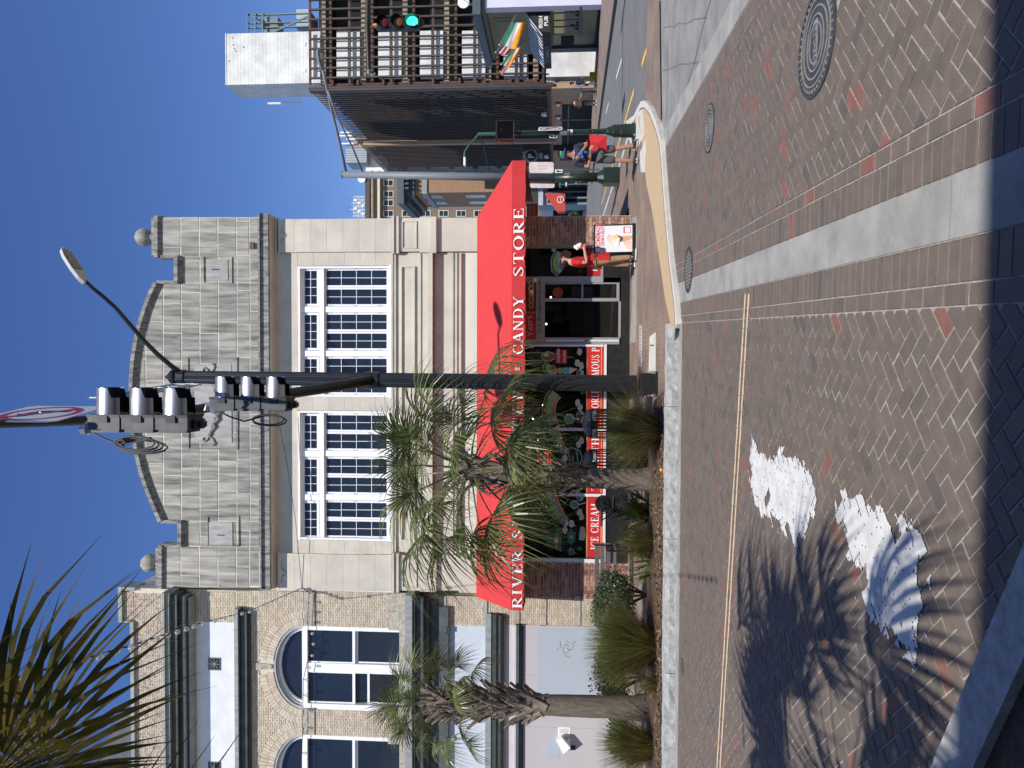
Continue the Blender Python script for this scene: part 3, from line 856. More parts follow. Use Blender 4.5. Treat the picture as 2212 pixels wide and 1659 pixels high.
# belt courses
def belt(x0, x1, d, mat=lime_clean, y0=470, y1=1278): return F1('moulding', mat, x0, x1, y0, y1, d, -.31)
belt(845.2, 849, .05, y0=544, y1=1198); belt(849.2, 852, .02, y0=544, y1=1198); belt(852.2, 855, .05, y0=544, y1=1198); belt(855.2, 860, .0, y0=544, y1=1198)
for y0, y1 in ((466,548),(1195,1281)):
    F1('pilaster_base', lime_clean, 845.3, 851, y0, y1, .2, -.3); F1('pilaster_base', lime_clean, 851.2, 861, y0+1, y1-1, .16, -.3)
    F1('pedestal', lime_clean, 861.2, 906, y0+5, y1-5, .1, -.3)
    F1('pedestal', lime_clean, 906.2, 930, y0+3, y1-3, .14, -.3); F1('pedestal', lime_clean, 930.2, 942, y0+2, y1-2, .2, -.3)
    F1('pedestal', lime_clean, 942.2, 1031, y0+5, y1-5, .1, -.3)
    f = .125
    for a in ((868,870,y0+11,y1-11),(898,900,y0+11,y1-11),(870,898,y0+11,y0+13),(870,898,y1-13,y1-11)): F1('panel_moulding', lime_clean, *a, .13, .09)
F1('frieze', lime_clean, 860.2, 906, 546, 1199, .0, -.31)
for y0, y1 in ((575,900),(905,1168)):
    for a in ((866,868,y0,y1),(893,896,y0,y1),(868,893,y0,y0+2),(868,893,y1-2,y1)): F1('panel_moulding', lime_clean, *a, .05, -.01)
F1('moulding', lime_clean, 906.2, 909, 546, 1199, .05, -.31); F1('frieze', lime_clean, 909.2, 924, 546, 1199, .02, -.31)
F1('moulding', lime_clean, 924.2, 934, 546, 1199, .2, -.31)
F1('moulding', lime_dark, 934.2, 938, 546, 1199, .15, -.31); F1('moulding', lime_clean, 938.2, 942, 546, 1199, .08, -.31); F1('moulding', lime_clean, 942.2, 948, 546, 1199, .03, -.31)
F1('frieze', lime_clean, 948.2, 975, 546, 1199, .0, -.31)
for i, (x0, x1, d) in enumerate(((975.2,979,.05),(979.2,983,.02),(983.2,987,.05),(987.2,991,.015),(991.2,996,.045))): F1('moulding', lime_clean, x0, x1, 546, 1199, d, -.31)
F1('fascia', M('cream_paint', (.66,.63,.52), .6, .05, 3), 996.2, 1031, 546, 1199, -.03, -.31)
# ------------------------------------------------------------------ shop front below the awning
XT, XB = 1031, 1361               # rows of awning top and of the ground at the front
brick_m = M('redbrick|o', (.29,.17,.13), .9, .35, 11, .4, 60, tone='obj')
brick_s = M('redbrick|f', (.29,.17,.13), .9, .35, 11, .4, 60, tone='face')
mort_r = M('mortar_red', (.60,.55,.48), .95, .15, 20)
def bricks(parent, x0, x1, z0, z1, y, bl, bh, j, mo, ms, limit, side=None, joined=None):
    """bricks of a wall face at depth y, laid in running bond over a bed of mortar"""
    z = z0; r = 0; cnt = 0
    while z + bh*.6 < z1:
        zz = min(z+bh, z1)
        x = x0 - (bl*.5 if r % 2 else 0)
        while x < x1:
            a = max(x, x0); b = min(x+bl-j, x1)
            if b - a > .03:
                d = rnd.uniform(.008,.016)
                if cnt < limit:
                    mb = MB(); mb.box(a, b, y-d, y+.03, z, zz-j); mb.obj('brick', mo, parent)
                else:
                    joined.tone = rnd.random(); joined.box(a, b, y-d, y+.03, z, zz-j)
                cnt += 1
            x += bl
        z += bh; r += 1
    return cnt
def pier(y0, y1, d=.0, ret=None, lim=150):
    p = MB(); F(p, 1031.5, 1372, y0, y1, d, -.45); q = p.obj('brick_pier', mort_r, shop)
    xa, xb = atY(1250, y1, YF-d).x, atY(1250, y0, YF-d).x; z1 = fz(1120); z0 = KH+.02
    j = MB(); bricks(shop, xa+.004, xb-.004, z0, z1, YF-d, .222, .0775, .012, brick_m, brick_s, lim, joined=j)
    if j.v: tag(j.obj('brick_field', brick_s, shop), kind='stuff')
    F1('plinth', m_conc, 1367, 1377, y0-1, y1+1, d+.03, -.4)
pier(467, 530, .0, lim=150); pier(1215, 1293, .0, lim=150)
m_alum = M('grey_aluminium', (.35,.35,.36), .45, .08, 2, metal=.3)
m_alumw = M('white_aluminium', (.70,.70,.71), .4, .06, 2)
m_blackstone = M('black_stone', (.018,.019,.021), .3, .4, 8)
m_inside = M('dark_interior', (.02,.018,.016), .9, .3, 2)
m_red = M('sign_red', (.50,.015,.015), .5, .04, 4)
m_gold = M('sign_gold', (.62,.50,.16), .5, .05, 5)
shopglass = glass('shop_glass', (.75,.77,.78), .9)
# interior
inter = MB(); xa, xb = fx(1212), fx(532); za, zb = KH, fz(1100)
y0i, y1i = YF+.5, YF+5.5
inter.box(xa-.1, xb+.1, y1i, y1i+.1, za, zb+.1); inter.box(xa-.1, xa, y0i, y1i, za, zb); inter.box(xb, xb+.1, y0i, y1i, za, zb); inter.box(xa, xb, y0i-.4, y1i, za-.06, za); inter.box(xa, xb, y0i-.2, y1i, zb, zb+.1)
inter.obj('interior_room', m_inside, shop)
lampm = M('warm_bulb', (1,.78,.5), .5, emit=18)
for (x, y, dd) in ((1162,952,1.8),(1166,1052,2.2),(1151,905,1.4),(1173,875,1.6),(1148,770,1.5),(1190,642,1.2),(1205,632,1.6),(1250,905,2.5),(1180,700,1.0),(1150,1000,2.8),(1159,1010,1.2)):
    c = atY(x, y, YF+dd+.3); mb = MB(); mb.ball(c, .022, 8); mb.obj('bulb', lampm, shop)
for (x0,x1,y0,y1,dd,col) in ((1225,1300,900,905,2,(.1,.08,.06)),(1205,1290,850,1000,3.5,(.06,.045,.035)),(1230,1300,640,725,2.2,(.10,.06,.05)),(1175,1210,660,672,2.4,(.03,.08,.25)),(1195,1215,688,700,2.4,(.03,.06,.2)),(1235,1280,620,640,1.4,(.3,.3,.31)),(1225,1260,650,690,2.4,(.05,.10,.18)),(1250,1330,1090,1190,3,(.07,.05,.04))):
    mb = MB(); fr(mb, x0, x1, y0, y1, 0, -.15, YF+dd); mb.obj('display_shelf', M('disp%d' % x0, col, .7), shop)
# stall riser, sills, frames and panes
F1('stall_riser', m_blackstone, 1309, 1372, 745, 1214, .02, -.3)
F1('sill', m_alumw, 1303.5, 1309, 744, 1215, .05, -.2)
for y0, y1 in ((744,748.5),(924,930),(1065,1071),(1205.5,1213.5)): F1('mullion', m_alumw, 1031.5, 1303.3, y0, y1, .0, -.12)
for i, (y0, y1) in enumerate(((749,924),(930,1065),(1071,1205))):
    F1('window_pane', shopglass, 1031.5, 1303, y0, y1, -.05, -.058)
    s = F1('red_sign_strip', m_red, 1265.5, 1303, y0+.4, y1-.4, -.035, -.045)
    F1('gold_line', m_gold, 1267.2, 1268.4, y0+.8, y1-.8, -.033, -.036, s); F1('gold_line', m_gold, 1298, 1299.2, y0+.8, y1-.8, -.033, -.036, s)
    if i == 2:
        O = atY(1292.5, 1187, YF+.034); E = atY(1289, 1088, YF+.034); serif('ICE CREAM', O, (1,0,0), (0,0,1), atY(1276.5,1140,YF).z-O.z, white_letter, s, total=E.x-O.x, depth=.002)
    if i == 0:
        O = atY(1293.5, 897, YF+.034); E = atY(1293, 751, YF+.034); serif('WORLD FAMOUS P', O, (1,0,0), (0,0,1), atY(1278,840,YF).z-O.z, white_letter, s, total=E.x-O.x, depth=.002)
    if i == 1:
        O = atY(1293, 1060, YF+.034); E = atY(1293, 932, YF+.034); serif('TASTE THE', O, (1,0,0), (0,0,1), atY(1278,1000,YF).z-O.z, white_letter, s, total=E.x-O.x, depth=.002)
# right-hand small window and door
F1('window_frame', m_alum, 1136, 1303, 530.5, 536, -.12, -.25); F1('window_frame', m_alum, 1136, 1303, 597, 600, -.12, -.25); F1('window_frame', m_alum, 1298, 1303, 536, 597, -.12, -.25)
F1('window_pane', shopglass, 1031.5, 1298, 536, 597, -.16, -.168)
s = F1('red_sign_strip', m_red, 1268, 1298, 536.5, 596.5, -.145, -.155)
O = atY(1290, 594, YF+.142); serif('GELATO', O, (1,0,0), (0,0,1), .13, white_letter, s, total=.62, depth=.002)
F1('stall_riser', m_blackstone, 1303.3, 1372, 530.5, 610, -.1, -.3)
F1('door_jamb', m_alum, 1031.5, 1341, 600, 610, -.1, -.3); F1('plinth', m_blackstone, 1341.2, 1372, 600, 745, -.08, -.3)
F1('door_jamb', m_alum, 1031.5, 1338, 733, 743.5, -.1, -.3)
F1('door_lintel', m_alum, 1158, 1171, 610, 733, -.1, -.3)
sans('32 E. Broughton Street', atY(1167.8, 721, YF+.098), (1,0,0), (0,0,1), .085, black_paint, shop, sx=1.18, depth=.002)
door = F1('door', m_alum, 1171.2, 1177, 610.2, 733, -.12, -.2)
for a in ((1177,1338,610.2,613.5),(1177,1338,644,651),(1177,1338,729,733),(1332,1338,613.5,644),(1256,1260,613.5,644),(1336,1340.8,651,729)): F1('door_frame', m_alum, *a, -.12, -.2, door)
F1('door_pane', shopglass, 1177, 1332, 613.5, 644, -.155, -.163, door); F1('door_pane', shopglass, 1177, 1336, 651, 729, -.155, -.163, door)
F1('door_handle', m_alumw, 1180, 1337, 734, 737.5, -.05, -.1, door)
F1('handle_plate', black_paint, 1262, 1276, 734.6, 736.6, -.045, -.052, door)
mb = MB(); fc = atY(1205, 632, YF+.15); mb.lathe([(.13,-.004),(.13,.0)], fc, 24, 'y'); mb.obj('round_sticker', M('sticker_red', (.35,.04,.03), .6), door)
# picture panels in the transom
F1('transom_bar', m_alum, 1031.5, 1136, 610, 733, -.1, -.3)
t1 = F1('transom_sign', m_red, 1136.2, 1157.5, 675.5, 733, -.11, -.2); t2 = F1('transom_sign', M('sign_maroon', (.20,.012,.014), .5), 1136.2, 1157.5, 610.2, 673.5, -.11, -.2)
F1('transom_bar', m_alum, 1136, 1158, 673.7, 675.3, -.1, -.2)
sans('Years', atY(1153, 726, YF+.108), (1,0,.12), (-.12,0,1), .16, M('pale_script', (.5,.42,.40), .6), t1, depth=.002)
for k, (y, m) in enumerate(((655,(.42,.20,.07)),(640,(.50,.27,.10)),(628,(.60,.40,.25)),(618,(.5,.45,.38)))):
    c = atY(1147, y, YF+.1); mb = MB()
    for q in range(2):
        cc = c + V(((q-.5)*.12, 0, 0)); mb.tube([cc + V((math.cos(a*.6)*.065, 0, math.sin(a*.6)*.05)) for a in range(11)], .022, 6)
    mb.obj('printed_treat', M('treat%d' % k, m, .6), t2)
gl = M('globe_glass', (.75,.74,.70), .3, .03)
for (x, y) in ((1155,605),(1147,631)):
    t = thing('globe_lamp', 'white globe lamp hanging %s the shop door' % ('right of' if y < 610 else 'over'), 'lamp', atY(x-14, y, YF-.12))
    MB().ball(atY(x, y, YF-.12), .055, 14).obj('globe', gl, t, smooth=True); MB().tube([atY(x-4, y, YF-.12), atY(x-20, y, YF-.12)], .008, 6).obj('stem', black_paint, t)
    MB().lathe([(.045,-.02),(.045,.0)], atY(x-20, y, YF-.12), 12).obj('cap', black_paint, t)
# window stickers (flat vinyl on the glass)
vin = {k: M('vinyl_'+k, tuple(min(.8, q*1.45) for q in c), .55, .05, 5) for k, c in dict(green=(.02,.11,.05), lime=(.24,.33,.03), teal=(.13,.31,.31), orange=(.50,.14,.02), cream=(.52,.40,.26), pink=(.52,.28,.22), white=(.6,.6,.58), brown=(.16,.075,.035), mint=(.20,.42,.26), red=(.45,.02,.02), grey=(.03,.035,.035)).items()}
DV = -.046
def vpoly(parent, pix, mat, k=0, name='sticker'):
    mb = MB(); mb.prism([atY(x, y, YF-DV-.003*k) for x, y in pix], (0, .0018, 0)); return mb.obj(name, vin[mat], parent)
def blob(x, y, rx, ry, n=12, wob=0, ph=0): return [(x+rx*math.cos(2*math.pi*i/n)*(1+wob*math.sin(3*i+ph)), y+ry*math.sin(2*math.pi*i/n)*(1+wob*math.sin(3*i+ph))) for i in range(n)]
def rainbow(path, w, ncol=('green','lime','teal','orange')):
    grp = shop
    tot = w
    for k in range(4):
        mb = MB(); mo = MB()
        o0, o1 = tot*(k/4), tot*((k+1)/4)
        n = len(path)
        nor = []
        for i in range(n):
            a = path[max(0,i-1)]; b = path[min(n-1,i+1)]; tx, ty = b[0]-a[0], b[1]-a[1]; l = math.hypot(tx,ty); nor.append((-ty/l, tx/l))
        sc = [p[2] if len(p) > 2 else 1 for p in path]
        def pt(i, o, kk): return atY(path[i][0]+nor[i][0]*o*sc[i], path[i][1]+nor[i][1]*o*sc[i], YF-DV-kk)
        for i in range(n-1):
            mb.prism([pt(i,o0+.5,.003), pt(i+1,o0+.5,.003), pt(i+1,o1-.5,.003), pt(i,o1-.5,.003)], (0,.0018,0))
            mo.prism([pt(i,o0-.5,0), pt(i+1,o0-.5,0), pt(i+1,o1+.5,0), pt(i,o1+.5,0)], (0,.0018,0))
        mb.obj('rainbow_stripe', vin[ncol[k]], grp); mo.obj('rainbow_edge', vin['white'], grp)
# path runs left to right with the stripes below it (normal towards +x)
rainbow([(1219,1135,.45),(1203,1124,.6),(1187,1109,.8),(1174,1093,.95),(1166,1078,1),(1163,1071.5,1)], 38)
rainbow([(1219,984,.45),(1202,966,.6),(1189,947,.8),(1181,930.5,.95)], 30)
rainbow([(1180,923.5,.95),(1174,906,1),(1171,888,1),(1174,868,1),(1180,852,1),(1190,840,1)], 28)
rainbow([(1187,818,1),(1174,800,1),(1172,793,1),(1178,782,1)], 24)
for (x, y, r, c, s) in ((1241,1090,8.5,'mint',1),(1230,905,10.5,'mint',1)):
    vpoly(shop, blob(x, y, r*1.08, r*1.08), 'white', 0); vpoly(shop, blob(x, y, r, r), 'mint', 1)
    mb = MB(); mb.tube([atY(x+math.cos(a*.5)*r*.85*(1-a/34), y+math.sin(a*.5)*r*.85*(1-a/34), YF-DV-.006) for a in range(32)], .009, 4); mb.obj('swirl', vin['green'], shop)
    vpoly(shop, [(x+r,y-1),(x+r,y+1),(x+r+16,y-3),(x+r+16,y-5)], 'white', 0)
for (x, y) in ((1253,1074),(1256,925-22),(1253,895),(1253,806)):
    vpoly(shop, blob(x, y, 8, 8.5, 12, .06), 'white', 0); vpoly(shop, blob(x+1, y, 6.5, 7.4), 'mint', 1); vpoly(shop, blob(x-3, y, 4.2, 7.2, 12, .12), 'brown', 2)
for (x, y) in ((1252,1107),(1256,1116),(1248,1064),(1253,880),(1248,870),(1252,760),(1247,784),(1256,790),(1250,960),(1256,952),(1215,970),(1220,990),(1212,1000),(1206,1008),(1174,942),(1176,886),(1220,1145),(1222,1130),(1214,1122),(1258,1145),(1262,1155),(1234,1131)):
    vpoly(shop, blob(x, y, 5.5, 8, 9, .12, x), 'white', 0); vpoly(shop, blob(x, y, 4.6, 7, 9, .12, x), random.choice(('cream','pink','cream')), 1); vpoly(shop, blob(x, y, 2, 3, 7), 'cream', 2)
def clover(x, y, r, mat):
    for k in range(4):
        a = math.pi/2*k+.5; vpoly(shop, blob(x+math.cos(a)*r, y+math.sin(a)*r, r*.82, r*.82, 9, .1), mat, k % 2)
    vpoly(shop, [(x,y-1),(x,y+1),(x+r*2.6,y+r),(x+r*2.6,y+r-2)], mat, 2)
clover(1234,1192,5,'green'); clover(1156,773,11,'grey'); clover(1157,1118,12,'grey'); clover(1244,947,3.4,'green'); clover(1258,847,3,'green'); clover(1150,884,9,'grey'); clover(1252,1185,3,'green')
# green top hat with a gold buckle over a checked bow
vpoly(shop, [(1200,1150),(1200,1186),(1213,1192),(1213,1140),(1202,1140)], 'green', 0); vpoly(shop, [(1180,1152),(1178,1180),(1203,1184),(1203,1150)], 'green', 1); vpoly(shop, [(1199,1151),(1199,1184),(1204,1184),(1204,1151)], 'orange', 2); vpoly(shop, [(1197,1162),(1197,1172),(1206,1172),(1206,1162)], 'cream', 3)
vpoly(shop, blob(1234, 1160, 9, 17, 12, .2), 'green', 0); vpoly(shop, blob(1234, 1160, 4, 4, 8), 'teal', 1)
vpoly(shop, [(1251,1150),(1251,1167),(1263,1167),(1263,1150)], 'mint', 0)
# ice cream cone with ribbon, right end of the big window
vpoly(shop, blob(1184,770,15,10.5,12,.07), 'white', 0); vpoly(shop, blob(1184,770,13.5,9.3,12,.07), 'brown', 1); vpoly(shop, blob(1180,767,6,4,9,.2), 'cream', 2)
vpoly(shop, [(1196,763),(1196,777),(1243,772)], 'brown', 0)
for x0, tx in ((1201,'HOMEMADE'),(1214,'ICE CREAM')):
    vpoly(shop, [(x0,756),(x0-1,785),(x0+10,786),(x0+11,755)], 'red', 2)
    sans(tx, atY(x0+8.2, 783, YF-DV-.0095), (1,0,0.02), (0,0,1), .062, vin['white'], shop, sx=.72 if len(tx) < 9 else .68, depth=.001, bold=.01)
# double scoop cone and swirl beside the pole
vpoly(shop, blob(1210,801,7,7,11,.1), 'lime', 0); vpoly(shop, blob(1222,801,8,8,11,.08), 'teal', 1); vpoly(shop, [(1229,793),(1229,809),(1248,797)], 'cream', 2)
# chalk-style jar
mb = MB(); mb.tube([atY(x, y, YF-DV) for x, y in [(1222,972),(1222,1006),(1226,1009),(1240,1012),(1250,1005),(1256,995),(1257,985),(1252,974),(1240,968),(1228,968),(1222,972)]], .008, 5); mb.obj('drawn_jar', vin['white'], shop)
for k, (tx, x) in enumerate((("St Patrick's",1233),('Sweet',1241),('Savannah',1251))): sans(tx, atY(x, 1004, YF-DV), (1,0,.1), (-.1,0,1), .075, vin['mint'], shop, sx=.9, depth=.001)
for (x, y) in ((1150,750),(1157,788),(1239,1193),(1248,1110),(1174,1100),(1226,925-30),(1246,818),(1252,950),(1240,1135),(1232,1186)):
    vpoly(shop, [(x-4,y),(x-.7,y-.7),(x,y-4),(x+.7,y-.7),(x+4,y),(x+.7,y+.7),(x,y+4),(x-.7,y+.7)], 'white', 0)
# small window stickers on the right
rainbow([(1205,596,1),(1192,586,1),(1190,570,1),(1192,555,1),(1200,540,1)], 22)
vpoly(shop, blob(1222,550,12,10,12,.08), 'brown', 3); vpoly(shop, blob(1196,540,5,4,9), 'teal', 4)
# neon ribbon sign
neon = thing('neon_sign', 'ribbon shaped neon window sign reading FRESH PRALINES in red', 'sign', atY(1190, 990, YF+.25))
m_neon = M('red_neon', (1,.06,.03), .5, emit=4)
for x0, x1, tx, yy in ((1153,1171,'FRESH',1006),(1173,1194,'PRALINES',1021)):
    MB().prism([atY(a, b, YF+.24) for a, b in ((x0,966),((x0+x1)/2,972),(x1,966),(x1,yy+4),((x0+x1)/2,yy-2),(x0,yy+4))], (0,.02,0)).obj('backing_ribbon', black_paint, neon)
    O = atY(x1-3.5, yy-4 if tx[0] == 'F' else yy+6, YF+.236); E = atY(x1, 970, YF+.236)
    sans(tx, O, (1,0,0), (0,0,1), atY(x0+3.5, 990, YF+.236).z-O.z, m_neon, neon, sx=.72 if tx[0] == 'F' else .60, depth=.004)
    dots = MB()
    for k in range(26):
        for x in (x0+.8, x1-.8): dots.ball(atY(x, 968+k*(yy-968)/26, YF+.235), .006, 5)
    dots.obj('dotted_edge', vin['teal'], neon)
# ------------------------------------------------------------------ awning
AD = 1.15
zt = fz(1031); 
f0 = atY(1104, 1318, YF-AD); f1 = atY(1105, 347, YF-AD)
zv = (f0.z+f1.z)/2; zb_ = atY(1133.5, 830, YF-AD).z
xl, xr = f0.x, f1.x; xtl, xtr = fx(1286, 1031), fx(471, 1031)
yf_ = YF-AD; yw = YF-.12
awn = MB()
def sag(p, q, n, amt):
    return [lerp(p, q, i/n) - V((0,0,amt*math.sin(math.pi*i/n))) for i in range(n+1)]
def panel(mb, a0, a1, b0, b1, n, m, amt):       # a: top edge, b: bottom edge
    vs = []
    for j in range(m+1):
        for i in range(n+1):
            p = lerp(lerp(a0,a1,i/n), lerp(b0,b1,i/n), j/m)
            vs.append(p + V((0,0,-amt*math.sin(math.pi*j/m)*(abs(math.sin(math.pi*i/n*4))**.6))))
    mb.add(vs, [(j*(n+1)+i, j*(n+1)+i+1, (j+1)*(n+1)+i+1, (j+1)*(n+1)+i) for j in range(m) for i in range(n)])
panel(awn, V((xtl,yw,zt)), V((xtr,yw,zt)), V((xl,yf_,zv)), V((xr,yf_,zv)), 40, 6, .012)
awn.add([(xtl,yw,zt),(xl,yf_,zv),(xl,yw,zv)], [(0,1,2)])
ybk = YF+3.2
awn.add([(xtr,yw,zt),(xr,yf_,zv),(xr,ybk,zv),(xtr,ybk,zt)], [(0,1,2,3)])
ao = awn.obj('awning', red_cloth, shop)
val = MB()
def valance(mb, p, q, n, drop, amp, nrm):
    vs = []
    for j in range(5):
        for i in range(n+1):
            c = lerp(p, q, i/n); w = amp*(math.sin(i*1.35)+.7*math.sin(i*.52+1))*j/4
            vs.append(c + nrm*w + V((0,0,-drop*j/4 + (.006*math.sin(i*.9) if j == 4 else 0))))
    mb.add(vs, [(j*(n+1)+i, j*(n+1)+i+1, (j+1)*(n+1)+i+1, (j+1)*(n+1)+i) for j in range(4) for i in range(n)])
dr = zv - zb_
valance(val, V((xl,yf_,zv)), V((xr,yf_,zv)), 110, dr, .007, V((0,1,0)))
valance(val, V((xr,yf_,zv)), V((xr,ybk,zv)), 40, dr, .007, V((1,0,0)))
valance(val, V((xl,yw,zv)), V((xl,yf_,zv)), 12, dr, .005, V((1,0,0)))
val.obj('valance', red_cloth, ao, smooth=True)
tri = MB(); tri.tube([V((xl,yf_+.02,zv-.01)), V((xr,yf_+.02,zv-.01))], .018, 6); tri.tube([V((xr-.02,yf_,zv-.01)), V((xr-.02,ybk,zv-.01))], .018, 6)
for k in range(9):
    x = lerp(V((xl+.3,0,0)), V((xtr,0,0)), k/8).x; tri.tube([V((x,yf_+.02,zv-.02)), V((x,yw,zv-.02)), V((x,yw,zt-.04)), V((x,yf_+.05,zv))], .014, 6)
tri.obj('awning_frame', m_alum, ao)
hl = dr*.74; zo = zb_ + dr*.13
def word(tx, ya, yb):
    xa = atY(1118, ya, yf_).x; xb = atY(1118, yb, yf_).x
    serif(tx, V((xa, yf_-.022, zo)), (1,0,0), (0,0,1), hl, white_letter, ao, total=xb-xa, depth=.005)
word('RIVER', 1313, 1188); word('STREET', 1163, 1012); word('SWEETS', 985, 822); word('CANDY', 765, 640); word('STORE', 597, 450)
rc = atY(1118, 797, yf_-.02); mb = MB(); mb.tube([rc + V((math.cos(a*.42)*.05, 0, math.sin(a*.42)*.05)) for a in range(16)], .007, 5); mb.obj('registered_mark', white_letter, ao)
sans('R', rc + V((-.025,-.004,-.03)), (1,0,0), (0,0,1), .06, white_letter, ao)
# hanging banner under the side of the awning
bn = thing('hanging_sign', 'dark red hanging sign half hidden under the side of the awning', 'sign', atY(1150, 455, YF+.6))
fr_ = MB(); fr(fr_, 1138, 1162, 440, 467, 0, -.04, YF+.4); fr_.obj('board', M('sign_deep_red', (.22,.015,.015), .6), bn)
sans('STREET', atY(1148, 466, YF+.395), (1,0,0), (0,0,1), .07, M('dull_white', (.4,.36,.34), .6), bn, depth=.002, sx=.9)
sans('Sweets', atY(1156, 466, YF+.395), (1,0,.05), (0,0,1), .075, M('dull_white', (.4,.36,.34), .6), bn, depth=.002, sx=.9)
# ================================================================== TAN BRICK BUILDING
TX1 = atY(700, 1281, YF).x
brk = thing('brick_building', 'weathered tan brick building with arched windows and boarded ground floor, left of the limestone store', 'building', (TX1-3.5, YF, KH))
def B1(name, mat, x0, x1, y0, y1, d0, d1, parent=None):
    mb = MB(); F(mb, x0, x1, y0, y1, d0, d1); return mb.obj(name, mat, parent or brk)
tb_o = M('tanbrick|o', (.54,.475,.385), .92, .16, 9, .35, 60, tone='obj')
tb_f = M('tanbrick|f', (.54,.475,.385), .92, .16, 9, .35, 60, tone='face')
tb_w = M('weathered_brick', (.54,.46,.38), .95, .35, 12, .5, 50, col2=(.30,.22,.17), lo=.36, hi=.56)
mort_t = M('mortar_tan', (.60,.54,.44), .95, .15, 15)
rockm = M('rough_stone', (.50,.46,.38), .95, .3, 9, 1.0, 22, col2=(.28,.25,.20))
m_copper = M('dark_cornice', (.05,.06,.055), .5, .5, 3, .1, 30, stretch=(1,1,.3))
m_patina = M('patina_lead', (.33,.36,.35), .7, .35, 4, .1, 30, stretch=(3,1,.3), col2=(.2,.22,.215))
m_stucco = M('white_stucco', (.66,.67,.71), .9, .08, 2.5, .2, 25)
m_ltblue = M('pale_blue_paint', (.55,.60,.66), .6, .08, 1.4, .05, 40, col2=(.47,.52,.58))
m_pink = M('pinkish_paint', (.44,.42,.43), .7, .04, 1, .05, 50)
m_pinkl = M('pale_pink_paint', (.52,.49,.49), .7, .05, 2)
m_patch = M('grey_blue_patch', (.36,.41,.46), .7, .04, 1, .05, 50)
m_lintel = M('dark_lintel', (.075,.085,.095), .6, .25, 3)
Y9 = 1860                       # far left end, outside the picture
B1('wall', mort_t, 290, 1372, 1281, Y9, -.28, -8)
def mortar_bed():
    mb = MB(); yb0, yb1 = YF+.012, YF+.27
    xl_ = atY(700, Y9, YF).x; xr_ = TX1; zt_ = fz(290, 1450); zb_ = KH-.02; zs_ = fz(871, 1442); cz = ell[0][1]
    mb.box(xl_, xr_, yb0, yb1, zb_, zs_)
    cuts = sorted([(cx-hw, cx+hw) for cx, _, hw, _, _ in ell]); x = xl_
    for a, b in cuts + [(xr_, xr_)]:
        if a > x: mb.box(x, a, yb0, yb1, zs_, cz)
        x = b
    ztop2 = cz + 1.2
    mb.box(xl_, xr_, yb0, yb1, ztop2, zt_)
    x = xl_
    for cx, _, hw, rise, _ in sorted(ell):
        if cx-hw > x: mb.box(x, cx-hw, yb0, yb1, cz, ztop2)
        n = 24; P = [(cx-hw*math.cos(math.pi*i/n), cz+rise*math.sin(math.pi*i/n)) for i in range(n+1)]
        for (a, za), (b, zb) in zip(P, P[1:]): mb.prism([V((a,yb0,za)), V((b,yb0,zb)), V((b,yb0,ztop2)), V((a,yb0,ztop2))], (0,yb1-yb0,0))
        x = cx+hw
    mb.box(x, xr_, yb0, yb1, cz, ztop2)
    mb.obj('mortar_bed', mort_t, brk)
B1('wall', mort_t, 262, 290, 1277, 1343, -.03, -.4)
# parapet
joined = MB(); cnt = 0; LIM = 300
def opening_free(a, b, z0, z1): return True
ell = []                        # arches: centre x, spring z, half width, rise
for yc in (1442, 1677):
    c = atY(655, yc, YF); hw = abs(atY(655, yc-89.5, YF).x - c.x); rise = atY(590.5, yc, YF).z - c.z
    ell.append((c.x, c.z, hw, rise, yc))
zsill = fz(871, 1442); ring = .397
mortar_bed()
def blocked(x, z):
    for cx, cz, hw, rise, yc in ell:
        if abs(x-cx) < hw and zsill < z < cz: return True
        if z >= cz and ((x-cx)/(hw+ring))**2 + ((z-cz)/(rise+ring))**2 < 1: return True
    return False
def field(px0, px1, py0, py1, mo, ms, bl=.155, bh=.0485, j=.009):
    global cnt
    z1 = atY(px0, 1450, YF).z; z0 = atY(px1, 1450, YF).z; x0 = atY((px0+px1)/2, py1, YF).x; x1 = atY((px0+px1)/2, py0, YF).x
    z = z0; r = 0
    while z+bh*.7 < z1:
        x = x0 - (bl/2 if r % 2 else 0)
        while x < x1:
            a, b = max(x, x0), min(x+bl-j, x1)
            if blocked(a+.01, z+.02) or blocked(b-.01, z+.02):
                if not (blocked(a+.01, z+.02) and blocked(b-.01, z+.02)):
                    lo_, hi_ = (a, b)
                    for _ in range(7):
                        mid = (lo_+hi_)/2
                        if blocked(mid, z+.02) == blocked(a+.01, z+.02): lo_ = mid
                        else: hi_ = mid
                    if blocked(a+.01, z+.02): a = hi_+.006
                    else: b = lo_-.006
                    if b-a > .012:
                        joined.tone = rnd.random(); joined.box(a, b, YF-.005, YF+.03, z, min(z+bh-j, z1))
            elif b-a > .025:
                d = rnd.uniform(.002,.009)
                w = x > atY(600, 1420, YF).x and z > 3.5
                if cnt < LIM and w and mo is tb_o:
                    MB().box(a, b, YF-d, YF+.03, z, min(z+bh-j, z1)).obj('brick', mo, brk); cnt += 1
                else:
                    joined.tone = rnd.random(); joined.box(a, b, YF-d, YF+.03, z, min(z+bh-j, z1))
            x += bl
        z += bh; r += 1
def flush(mat, nm='brick_field'):
    global joined
    if joined.v: tag(joined.obj(nm, mat, brk), kind='stuff')
    joined = MB()
field(291, 352, 1282, Y9, tb_w, tb_w); field(264, 290, 1279, 1342, tb_w, tb_w); flush(tb_w)
field(353, 421, 1276, 1282, tb_f, tb_f); field(421, 508, 1277, 1343, tb_o, tb_f); field(508, 541, 1277, 1320, tb_f, tb_f); field(541, 655, 1277, Y9, tb_o, tb_f)
field(679, 838, 1278, Y9, tb_o, tb_f); flush(tb_f)
for x0, x1 in ((1362-12,1363),):
    pass
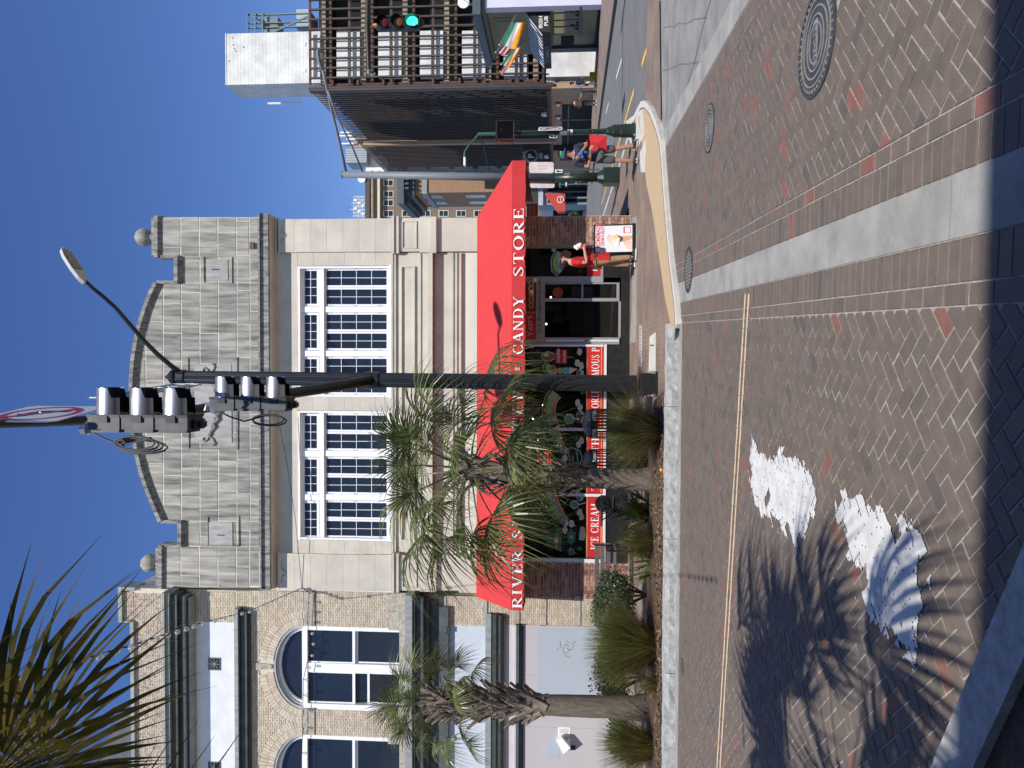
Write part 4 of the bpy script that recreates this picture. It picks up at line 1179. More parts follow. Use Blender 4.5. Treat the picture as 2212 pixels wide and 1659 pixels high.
zz = [(948,964,'r'),(964,1042,'b'),(1042,1052,'r'),(1052,1108,'b'),(1108,1122,'r'),(1122,1168,'b'),(1168,1180,'r'),(1180,1240,'b'),(1240,1254,'r'),(1254,1325,'b')]
for x0, x1, k in zz:
    if k == 'r': B1('rough_stone_block', rockm, x0, x1, 1288, 1352, .03, -.03)
    else: field(x0, x1, 1288, 1352, tb_f, tb_f)
flush(tb_f)
B1('coping', m_patina, 283, 290.5, 1343.5, Y9, .08, -.4); B1('coping', m_patina, 255, 263, 1268, 1344.5, .08, -.45); B1('coping', m_patina, 263, 291, 1269, 1276, .07, -.42); B1('coping', m_patina, 263, 283, 1341, 1345, .07, -.4)
# slanting roof behind, far left
sl_ = MB(); sl_.prism([atY(x, y, YF+.6) for x, y in ((290,1520),(252,1556),(205,1659),(180,1720),(290,1720))], (0,1.2,0)); sl_.obj('stair_gable', m_lintel, brk)
# cornices
for i, (x0, x1, d, m) in enumerate(((352,357,.62,m_patina),(357.2,367,.56,m_patina),(367.2,380,.46,m_copper),(380.2,384,.50,m_copper),(384.2,396,.36,m_copper),(396.2,399,.40,m_patina),(399.2,409,.24,m_copper),(409.2,413,.28,m_patina),(413.2,418,.12,m_copper))):
    B1('cornice', m, x0, x1, 1281+i*1.6, Y9, d, -.03)
B1('stucco_band', m_stucco, 418.3, 509, 1343.5, Y9, .012, -.03)
for i, (x0, x1, d, m) in enumerate(((507,515,.25,m_patina),(515.2,519,.2,m_copper),(519.2,530,.14,m_copper),(530.2,534,.17,m_copper),(534.2,541,.08,m_copper))):
    B1('cornice', m, x0, x1, 1316+i*2, Y9, d, -.03)
def vent(yc):
    v = B1('wall_vent', m_lintel, 449.5, 476, yc-14, yc+13, .03, -.02)
    B1('vent_hole', black_paint, 452, 473.5, yc-11.5, yc+10.5, .033, .025, v)
    c = atY(462.8, yc-.5, YF-.05)
    for k in range(4):
        a = math.pi/4*k; u = V((math.cos(a),0,math.sin(a))); MB().beam(c-u*.13, c+u*.13, .012, .012, V((0,1,0))).obj('vent_spoke', m_patina, v)
vent(1435); vent(1660)
# arched windows
m_jamb = M('arch_jamb', (.42,.42,.42), .55, .12, 3)
dk_pane = M('window_black', (.012,.014,.016), .05, .4, 1.2)
def arc(cx, cz, a, b, n=26): return [V((cx+a*math.cos(math.pi*i/n), 0, cz+b*math.sin(math.pi*i/n))) for i in range(n+1)]
for cx, cz, hw, rise, yc in ell:
    # voussoirs in two rings
    for rr, (q0, q1) in enumerate(((.01,.197),(.205,.39))):
        n = 46
        for i in range(n):
            if abs(i - n/2 + .5) < 2.2 and True: continue
            a0, a1 = math.pi*(i+.05)/n, math.pi*(i+.95)/n
            if rr == 1: a0 += .02; a1 += .02
            P = [V((cx+(hw+q)*math.cos(a), YF-rnd.uniform(.004,.01), cz+(rise+q)*math.sin(a))) for q, a in ((q0,a0),(q1,a0),(q1,a1),(q0,a1))]
            yy = P[0].y
            for p in P: p.y = yy
            if cx + hw*math.cos(a0) < -10.6: continue
            joined.tone = rnd.random(); joined.prism(P, (0,.04,0))
    flush(tb_f, 'arch_bricks')
    rs = MB(); rs.prism([V((cx-.06,YF-.02,cz+rise+.04)), V((cx+.06,YF-.02,cz+rise+.04)), V((cx+.1,YF-.03,cz+rise+.55)), V((cx-.1,YF-.03,cz+rise+.55))], (0,.08,0)); rs.obj('keystone', rockm, brk)
    # reveal: stepped frame following the arch
    for k, (o0, o1, yfr) in enumerate(((.0,.05,.02),(.05,.10,.07),(.10,.15,.12))):
        mb = MB(); A = arc(cx, cz, hw-o0, rise-o0); Bq = arc(cx, cz, hw-o1, rise-o1)
        for i in range(len(A)-1):
            q = [V((p.x, YF+yfr, p.z)) for p in (A[i], A[i+1], Bq[i+1], Bq[i])]; mb.prism(q, (0,.25-yfr,0))
        mb.obj('arch_frame', m_jamb if k < 2 else white_paint, brk)
    A = arc(cx, cz, hw-.14, rise-.14); mb = MB(); mb.prism([V((p.x, YF+.2, p.z)) for p in A], (0,.02,0)); mb.obj('arch_pane', dark_pane, brk)
    zs = cz
    w = MB(); w.box(cx-hw, cx-hw+.14, YF+.02, YF+.25, zsill, zs); w.box(cx+hw-.1, cx+hw, YF+.02, YF+.25, zsill, zs)
    w.box(cx-hw+.05, cx+hw-.05, YF+.03, YF+.26, zs-.10, zs+.04); w.box(cx-.13, cx+.11, YF+.05, YF+.25, zsill, zs-.10)
    w.box(cx-hw+.1, cx+hw-.1, YF+.04, YF+.26, zsill-.0, zsill+.09)
    wo = w.obj('window_frame', white_paint, brk)
    zr = atY(762, yc, YF).z
    for s in (-1, 1):
        xa, xb = (cx-hw+.14, cx-.13) if s < 0 else (cx+.11, cx+hw-.1)
        up = MB(); up.box(xa, xb, YF+.09, YF+.14, zr-.035, zr+.035); up.box(xa, xa+.03, YF+.09, YF+.14, zr+.035, zs-.1); up.box(xb-.03, xb, YF+.09, YF+.14, zr+.035, zs-.1)
        so = up.obj('sash', white_paint, brk)
        MB().box(xa+.03, xb-.03, YF+.12, YF+.13, zr+.035, zs-.1).obj('pane', dark_pane, so)
        lo = MB(); off = .30 if (s < 0 and yc < 1500) else 0
        lo.box(xa, xb, YF+.15, YF+.19, zr-.1-off, zr-.04-off if off else zr-.036); lo.box(xb-.04, xb, YF+.15, YF+.19, zsill+.09, zr-.1-off); lo.box(xa, xa+.03, YF+.15, YF+.19, zsill+.09, zr-.1-off)
        so = lo.obj('sash', white_paint, brk)
        MB().box(xa+.03, xb-.03, YF+.165, YF+.175, zsill+.09, zr-.1-off).obj('pane', dk_pane if not off else black_paint, so)
        if off: MB().box(xa, xb, YF+.17, YF+.18, zr-.04-off, zr-.036).obj('pane', dk_pane, so)
# rough stone bands and sills
xs = [(1278,1353)] + [(1531,1588)] + [(1766,Y9)]
for y0, y1 in xs:
    n = max(1, int((y1-y0)/38))
    for i in range(n): B1('rough_stone_block', rockm, 656, 679, y0+(y1-y0)*i/n+.4, y0+(y1-y0)*(i+1)/n-.4, .03+rnd.uniform(0,.015), -.03)
n = 14
for i in range(n): B1('rough_stone_block', rockm, 838.5 if i % 1 == 0 else 838, 862, 1280+i*41+.4, 1280+(i+1)*41-.4, .025+rnd.uniform(0,.015), -.03) if not (any(cx-hw < atY(850,1300+i*41,YF).x < cx+hw for cx,cz,hw,rise,yc in ell)) else None
B1('rough_stone_block', rockm, 862.5, 877, 1281, Y9, .05, -.03)
# shop cornice
for i, (x0, x1, d, m) in enumerate(((875,890,.50,m_patina),(890.2,896,.46,m_copper),(896.2,908,.36,m_copper),(908.2,914,.40,m_copper),(914.2,926,.26,m_copper),(926.2,944,.1,m_copper))):
    B1('cornice', m, x0, x1, 1287+i*2, Y9, d, -.03)
B1('lintel', m_lintel, 944.2, 968, 1311, Y9, .12, -.03)
for y in (1362, 1523, 1600):
    c = atY(964, y, YF-.14); mb = MB(); mb.ball(c, .05, 8, (1,.5,1))
    for k in range(6): mb.ball(c+V((math.cos(k*1.047)*.065, .01, math.sin(k*1.047)*.065)), .035, 7, (1,.5,1))
    mb.obj('rosette', m_lintel, brk)
B1('panel', m_ltblue, 968.3, 1048, 1347, 1595, .0, -.03); B1('panel', m_ltblue, 968.3, 1048, 1596, Y9, .0, -.03)
for i, (x0, x1, d) in enumerate(((1047.5,1051,.06),(1051.2,1060,.14),(1060.2,1063,.08),(1063.2,1071,.2),(1071.2,1075,.11),(1075.2,1081,.16),(1081.2,1086,.07),(1086.2,1089,.1))):
    B1('sign_cornice', (m_patina, m_copper)[i % 2 if i not in (1,) else 0], x0, x1, 1325+i*1.2, Y9, d, -.03)
B1('panel', m_pinkl, 1089.3, 1111, 1349, Y9, .01, -.03)
B1('ledge', m_pinkl, 1111.2, 1114, 1350, Y9, .12, -.03); B1('ledge', m_lintel, 1114.2, 1120, 1351, Y9, .16, -.03); B1('ledge', m_lintel, 1120.2, 1126, 1352, Y9, .1, -.03); B1('ledge', m_lintel, 1126.2, 1130, 1353, Y9, .05, -.03)
B1('boarding', m_pink, 1130.3, 1372, 1353, 1461.3, .03, -.06); B1('boarding', m_pink, 1130.3, 1372, 1461.6, 1573, .03, -.06); B1('boarding', m_pink, 1130.3, 1372, 1573.3, Y9, .03, -.06)
B1('repaint_patch', m_patch, 1161, 1285, 1358, 1461, .034, .02); B1('repaint_patch', m_patch, 1161, 1283, 1462, 1505, .034, .02)
B1('repaint_patch', m_patch, 1182, 1208, 1598, 1640, .034, .02)
gr = MB()
for pts in ([(1233,1420),(1222,1417),(1222,1410),(1228,1408),(1233,1404),(1224,1400),(1230,1396),(1222,1393),(1233,1389),(1222,1384)],[(1219,1412),(1216,1404),(1219,1396),(1224,1390)],[(1236,1399),(1240,1395),(1236,1391),(1243,1388),(1239,1384)],[(1207,1405),(1203,1402),(1207,1399)],[(1212,1400),(1210,1385)],[(1226,1404),(1238,1402)]):
    gr.tube([atY(x, y, YF-.035) for x, y in pts], .006, 4)
gr.obj('graffiti', M('pencil_grey', (.13,.14,.15), .8), brk)
no = thing('paper_notice', 'white paper notice taped to the grey boarding beside the second palm', 'notice', atY(1218, 1580, YF))
B1('sheet', white_paint, 1205.5, 1232, 1571, 1591, .04, .02, no)
for k in range(9): B1('text_line', M('print_grey', (.35,.36,.4), .8), 1209+k*2.3, 1210+k*2.3, 1574, 1588-(k % 3)*2, .042, .03, no)
fl = thing('flood_light', 'white box flood light mounted on the grey boarding, tilted downward', 'lamp', atY(1222, 1610, YF))
c = atY(1215, 1604, YF-.12)
hb = MB(); hb.prism([c+V((-.22,.02,-.02)), c+V((.12,.02,.16)), c+V((.2,.0,.02)), c+V((-.05,.0,-.2))], (0,-.16,0)); hb.obj('housing', white_paint, fl)
B1('bracket', white_paint, 1226, 1232, 1596, 1621, .1, -.02, fl); B1('mounting_plate', black_paint, 1229, 1243, 1611, 1619, .05, -.02, fl); B1('junction', black_paint, 1203, 1206, 1597, 1607, .03, -.02, fl)
# ================================================================== THE FAR SIDE: garage, pub, blocks beyond
YG = 51.0; XG = atY(1000, 186, YG).x; YGE = XG*FPX/(785-378)
m_fin = M('brown_metal', (.07,.047,.04), .55, .15, 2, .05, 30)
m_rust = M('rust_steel', (.10,.042,.032), .7, .25, 4)
m_tanw = M('tan_render', (.40,.28,.18), .9, .1, 1.5, .1, 20)
m_gwhite = M('white_block', (.76,.76,.74), .85, .07, .9, .12, 14, col2=(.52,.52,.51), detail=9.0)
m_slab = M('weathered_slab', (.30,.25,.18), .95, .35, 2.5, .3, 10)
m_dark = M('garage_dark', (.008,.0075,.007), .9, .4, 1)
m_gmesh = M('green_mesh', (.03,.06,.055), .8, .3, 6)
m_greyw = M('grey_blue_wall', (.38,.42,.46), .85, .1, 1, .1, 10)
gar_ = thing('parking_garage', 'brown parking garage with tall metal fins and a white block stair tower', 'garage', (XG+6, YG, gz(YG)))
def g1(name, mat, x0, x1, y0, y1, d0, d1, parent=gar_, YP=YG):
    mb = MB(); fr(mb, x0, x1, y0, y1, d0, d1, YP); return mb.obj(name, mat, parent)
ztop = atY(668, 120, YG).z; zbot = atY(1187, 150, YG).z; gl_ = gz(80)-.6
mb = MB(); mb.box(XG+.9, XG+30, YG+1.2, YGE+.4, gl_, ztop-.3); mb.obj('core', m_dark, gar_)  # near-black box stands in for the shade behind the fins
# front grid
for i in range(14):
    y = 184 - 21.4*i
    g1('post', m_fin, 667, 1176, y-1.8, y+1.8, .35, .2)
for x in (669, 754.5, 845, 935.5, 1026, 1117, 1174): g1('rail', m_fin if x != 669 else m_rust, x-2.4, x+2.4, -110, 183, .19, .08)
for x0 in (727, 817, 907, 998, 1088):
    for k in range(5):
        ya = 166-20*k
        g1('wall_panel', m_gwhite, x0, x0+24, ya-19.6, ya, -.1, -.5); g1('wall_panel', m_gwhite, x0+31, x0+50, ya-19.6, ya, -.1, -.5)
    g1('floor_slab', m_slab, x0-38+90, x0-27+90, -110, 182, -.3, -1.2) if x0 < 1088 else None
    g1('upstand', m_greyw, x0+50, x0+53, 66, 182, -.3, -1); g1('mesh_screen', m_gmesh, x0-24, x0-8, -110, 182, -.65, -.7)
    g1('beam', m_rust, x0-16, x0-11, -110, 182, -.45, -.6)
g1('floor_slab', m_slab, 692, 703, -110, 182, -.3, -1.2); g1('wall_panel', m_gwhite, 673, 691, 75, 166, -.1, -.5); g1('floor_slab', m_slab, 1152, 1163, -110, 182, -.3, -1.2)
g1('post', m_fin, 667, 1195, 184, 191, .3, -.2); g1('corner_steel', m_rust, 700, 1176, 176, 181, -.1, -.4)
for k in range(9): g1('corner_bracket', m_rust, 715+k*55, 720+k*55, 168, 183, .06, -.1)
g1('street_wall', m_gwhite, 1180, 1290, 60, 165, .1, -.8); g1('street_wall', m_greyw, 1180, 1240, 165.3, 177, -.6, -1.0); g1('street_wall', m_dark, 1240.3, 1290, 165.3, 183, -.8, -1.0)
g1('street_wall', m_tanw, 1192, 1293, 177.3, 190, .12, -1.0)
g1('brace', m_fin, 1030, 1034, 40, 62, .5, .4)
# fins along the street side
m_finedge = m_fin
zb2 = zbot + .1; y = YG+.5; k = 0
finmb = MB(); finmb.box(-.045, .045, -.028, .028, zb2, ztop); finme = finmb.mesh('fin', M('shaded_fin', (.05,.034,.029), .55, .15, 2))  # darker copy of the brown metal, this side's shade put into the colour
while y < YGE:
    link('fin', finme, gar_, loc=(XG + .0, y, 0)); gar_.children[-1].matrix_parent_inverse = Matrix.Translation(-gar_.location)
    y += .42; k += 1
for yy in (atX(1000, 304, XG).y,): MB().box(XG-.3, XG+.1, yy-.2, yy+.2, zbot-.4, ztop-.5).obj('pilaster', m_tanw, gar_)
for i in range(7):
    z = zbot + (ztop-zbot)*(i+.15)/7
    MB().box(XG+.5, XG+.95, YG+1.2, YGE-.5, z, z+.5).obj('floor_edge', M('shaded_slab', (.03,.027,.025), .9), gar_)  # slab colour darkened to carry the shade behind the fins
    for j in range(9): MB().box(XG+.45, XG+.49, YG+1.4+j*.75, YG+1.8+j*.75, z+.75, z+1.6).obj('louvre_panel', M('shaded_panel', (.06,.065,.075), .8), gar_)  # panel colour darkened for the same shade
# ground floor along the street
base = MB(); base.box(XG+.1, XG+.8, YG+1, YGE, gl_, zbot+.25); base.obj('ground_floor', m_tanw, gar_)
for i, (ya, yb) in enumerate(((228,258),(263,290),(295,345))):
    a = atX(1240, ya, XG).y; b = atX(1240, yb, XG).y
    z1 = atX(1214, (ya+yb)/2, XG+.1).z
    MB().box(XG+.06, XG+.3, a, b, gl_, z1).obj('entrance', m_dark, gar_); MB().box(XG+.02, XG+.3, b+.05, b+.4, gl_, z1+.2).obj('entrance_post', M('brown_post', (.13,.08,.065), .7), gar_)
    MB().box(XG+.03, XG+.3, a, b, z1-.55, z1-.45).obj('door_rail', m_fin, gar_)
MB().box(XG-.1, XG+.2, YG+1, YGE, zbot-.05, zbot+.12).obj('soffit_rail', m_rust, gar_)
# stair tower with block courses
tw = MB(); a = atY(488, 182, YG+.4); b = atY(488, 72, YG+.4); tw.box(a.x, b.x, YG+.5, YG+3.1, ztop-1, a.z); tw.obj('stair_tower', mortar_pale, gar_)
n = 27
for i in range(n):
    z0 = ztop-1+(a.z-ztop+1)*i/n; z1 = ztop-1+(a.z-ztop+1)*(i+1)/n
    MB().box(a.x-.012, b.x+.01, YG+.488, YG+3.11, z0+.006, z1-.006).obj('block_course', m_gwhite, gar_)
MB().box(a.x-.03, b.x+.03, YG+.46, YG+3.15, a.z-.02, a.z+.06).obj('coping', m_gwhite, gar_)
for (x, y) in ((503,82),(504,97),(507,105),(509,110),(495,132),(526,102)): g1('hole', black_paint, x-1, x+1, y-1.4, y+1.4, -.478, -.52)
for y in (96, 152): g1('pipe_stub', m_gwhite, 655, 660, y-4, y+4, -.45, -.6)
wt = MB(); c = atY(650, 222, YG+5); wt.tube([c, c+V((0,0,2.6))], .08, 6); wt.obj('vent_pipe', white_paint, gar_)
fr2 = MB(); m_frame = M('grey_green_steel', (.17,.22,.23), .6, .15, 2)
for y in (30, 48, 58, 70):
    fr(fr2, 535 if y < 60 else 565, 668, y-1, y+1, -1.2, -1.35, YG)
for x in (535, 552, 568): fr(fr2, x-1, x+1, 29, 72, -1.19, -1.1, YG)
for (p, q) in (((535,30),(568,48)),((590,70),(668,34)),((552,30),(572,60))): fr2.beam(atY(*p, YG+1.25), atY(*q, YG+1.25), .1, .1)
fr2.obj('roof_steelwork', m_frame, gar_)
g1('roof_plant', m_frame, 566, 600, 36, 71, -1.4, -2.5); g1('roof_plant', m_greyw, 640, 668, 20, 60, -2, -4)
# wall mounted PUBLIC P sign, PARK sign, OPEN sign
ps = thing('parking_sign', 'round PUBLIC P parking sign fixed to the dark garage fins', 'sign', atX(1147, 343, XG-.4))
c = atX(1147, 337, XG-.5); mb = MB(); mb.lathe([(.62,-.05),(.62,.05)], c, 24, 'y'); mb.obj('disc', M('sign_grey', (.36,.34,.31), .6), ps)
MB().lathe([(.46,-.03),(.46,.03)], c+V((0,-.06,0)), 24, 'y').obj('inner_disc', M('sign_black', (.03,.03,.03), .6), ps)
sans('P', c+V((-.24,-.1,-.27)), (1,0,0), (0,0,1), .55, white_letter, ps, bold=.02)
sans('PUBLIC', c+V((-.5,-.1,.55)), (1,0,0), (0,0,1), .2, white_letter, ps); MB().box(c.x-.25, c.x+.25, c.y-.06, c.y+.02, c.z-1.05, c.z-.72).obj('arrow_plate', M('sign_grey', (.36,.34,.31), .6), ps)
sans('+', c+V((-.1,-.08,-1.0)), (1,0,0), (0,0,1), .22, white_letter, ps)
pk = thing('parking_sign', 'dark upright board spelling PARK with an arrow over the garage entrance', 'sign', atX(1215, 330, XG-.2))
for k, ch in enumerate('PARK'):
    sans(ch, atX(1206+k*8.2, 327.5, XG-.4), (1,0,0), (0,0,1), .24, white_letter, pk, sx=1)
q = atX(1205, 324, XG-.35); MB().box(q.x-.05, q.x+.6, q.y+.02, q.y+.08, q.z-1.5, q.z+.4).obj('board', M('sign_black', (.03,.03,.03), .6), pk)
q = atX(1236, 327.5, XG-.4); MB().prism([q+V((0,0,.05)), q+V((.3,0,.05)), q+V((.2,0,.15)), q+V((.42,0,0)), q+V((.2,0,-.15)), q+V((.3,0,-.05)), q+V((0,0,-.05))], (0,.02,0)).obj('arrow', white_letter, pk)
op = thing('open_sign', 'small lit green OPEN sign over the garage entrance', 'sign', atX(1211, 334, XG-.2))
q = atX(1213, 337, XG-.4); MB().box(q.x-.1, q.x+.5, q.y, q.y+.06, q.z-.12, q.z+.3).obj('case', black_paint, op)
sans('OPEN', q+V((-.05,-.03,0)), (1,0,0), (0,0,1), .16, M('green_led', (.05,.9,.15), .5, emit=1.5), op)
for y, nm in ((225,'nearer'),(253,'farther')):
    s_ = thing('small_sign', 'small red bordered sign over the %s garage doorway' % nm, 'sign', atX(1206, y, XG))
    q = atX(1206, y, XG+.05); MB().box(q.x-.08, q.x, q.y-.3, q.y+.3, q.z-.22, q.z+.22).obj('plate', M('sign_pink', (.45,.12,.11), .6), s_)
    MB().box(q.x-.1, q.x-.081, q.y-.2, q.y+.2, q.z-.12, q.z+.12).obj('face', white_letter, s_)
for (x, y) in ((1175,247),(1180,338)):
    s_ = thing('security_lamp', 'white security lamp fixed under the garage fins' if y < 300 else 'grey security lamp beside the round parking sign', 'lamp', atX(x, y, XG))
    q = atX(x, y, XG-.25); MB().lathe([(.18,-.2),(.2,0),(.1,.2)], q, 10).obj('shade', white_paint, s_); MB().tube([q, q+V((.3,0,.25))], .03, 5).obj('bracket', black_paint, s_)
# ------------------------------------------------------------------ Irish pub at the right edge
XP = atY(1150, 115, 44.2).x; YN = atX(1150, 20, XP).y; YE = 44.2
pub = thing('pub_building', 'olive green corner pub with striped awning at the right edge', 'building', (XP+3, YN, gz(YN)))
m_olive = M('olive_paint', (.20,.195,.115), .8, .07, 1.2, .06, 12)
m_lav = M('lavender_paint', (.60,.59,.68), .8, .05, 1)
m_bcorn = M('blue_grey_cornice', (.07,.095,.11), .6, .2, 2)
zt1 = atY(1042, 20, YN).z; gb = gz(42)-.4
MB().box(XP, XP+14, YN+.02, YE, gb, zt1).obj('wall', m_olive, pub)
MB().box(XP-.12, XP+14, YN-.55, YN, gb, zt1).obj('front_column', m_lav, pub)
MB().box(XP-.55, XP+14, YN-.8, YE+.5, zt1+.02, zt1+.42).obj('cornice', m_bcorn, pub); MB().box(XP-.25, XP+14, YN-.6, YE+.2, zt1-.2, zt1+.01).obj('cornice', m_bcorn, pub)
def side(name, mat, xa, xb, ya, yb, d0, d1, parent=pub):      # on the side wall
    p0 = atX((xa+xb)/2, ya, XP); p1 = atX((xa+xb)/2, yb, XP); z1 = atX(xa, (ya+yb)/2, XP).z; z0 = atX(xb, (ya+yb)/2, XP).z
    return MB().box(XP-d0, XP-d1, p0.y, p1.y, z0, z1).obj(name, mat, parent)
side('relief_panel', m_olive, 1072, 1110, 38, 80, .05, -.05); side('relief_panel', m_olive, 1077, 1106, 43, 75, .09, -.05)
side('shop_window', dark_pane, 1197, 1250, 13, 71, .02, -.1)
for y in (27, 43, 57): side('window_bar', M('bar_grey', (.2,.2,.2), .6), 1197, 1250, y-.6, y+.6, .05, -.1)
side('window_sill', m_bcorn, 1251, 1256, 9, 72, .15, -.1)
side('doorway', black_paint, 1195, 1286, 74, 100, .01, -.1); side('door_case', m_bcorn, 1192, 1293, 100, 106, .12, -.1); side('door_panel', m_dark, 1212, 1240, 78, 96, .04, -.1)
side('plinth', m_dark, 1288, 1298, 5, 104, .03, -.1)
# awning
ay0, ay1 = YN+.3, YE-.3; axo = XP-1.05
zo_t = atY(1172, 48, ay0).z; zw_t = atX(1140, 40, XP).z; zo_b = atY(1189, 48, ay0).z
aw = MB(); aw.box(axo, axo+.03, ay0, ay1, zo_b, zo_t); aw.box(axo+.03, XP, ay0, ay0+.03, zo_b, zo_t); aw.prism([V((XP,ay0,zw_t)), V((axo,ay0,zo_t)), V((XP,ay0,zo_t))], (0,.03,0)); aw.prism([V((XP,ay1,zw_t)), V((axo,ay1,zo_t)), V((XP,ay1,zo_t))], (0,-.03,0))
ab = aw.obj('awning', M('black_canvas', (.02,.022,.025), .8, .2, 3), pub)
n = 23
for i in range(n):
    a = lerp(V((0,ay0,0)), V((0,ay1,0)), i/n).y; b = lerp(V((0,ay0,0)), V((0,ay1,0)), (i+1)/n).y
    MB().prism([V((XP,a,zw_t)), V((XP,b,zw_t)), V((axo,b,zo_t)), V((axo,a,zo_t))], (-.02,0,.04)).obj('stripe', white_paint if i % 2 else black_paint, ab)
sans('IRISH', V((axo+.18, ay0-.02, zo_t+.0)), (1,0,0), (0,0,1), .2, white_letter, ab, bold=.02); sans('PUB', V((axo+.3, ay0-.02, zo_b+.13)), (1,0,0), (0,0,1), .2, white_letter, ab, bold=.02)
sans("O'CONNELL'S", V((axo-.01, ay1-.9, zo_b+.1)), (0,-1,0), (0,0,1), .24, M('grey_letter', (.3,.3,.31), .7), ab)
for xx in (118, 122): pass
# flags
def flag(bx_, tip, cols, nm, label, wid, us=False):
    t = thing('flag', label, 'flag', bx_, group=None)
    MB().tube([bx_, tip], .02, 6).obj('pole', M('flag_pole', (.25,.25,.26), .5), t); MB().ball(tip, .05, 8).obj('finial', m_gold, t); MB().ball(bx_, .07, 6).obj('bracket', M('grey_br', (.4,.4,.4), .6), t)
    d = (bx_-tip); n = 12; nb3 = len(cols)
    for k, (u0, u1, mat) in enumerate(cols):
        mb = MB(); vs = []
        for j in range(9):
            for i in range(5):
                u = u0+(u1-u0)*i/4; v = j/8
                p = tip + d*(.04+.62*v) + V((.0,0,-1))*(u*wid*(1-.25*v)) + V((math.sin(u*9+v*5)*.05*u, math.sin(u*11+v*3)*.09*u, 0)) + d*(-.22*u*(1-v))
                vs.append(p)
        mb.add(vs, [(j*5+i, j*5+i+1, (j+1)*5+i+1, (j+1)*5+i) for j in range(8) for i in range(4)])
        mb.obj('cloth', M('flag_'+mat, dict(green=(.02,.22,.10), white=(.75,.75,.75), orange=(.85,.32,.02), blue=(.02,.03,.18), red=(.55,.03,.06))[mat], .8, transl=.25), t, smooth=True)
IR = [(0,.33,'green'),(.33,.66,'white'),(.66,1,'orange')]
US = [(0,.22,'blue')] + [(.22+.111*k, .22+.111*(k+1), 'red' if k % 2 == 0 else 'white') for k in range(7)]
def wallp(x, y): return atX(x, y, XP)
for i, (b, tp, c_, lb, wd) in enumerate((((1119,24),(1079,97),IR,'long Irish tricolour hanging nearest on the pub wall',1.0),((1124,51),(1071,113),US,'bunched United States flag, middle of the four pub flags',.7),((1129,77),(1083,139),IR,'smaller Irish tricolour over the striped pub awning',.6),((1132,84),(1081,155),US,'furled United States flag, farthest along the pub wall',.3))):
    p = wallp(*b); q = atY(tp[0], tp[1], p.y-.15); flag(p, q, c_, 'flag', lb, wd)
ds_ = thing('satellite_dish', 'white satellite dish over the pub cornice at the right edge', 'satellite dish', atY(1003, 6, 40))
c = atY(1002, 7, 40); mb = MB(); mb.lathe([(.05,0),(.2,.03),(.32,.1),(.31,.11),(.05,.02)], c, 20, 'y'); mb.obj('dish', white_paint, ds_, smooth=True); MB().tube([c, c+V((.1,.3,-1.1))], .03, 6).obj('mast', m_frame, ds_); MB().tube([c+V((0,0,-.25)), c+V((0,-.35,-.05))], .015, 5).obj('feed_arm', m_frame, ds_)
# far pavement with kerb
fp = [G(1333,-60,.1), G(1302,178,.1), G(1287,300,.1), G(1277,390,.1)]
sw = MB(); slab(sw, fp + [V((XP+1, fp[-1].y, fp[-1].z)), V((XP+1, fp[0].y, fp[0].z))], -.2); struct(sw.obj('pavement', m_brickwalk))
kb2 = MB()
for i in range(len(fp)-1):
    a, b = fp[i], fp[i+1]; off = V((-.22,0,0)); dn = V((0,0,-.25))
    kb2.add([a,b,b+off,a+off,a+dn,b+dn,b+off+dn,a+off+dn], [(0,1,2,3),(3,2,6,7),(0,3,7,4),(1,5,6,2)])
struct(kb2.obj('kerb', M('dark_kerb', (.12,.11,.10), .95, .5, 6, 1, 15)))
yb = thing('yellow_kerb_block', 'yellow painted block at the foot of the white garage wall', 'kerb block', G(1290,167,.1)); q = atY(1287,167,45.5); MB().box(q.x-.3, q.x+.25, 45.3, 45.9, gz(45)+.05, gz(45)+.5).obj('body', M('yellow_block', (.75,.52,.02), .7), yb)
# ------------------------------------------------------------------ blocks beyond the garage
def farbox(name, label, cat, x0, x1, y0, y1, Y, depth, mat):
    a = atY((x0+x1)/2, y1, Y).x; b = atY((x0+x1)/2, y0, Y).x; z1 = atY(x0, (y0+y1)/2, Y).z
    t = thing(name, label, cat, ((a+b)/2, Y, gz(Y)))
    MB().box(a, b, Y, Y+depth, gz(Y)-1.5, z1).obj('wall', mat, t)
    return t, a, b, z1
def far_brick(nm, c1, c2, mo, sc=1.0):
    m = bpy.data.materials.new(nm); m.use_nodes = True; n = m.node_tree.nodes; l = m.node_tree.links; b = n['Principled BSDF']; b.inputs['Roughness'].default_value = .9
    tc = n.new('ShaderNodeTexCoord'); mp = n.new('ShaderNodeMapping'); mp.inputs['Rotation'].default_value = (R(90),0,0); br = n.new('ShaderNodeTexBrick')
    l.new(tc.outputs['Object'], mp.inputs[0]); l.new(mp.outputs[0], br.inputs[0])
    br.inputs['Color1'].default_value = (*c1,1); br.inputs['Color2'].default_value = (*c2,1); br.inputs['Mortar'].default_value = (*mo,1); br.inputs['Scale'].default_value = sc; br.inputs['Brick Width'].default_value = .25; br.inputs['Row Height'].default_value = .09; br.inputs['Mortar Size'].default_value = .012
    l.new(br.outputs[0], b.inputs['Base Color']); return m
fb1 = far_brick('orange_brick', (.36,.19,.09), (.26,.14,.08), (.30,.24,.17)); fb2 = far_brick('brown_brick', (.20,.135,.10), (.15,.105,.08), (.2,.17,.14))
m_cream = M('cream_stone', (.58,.55,.45), .8, .08, 2)
A, ax0, ax1, az = farbox('brick_block', 'orange brown brick block with heavy dark bracketed cornice beyond the garage', 'building', 877, 1200, 375, 415, 82, 7.5, fb1)
MB().box(ax0-1.4, ax1+.6, 80.9, 90.2, az+.02, az+.75).obj('cornice', m_bcorn, A); MB().box(ax0-.5, ax1+.3, 81.6, 89.8, az-1.0, az+.01).obj('cornice', m_bcorn, A)
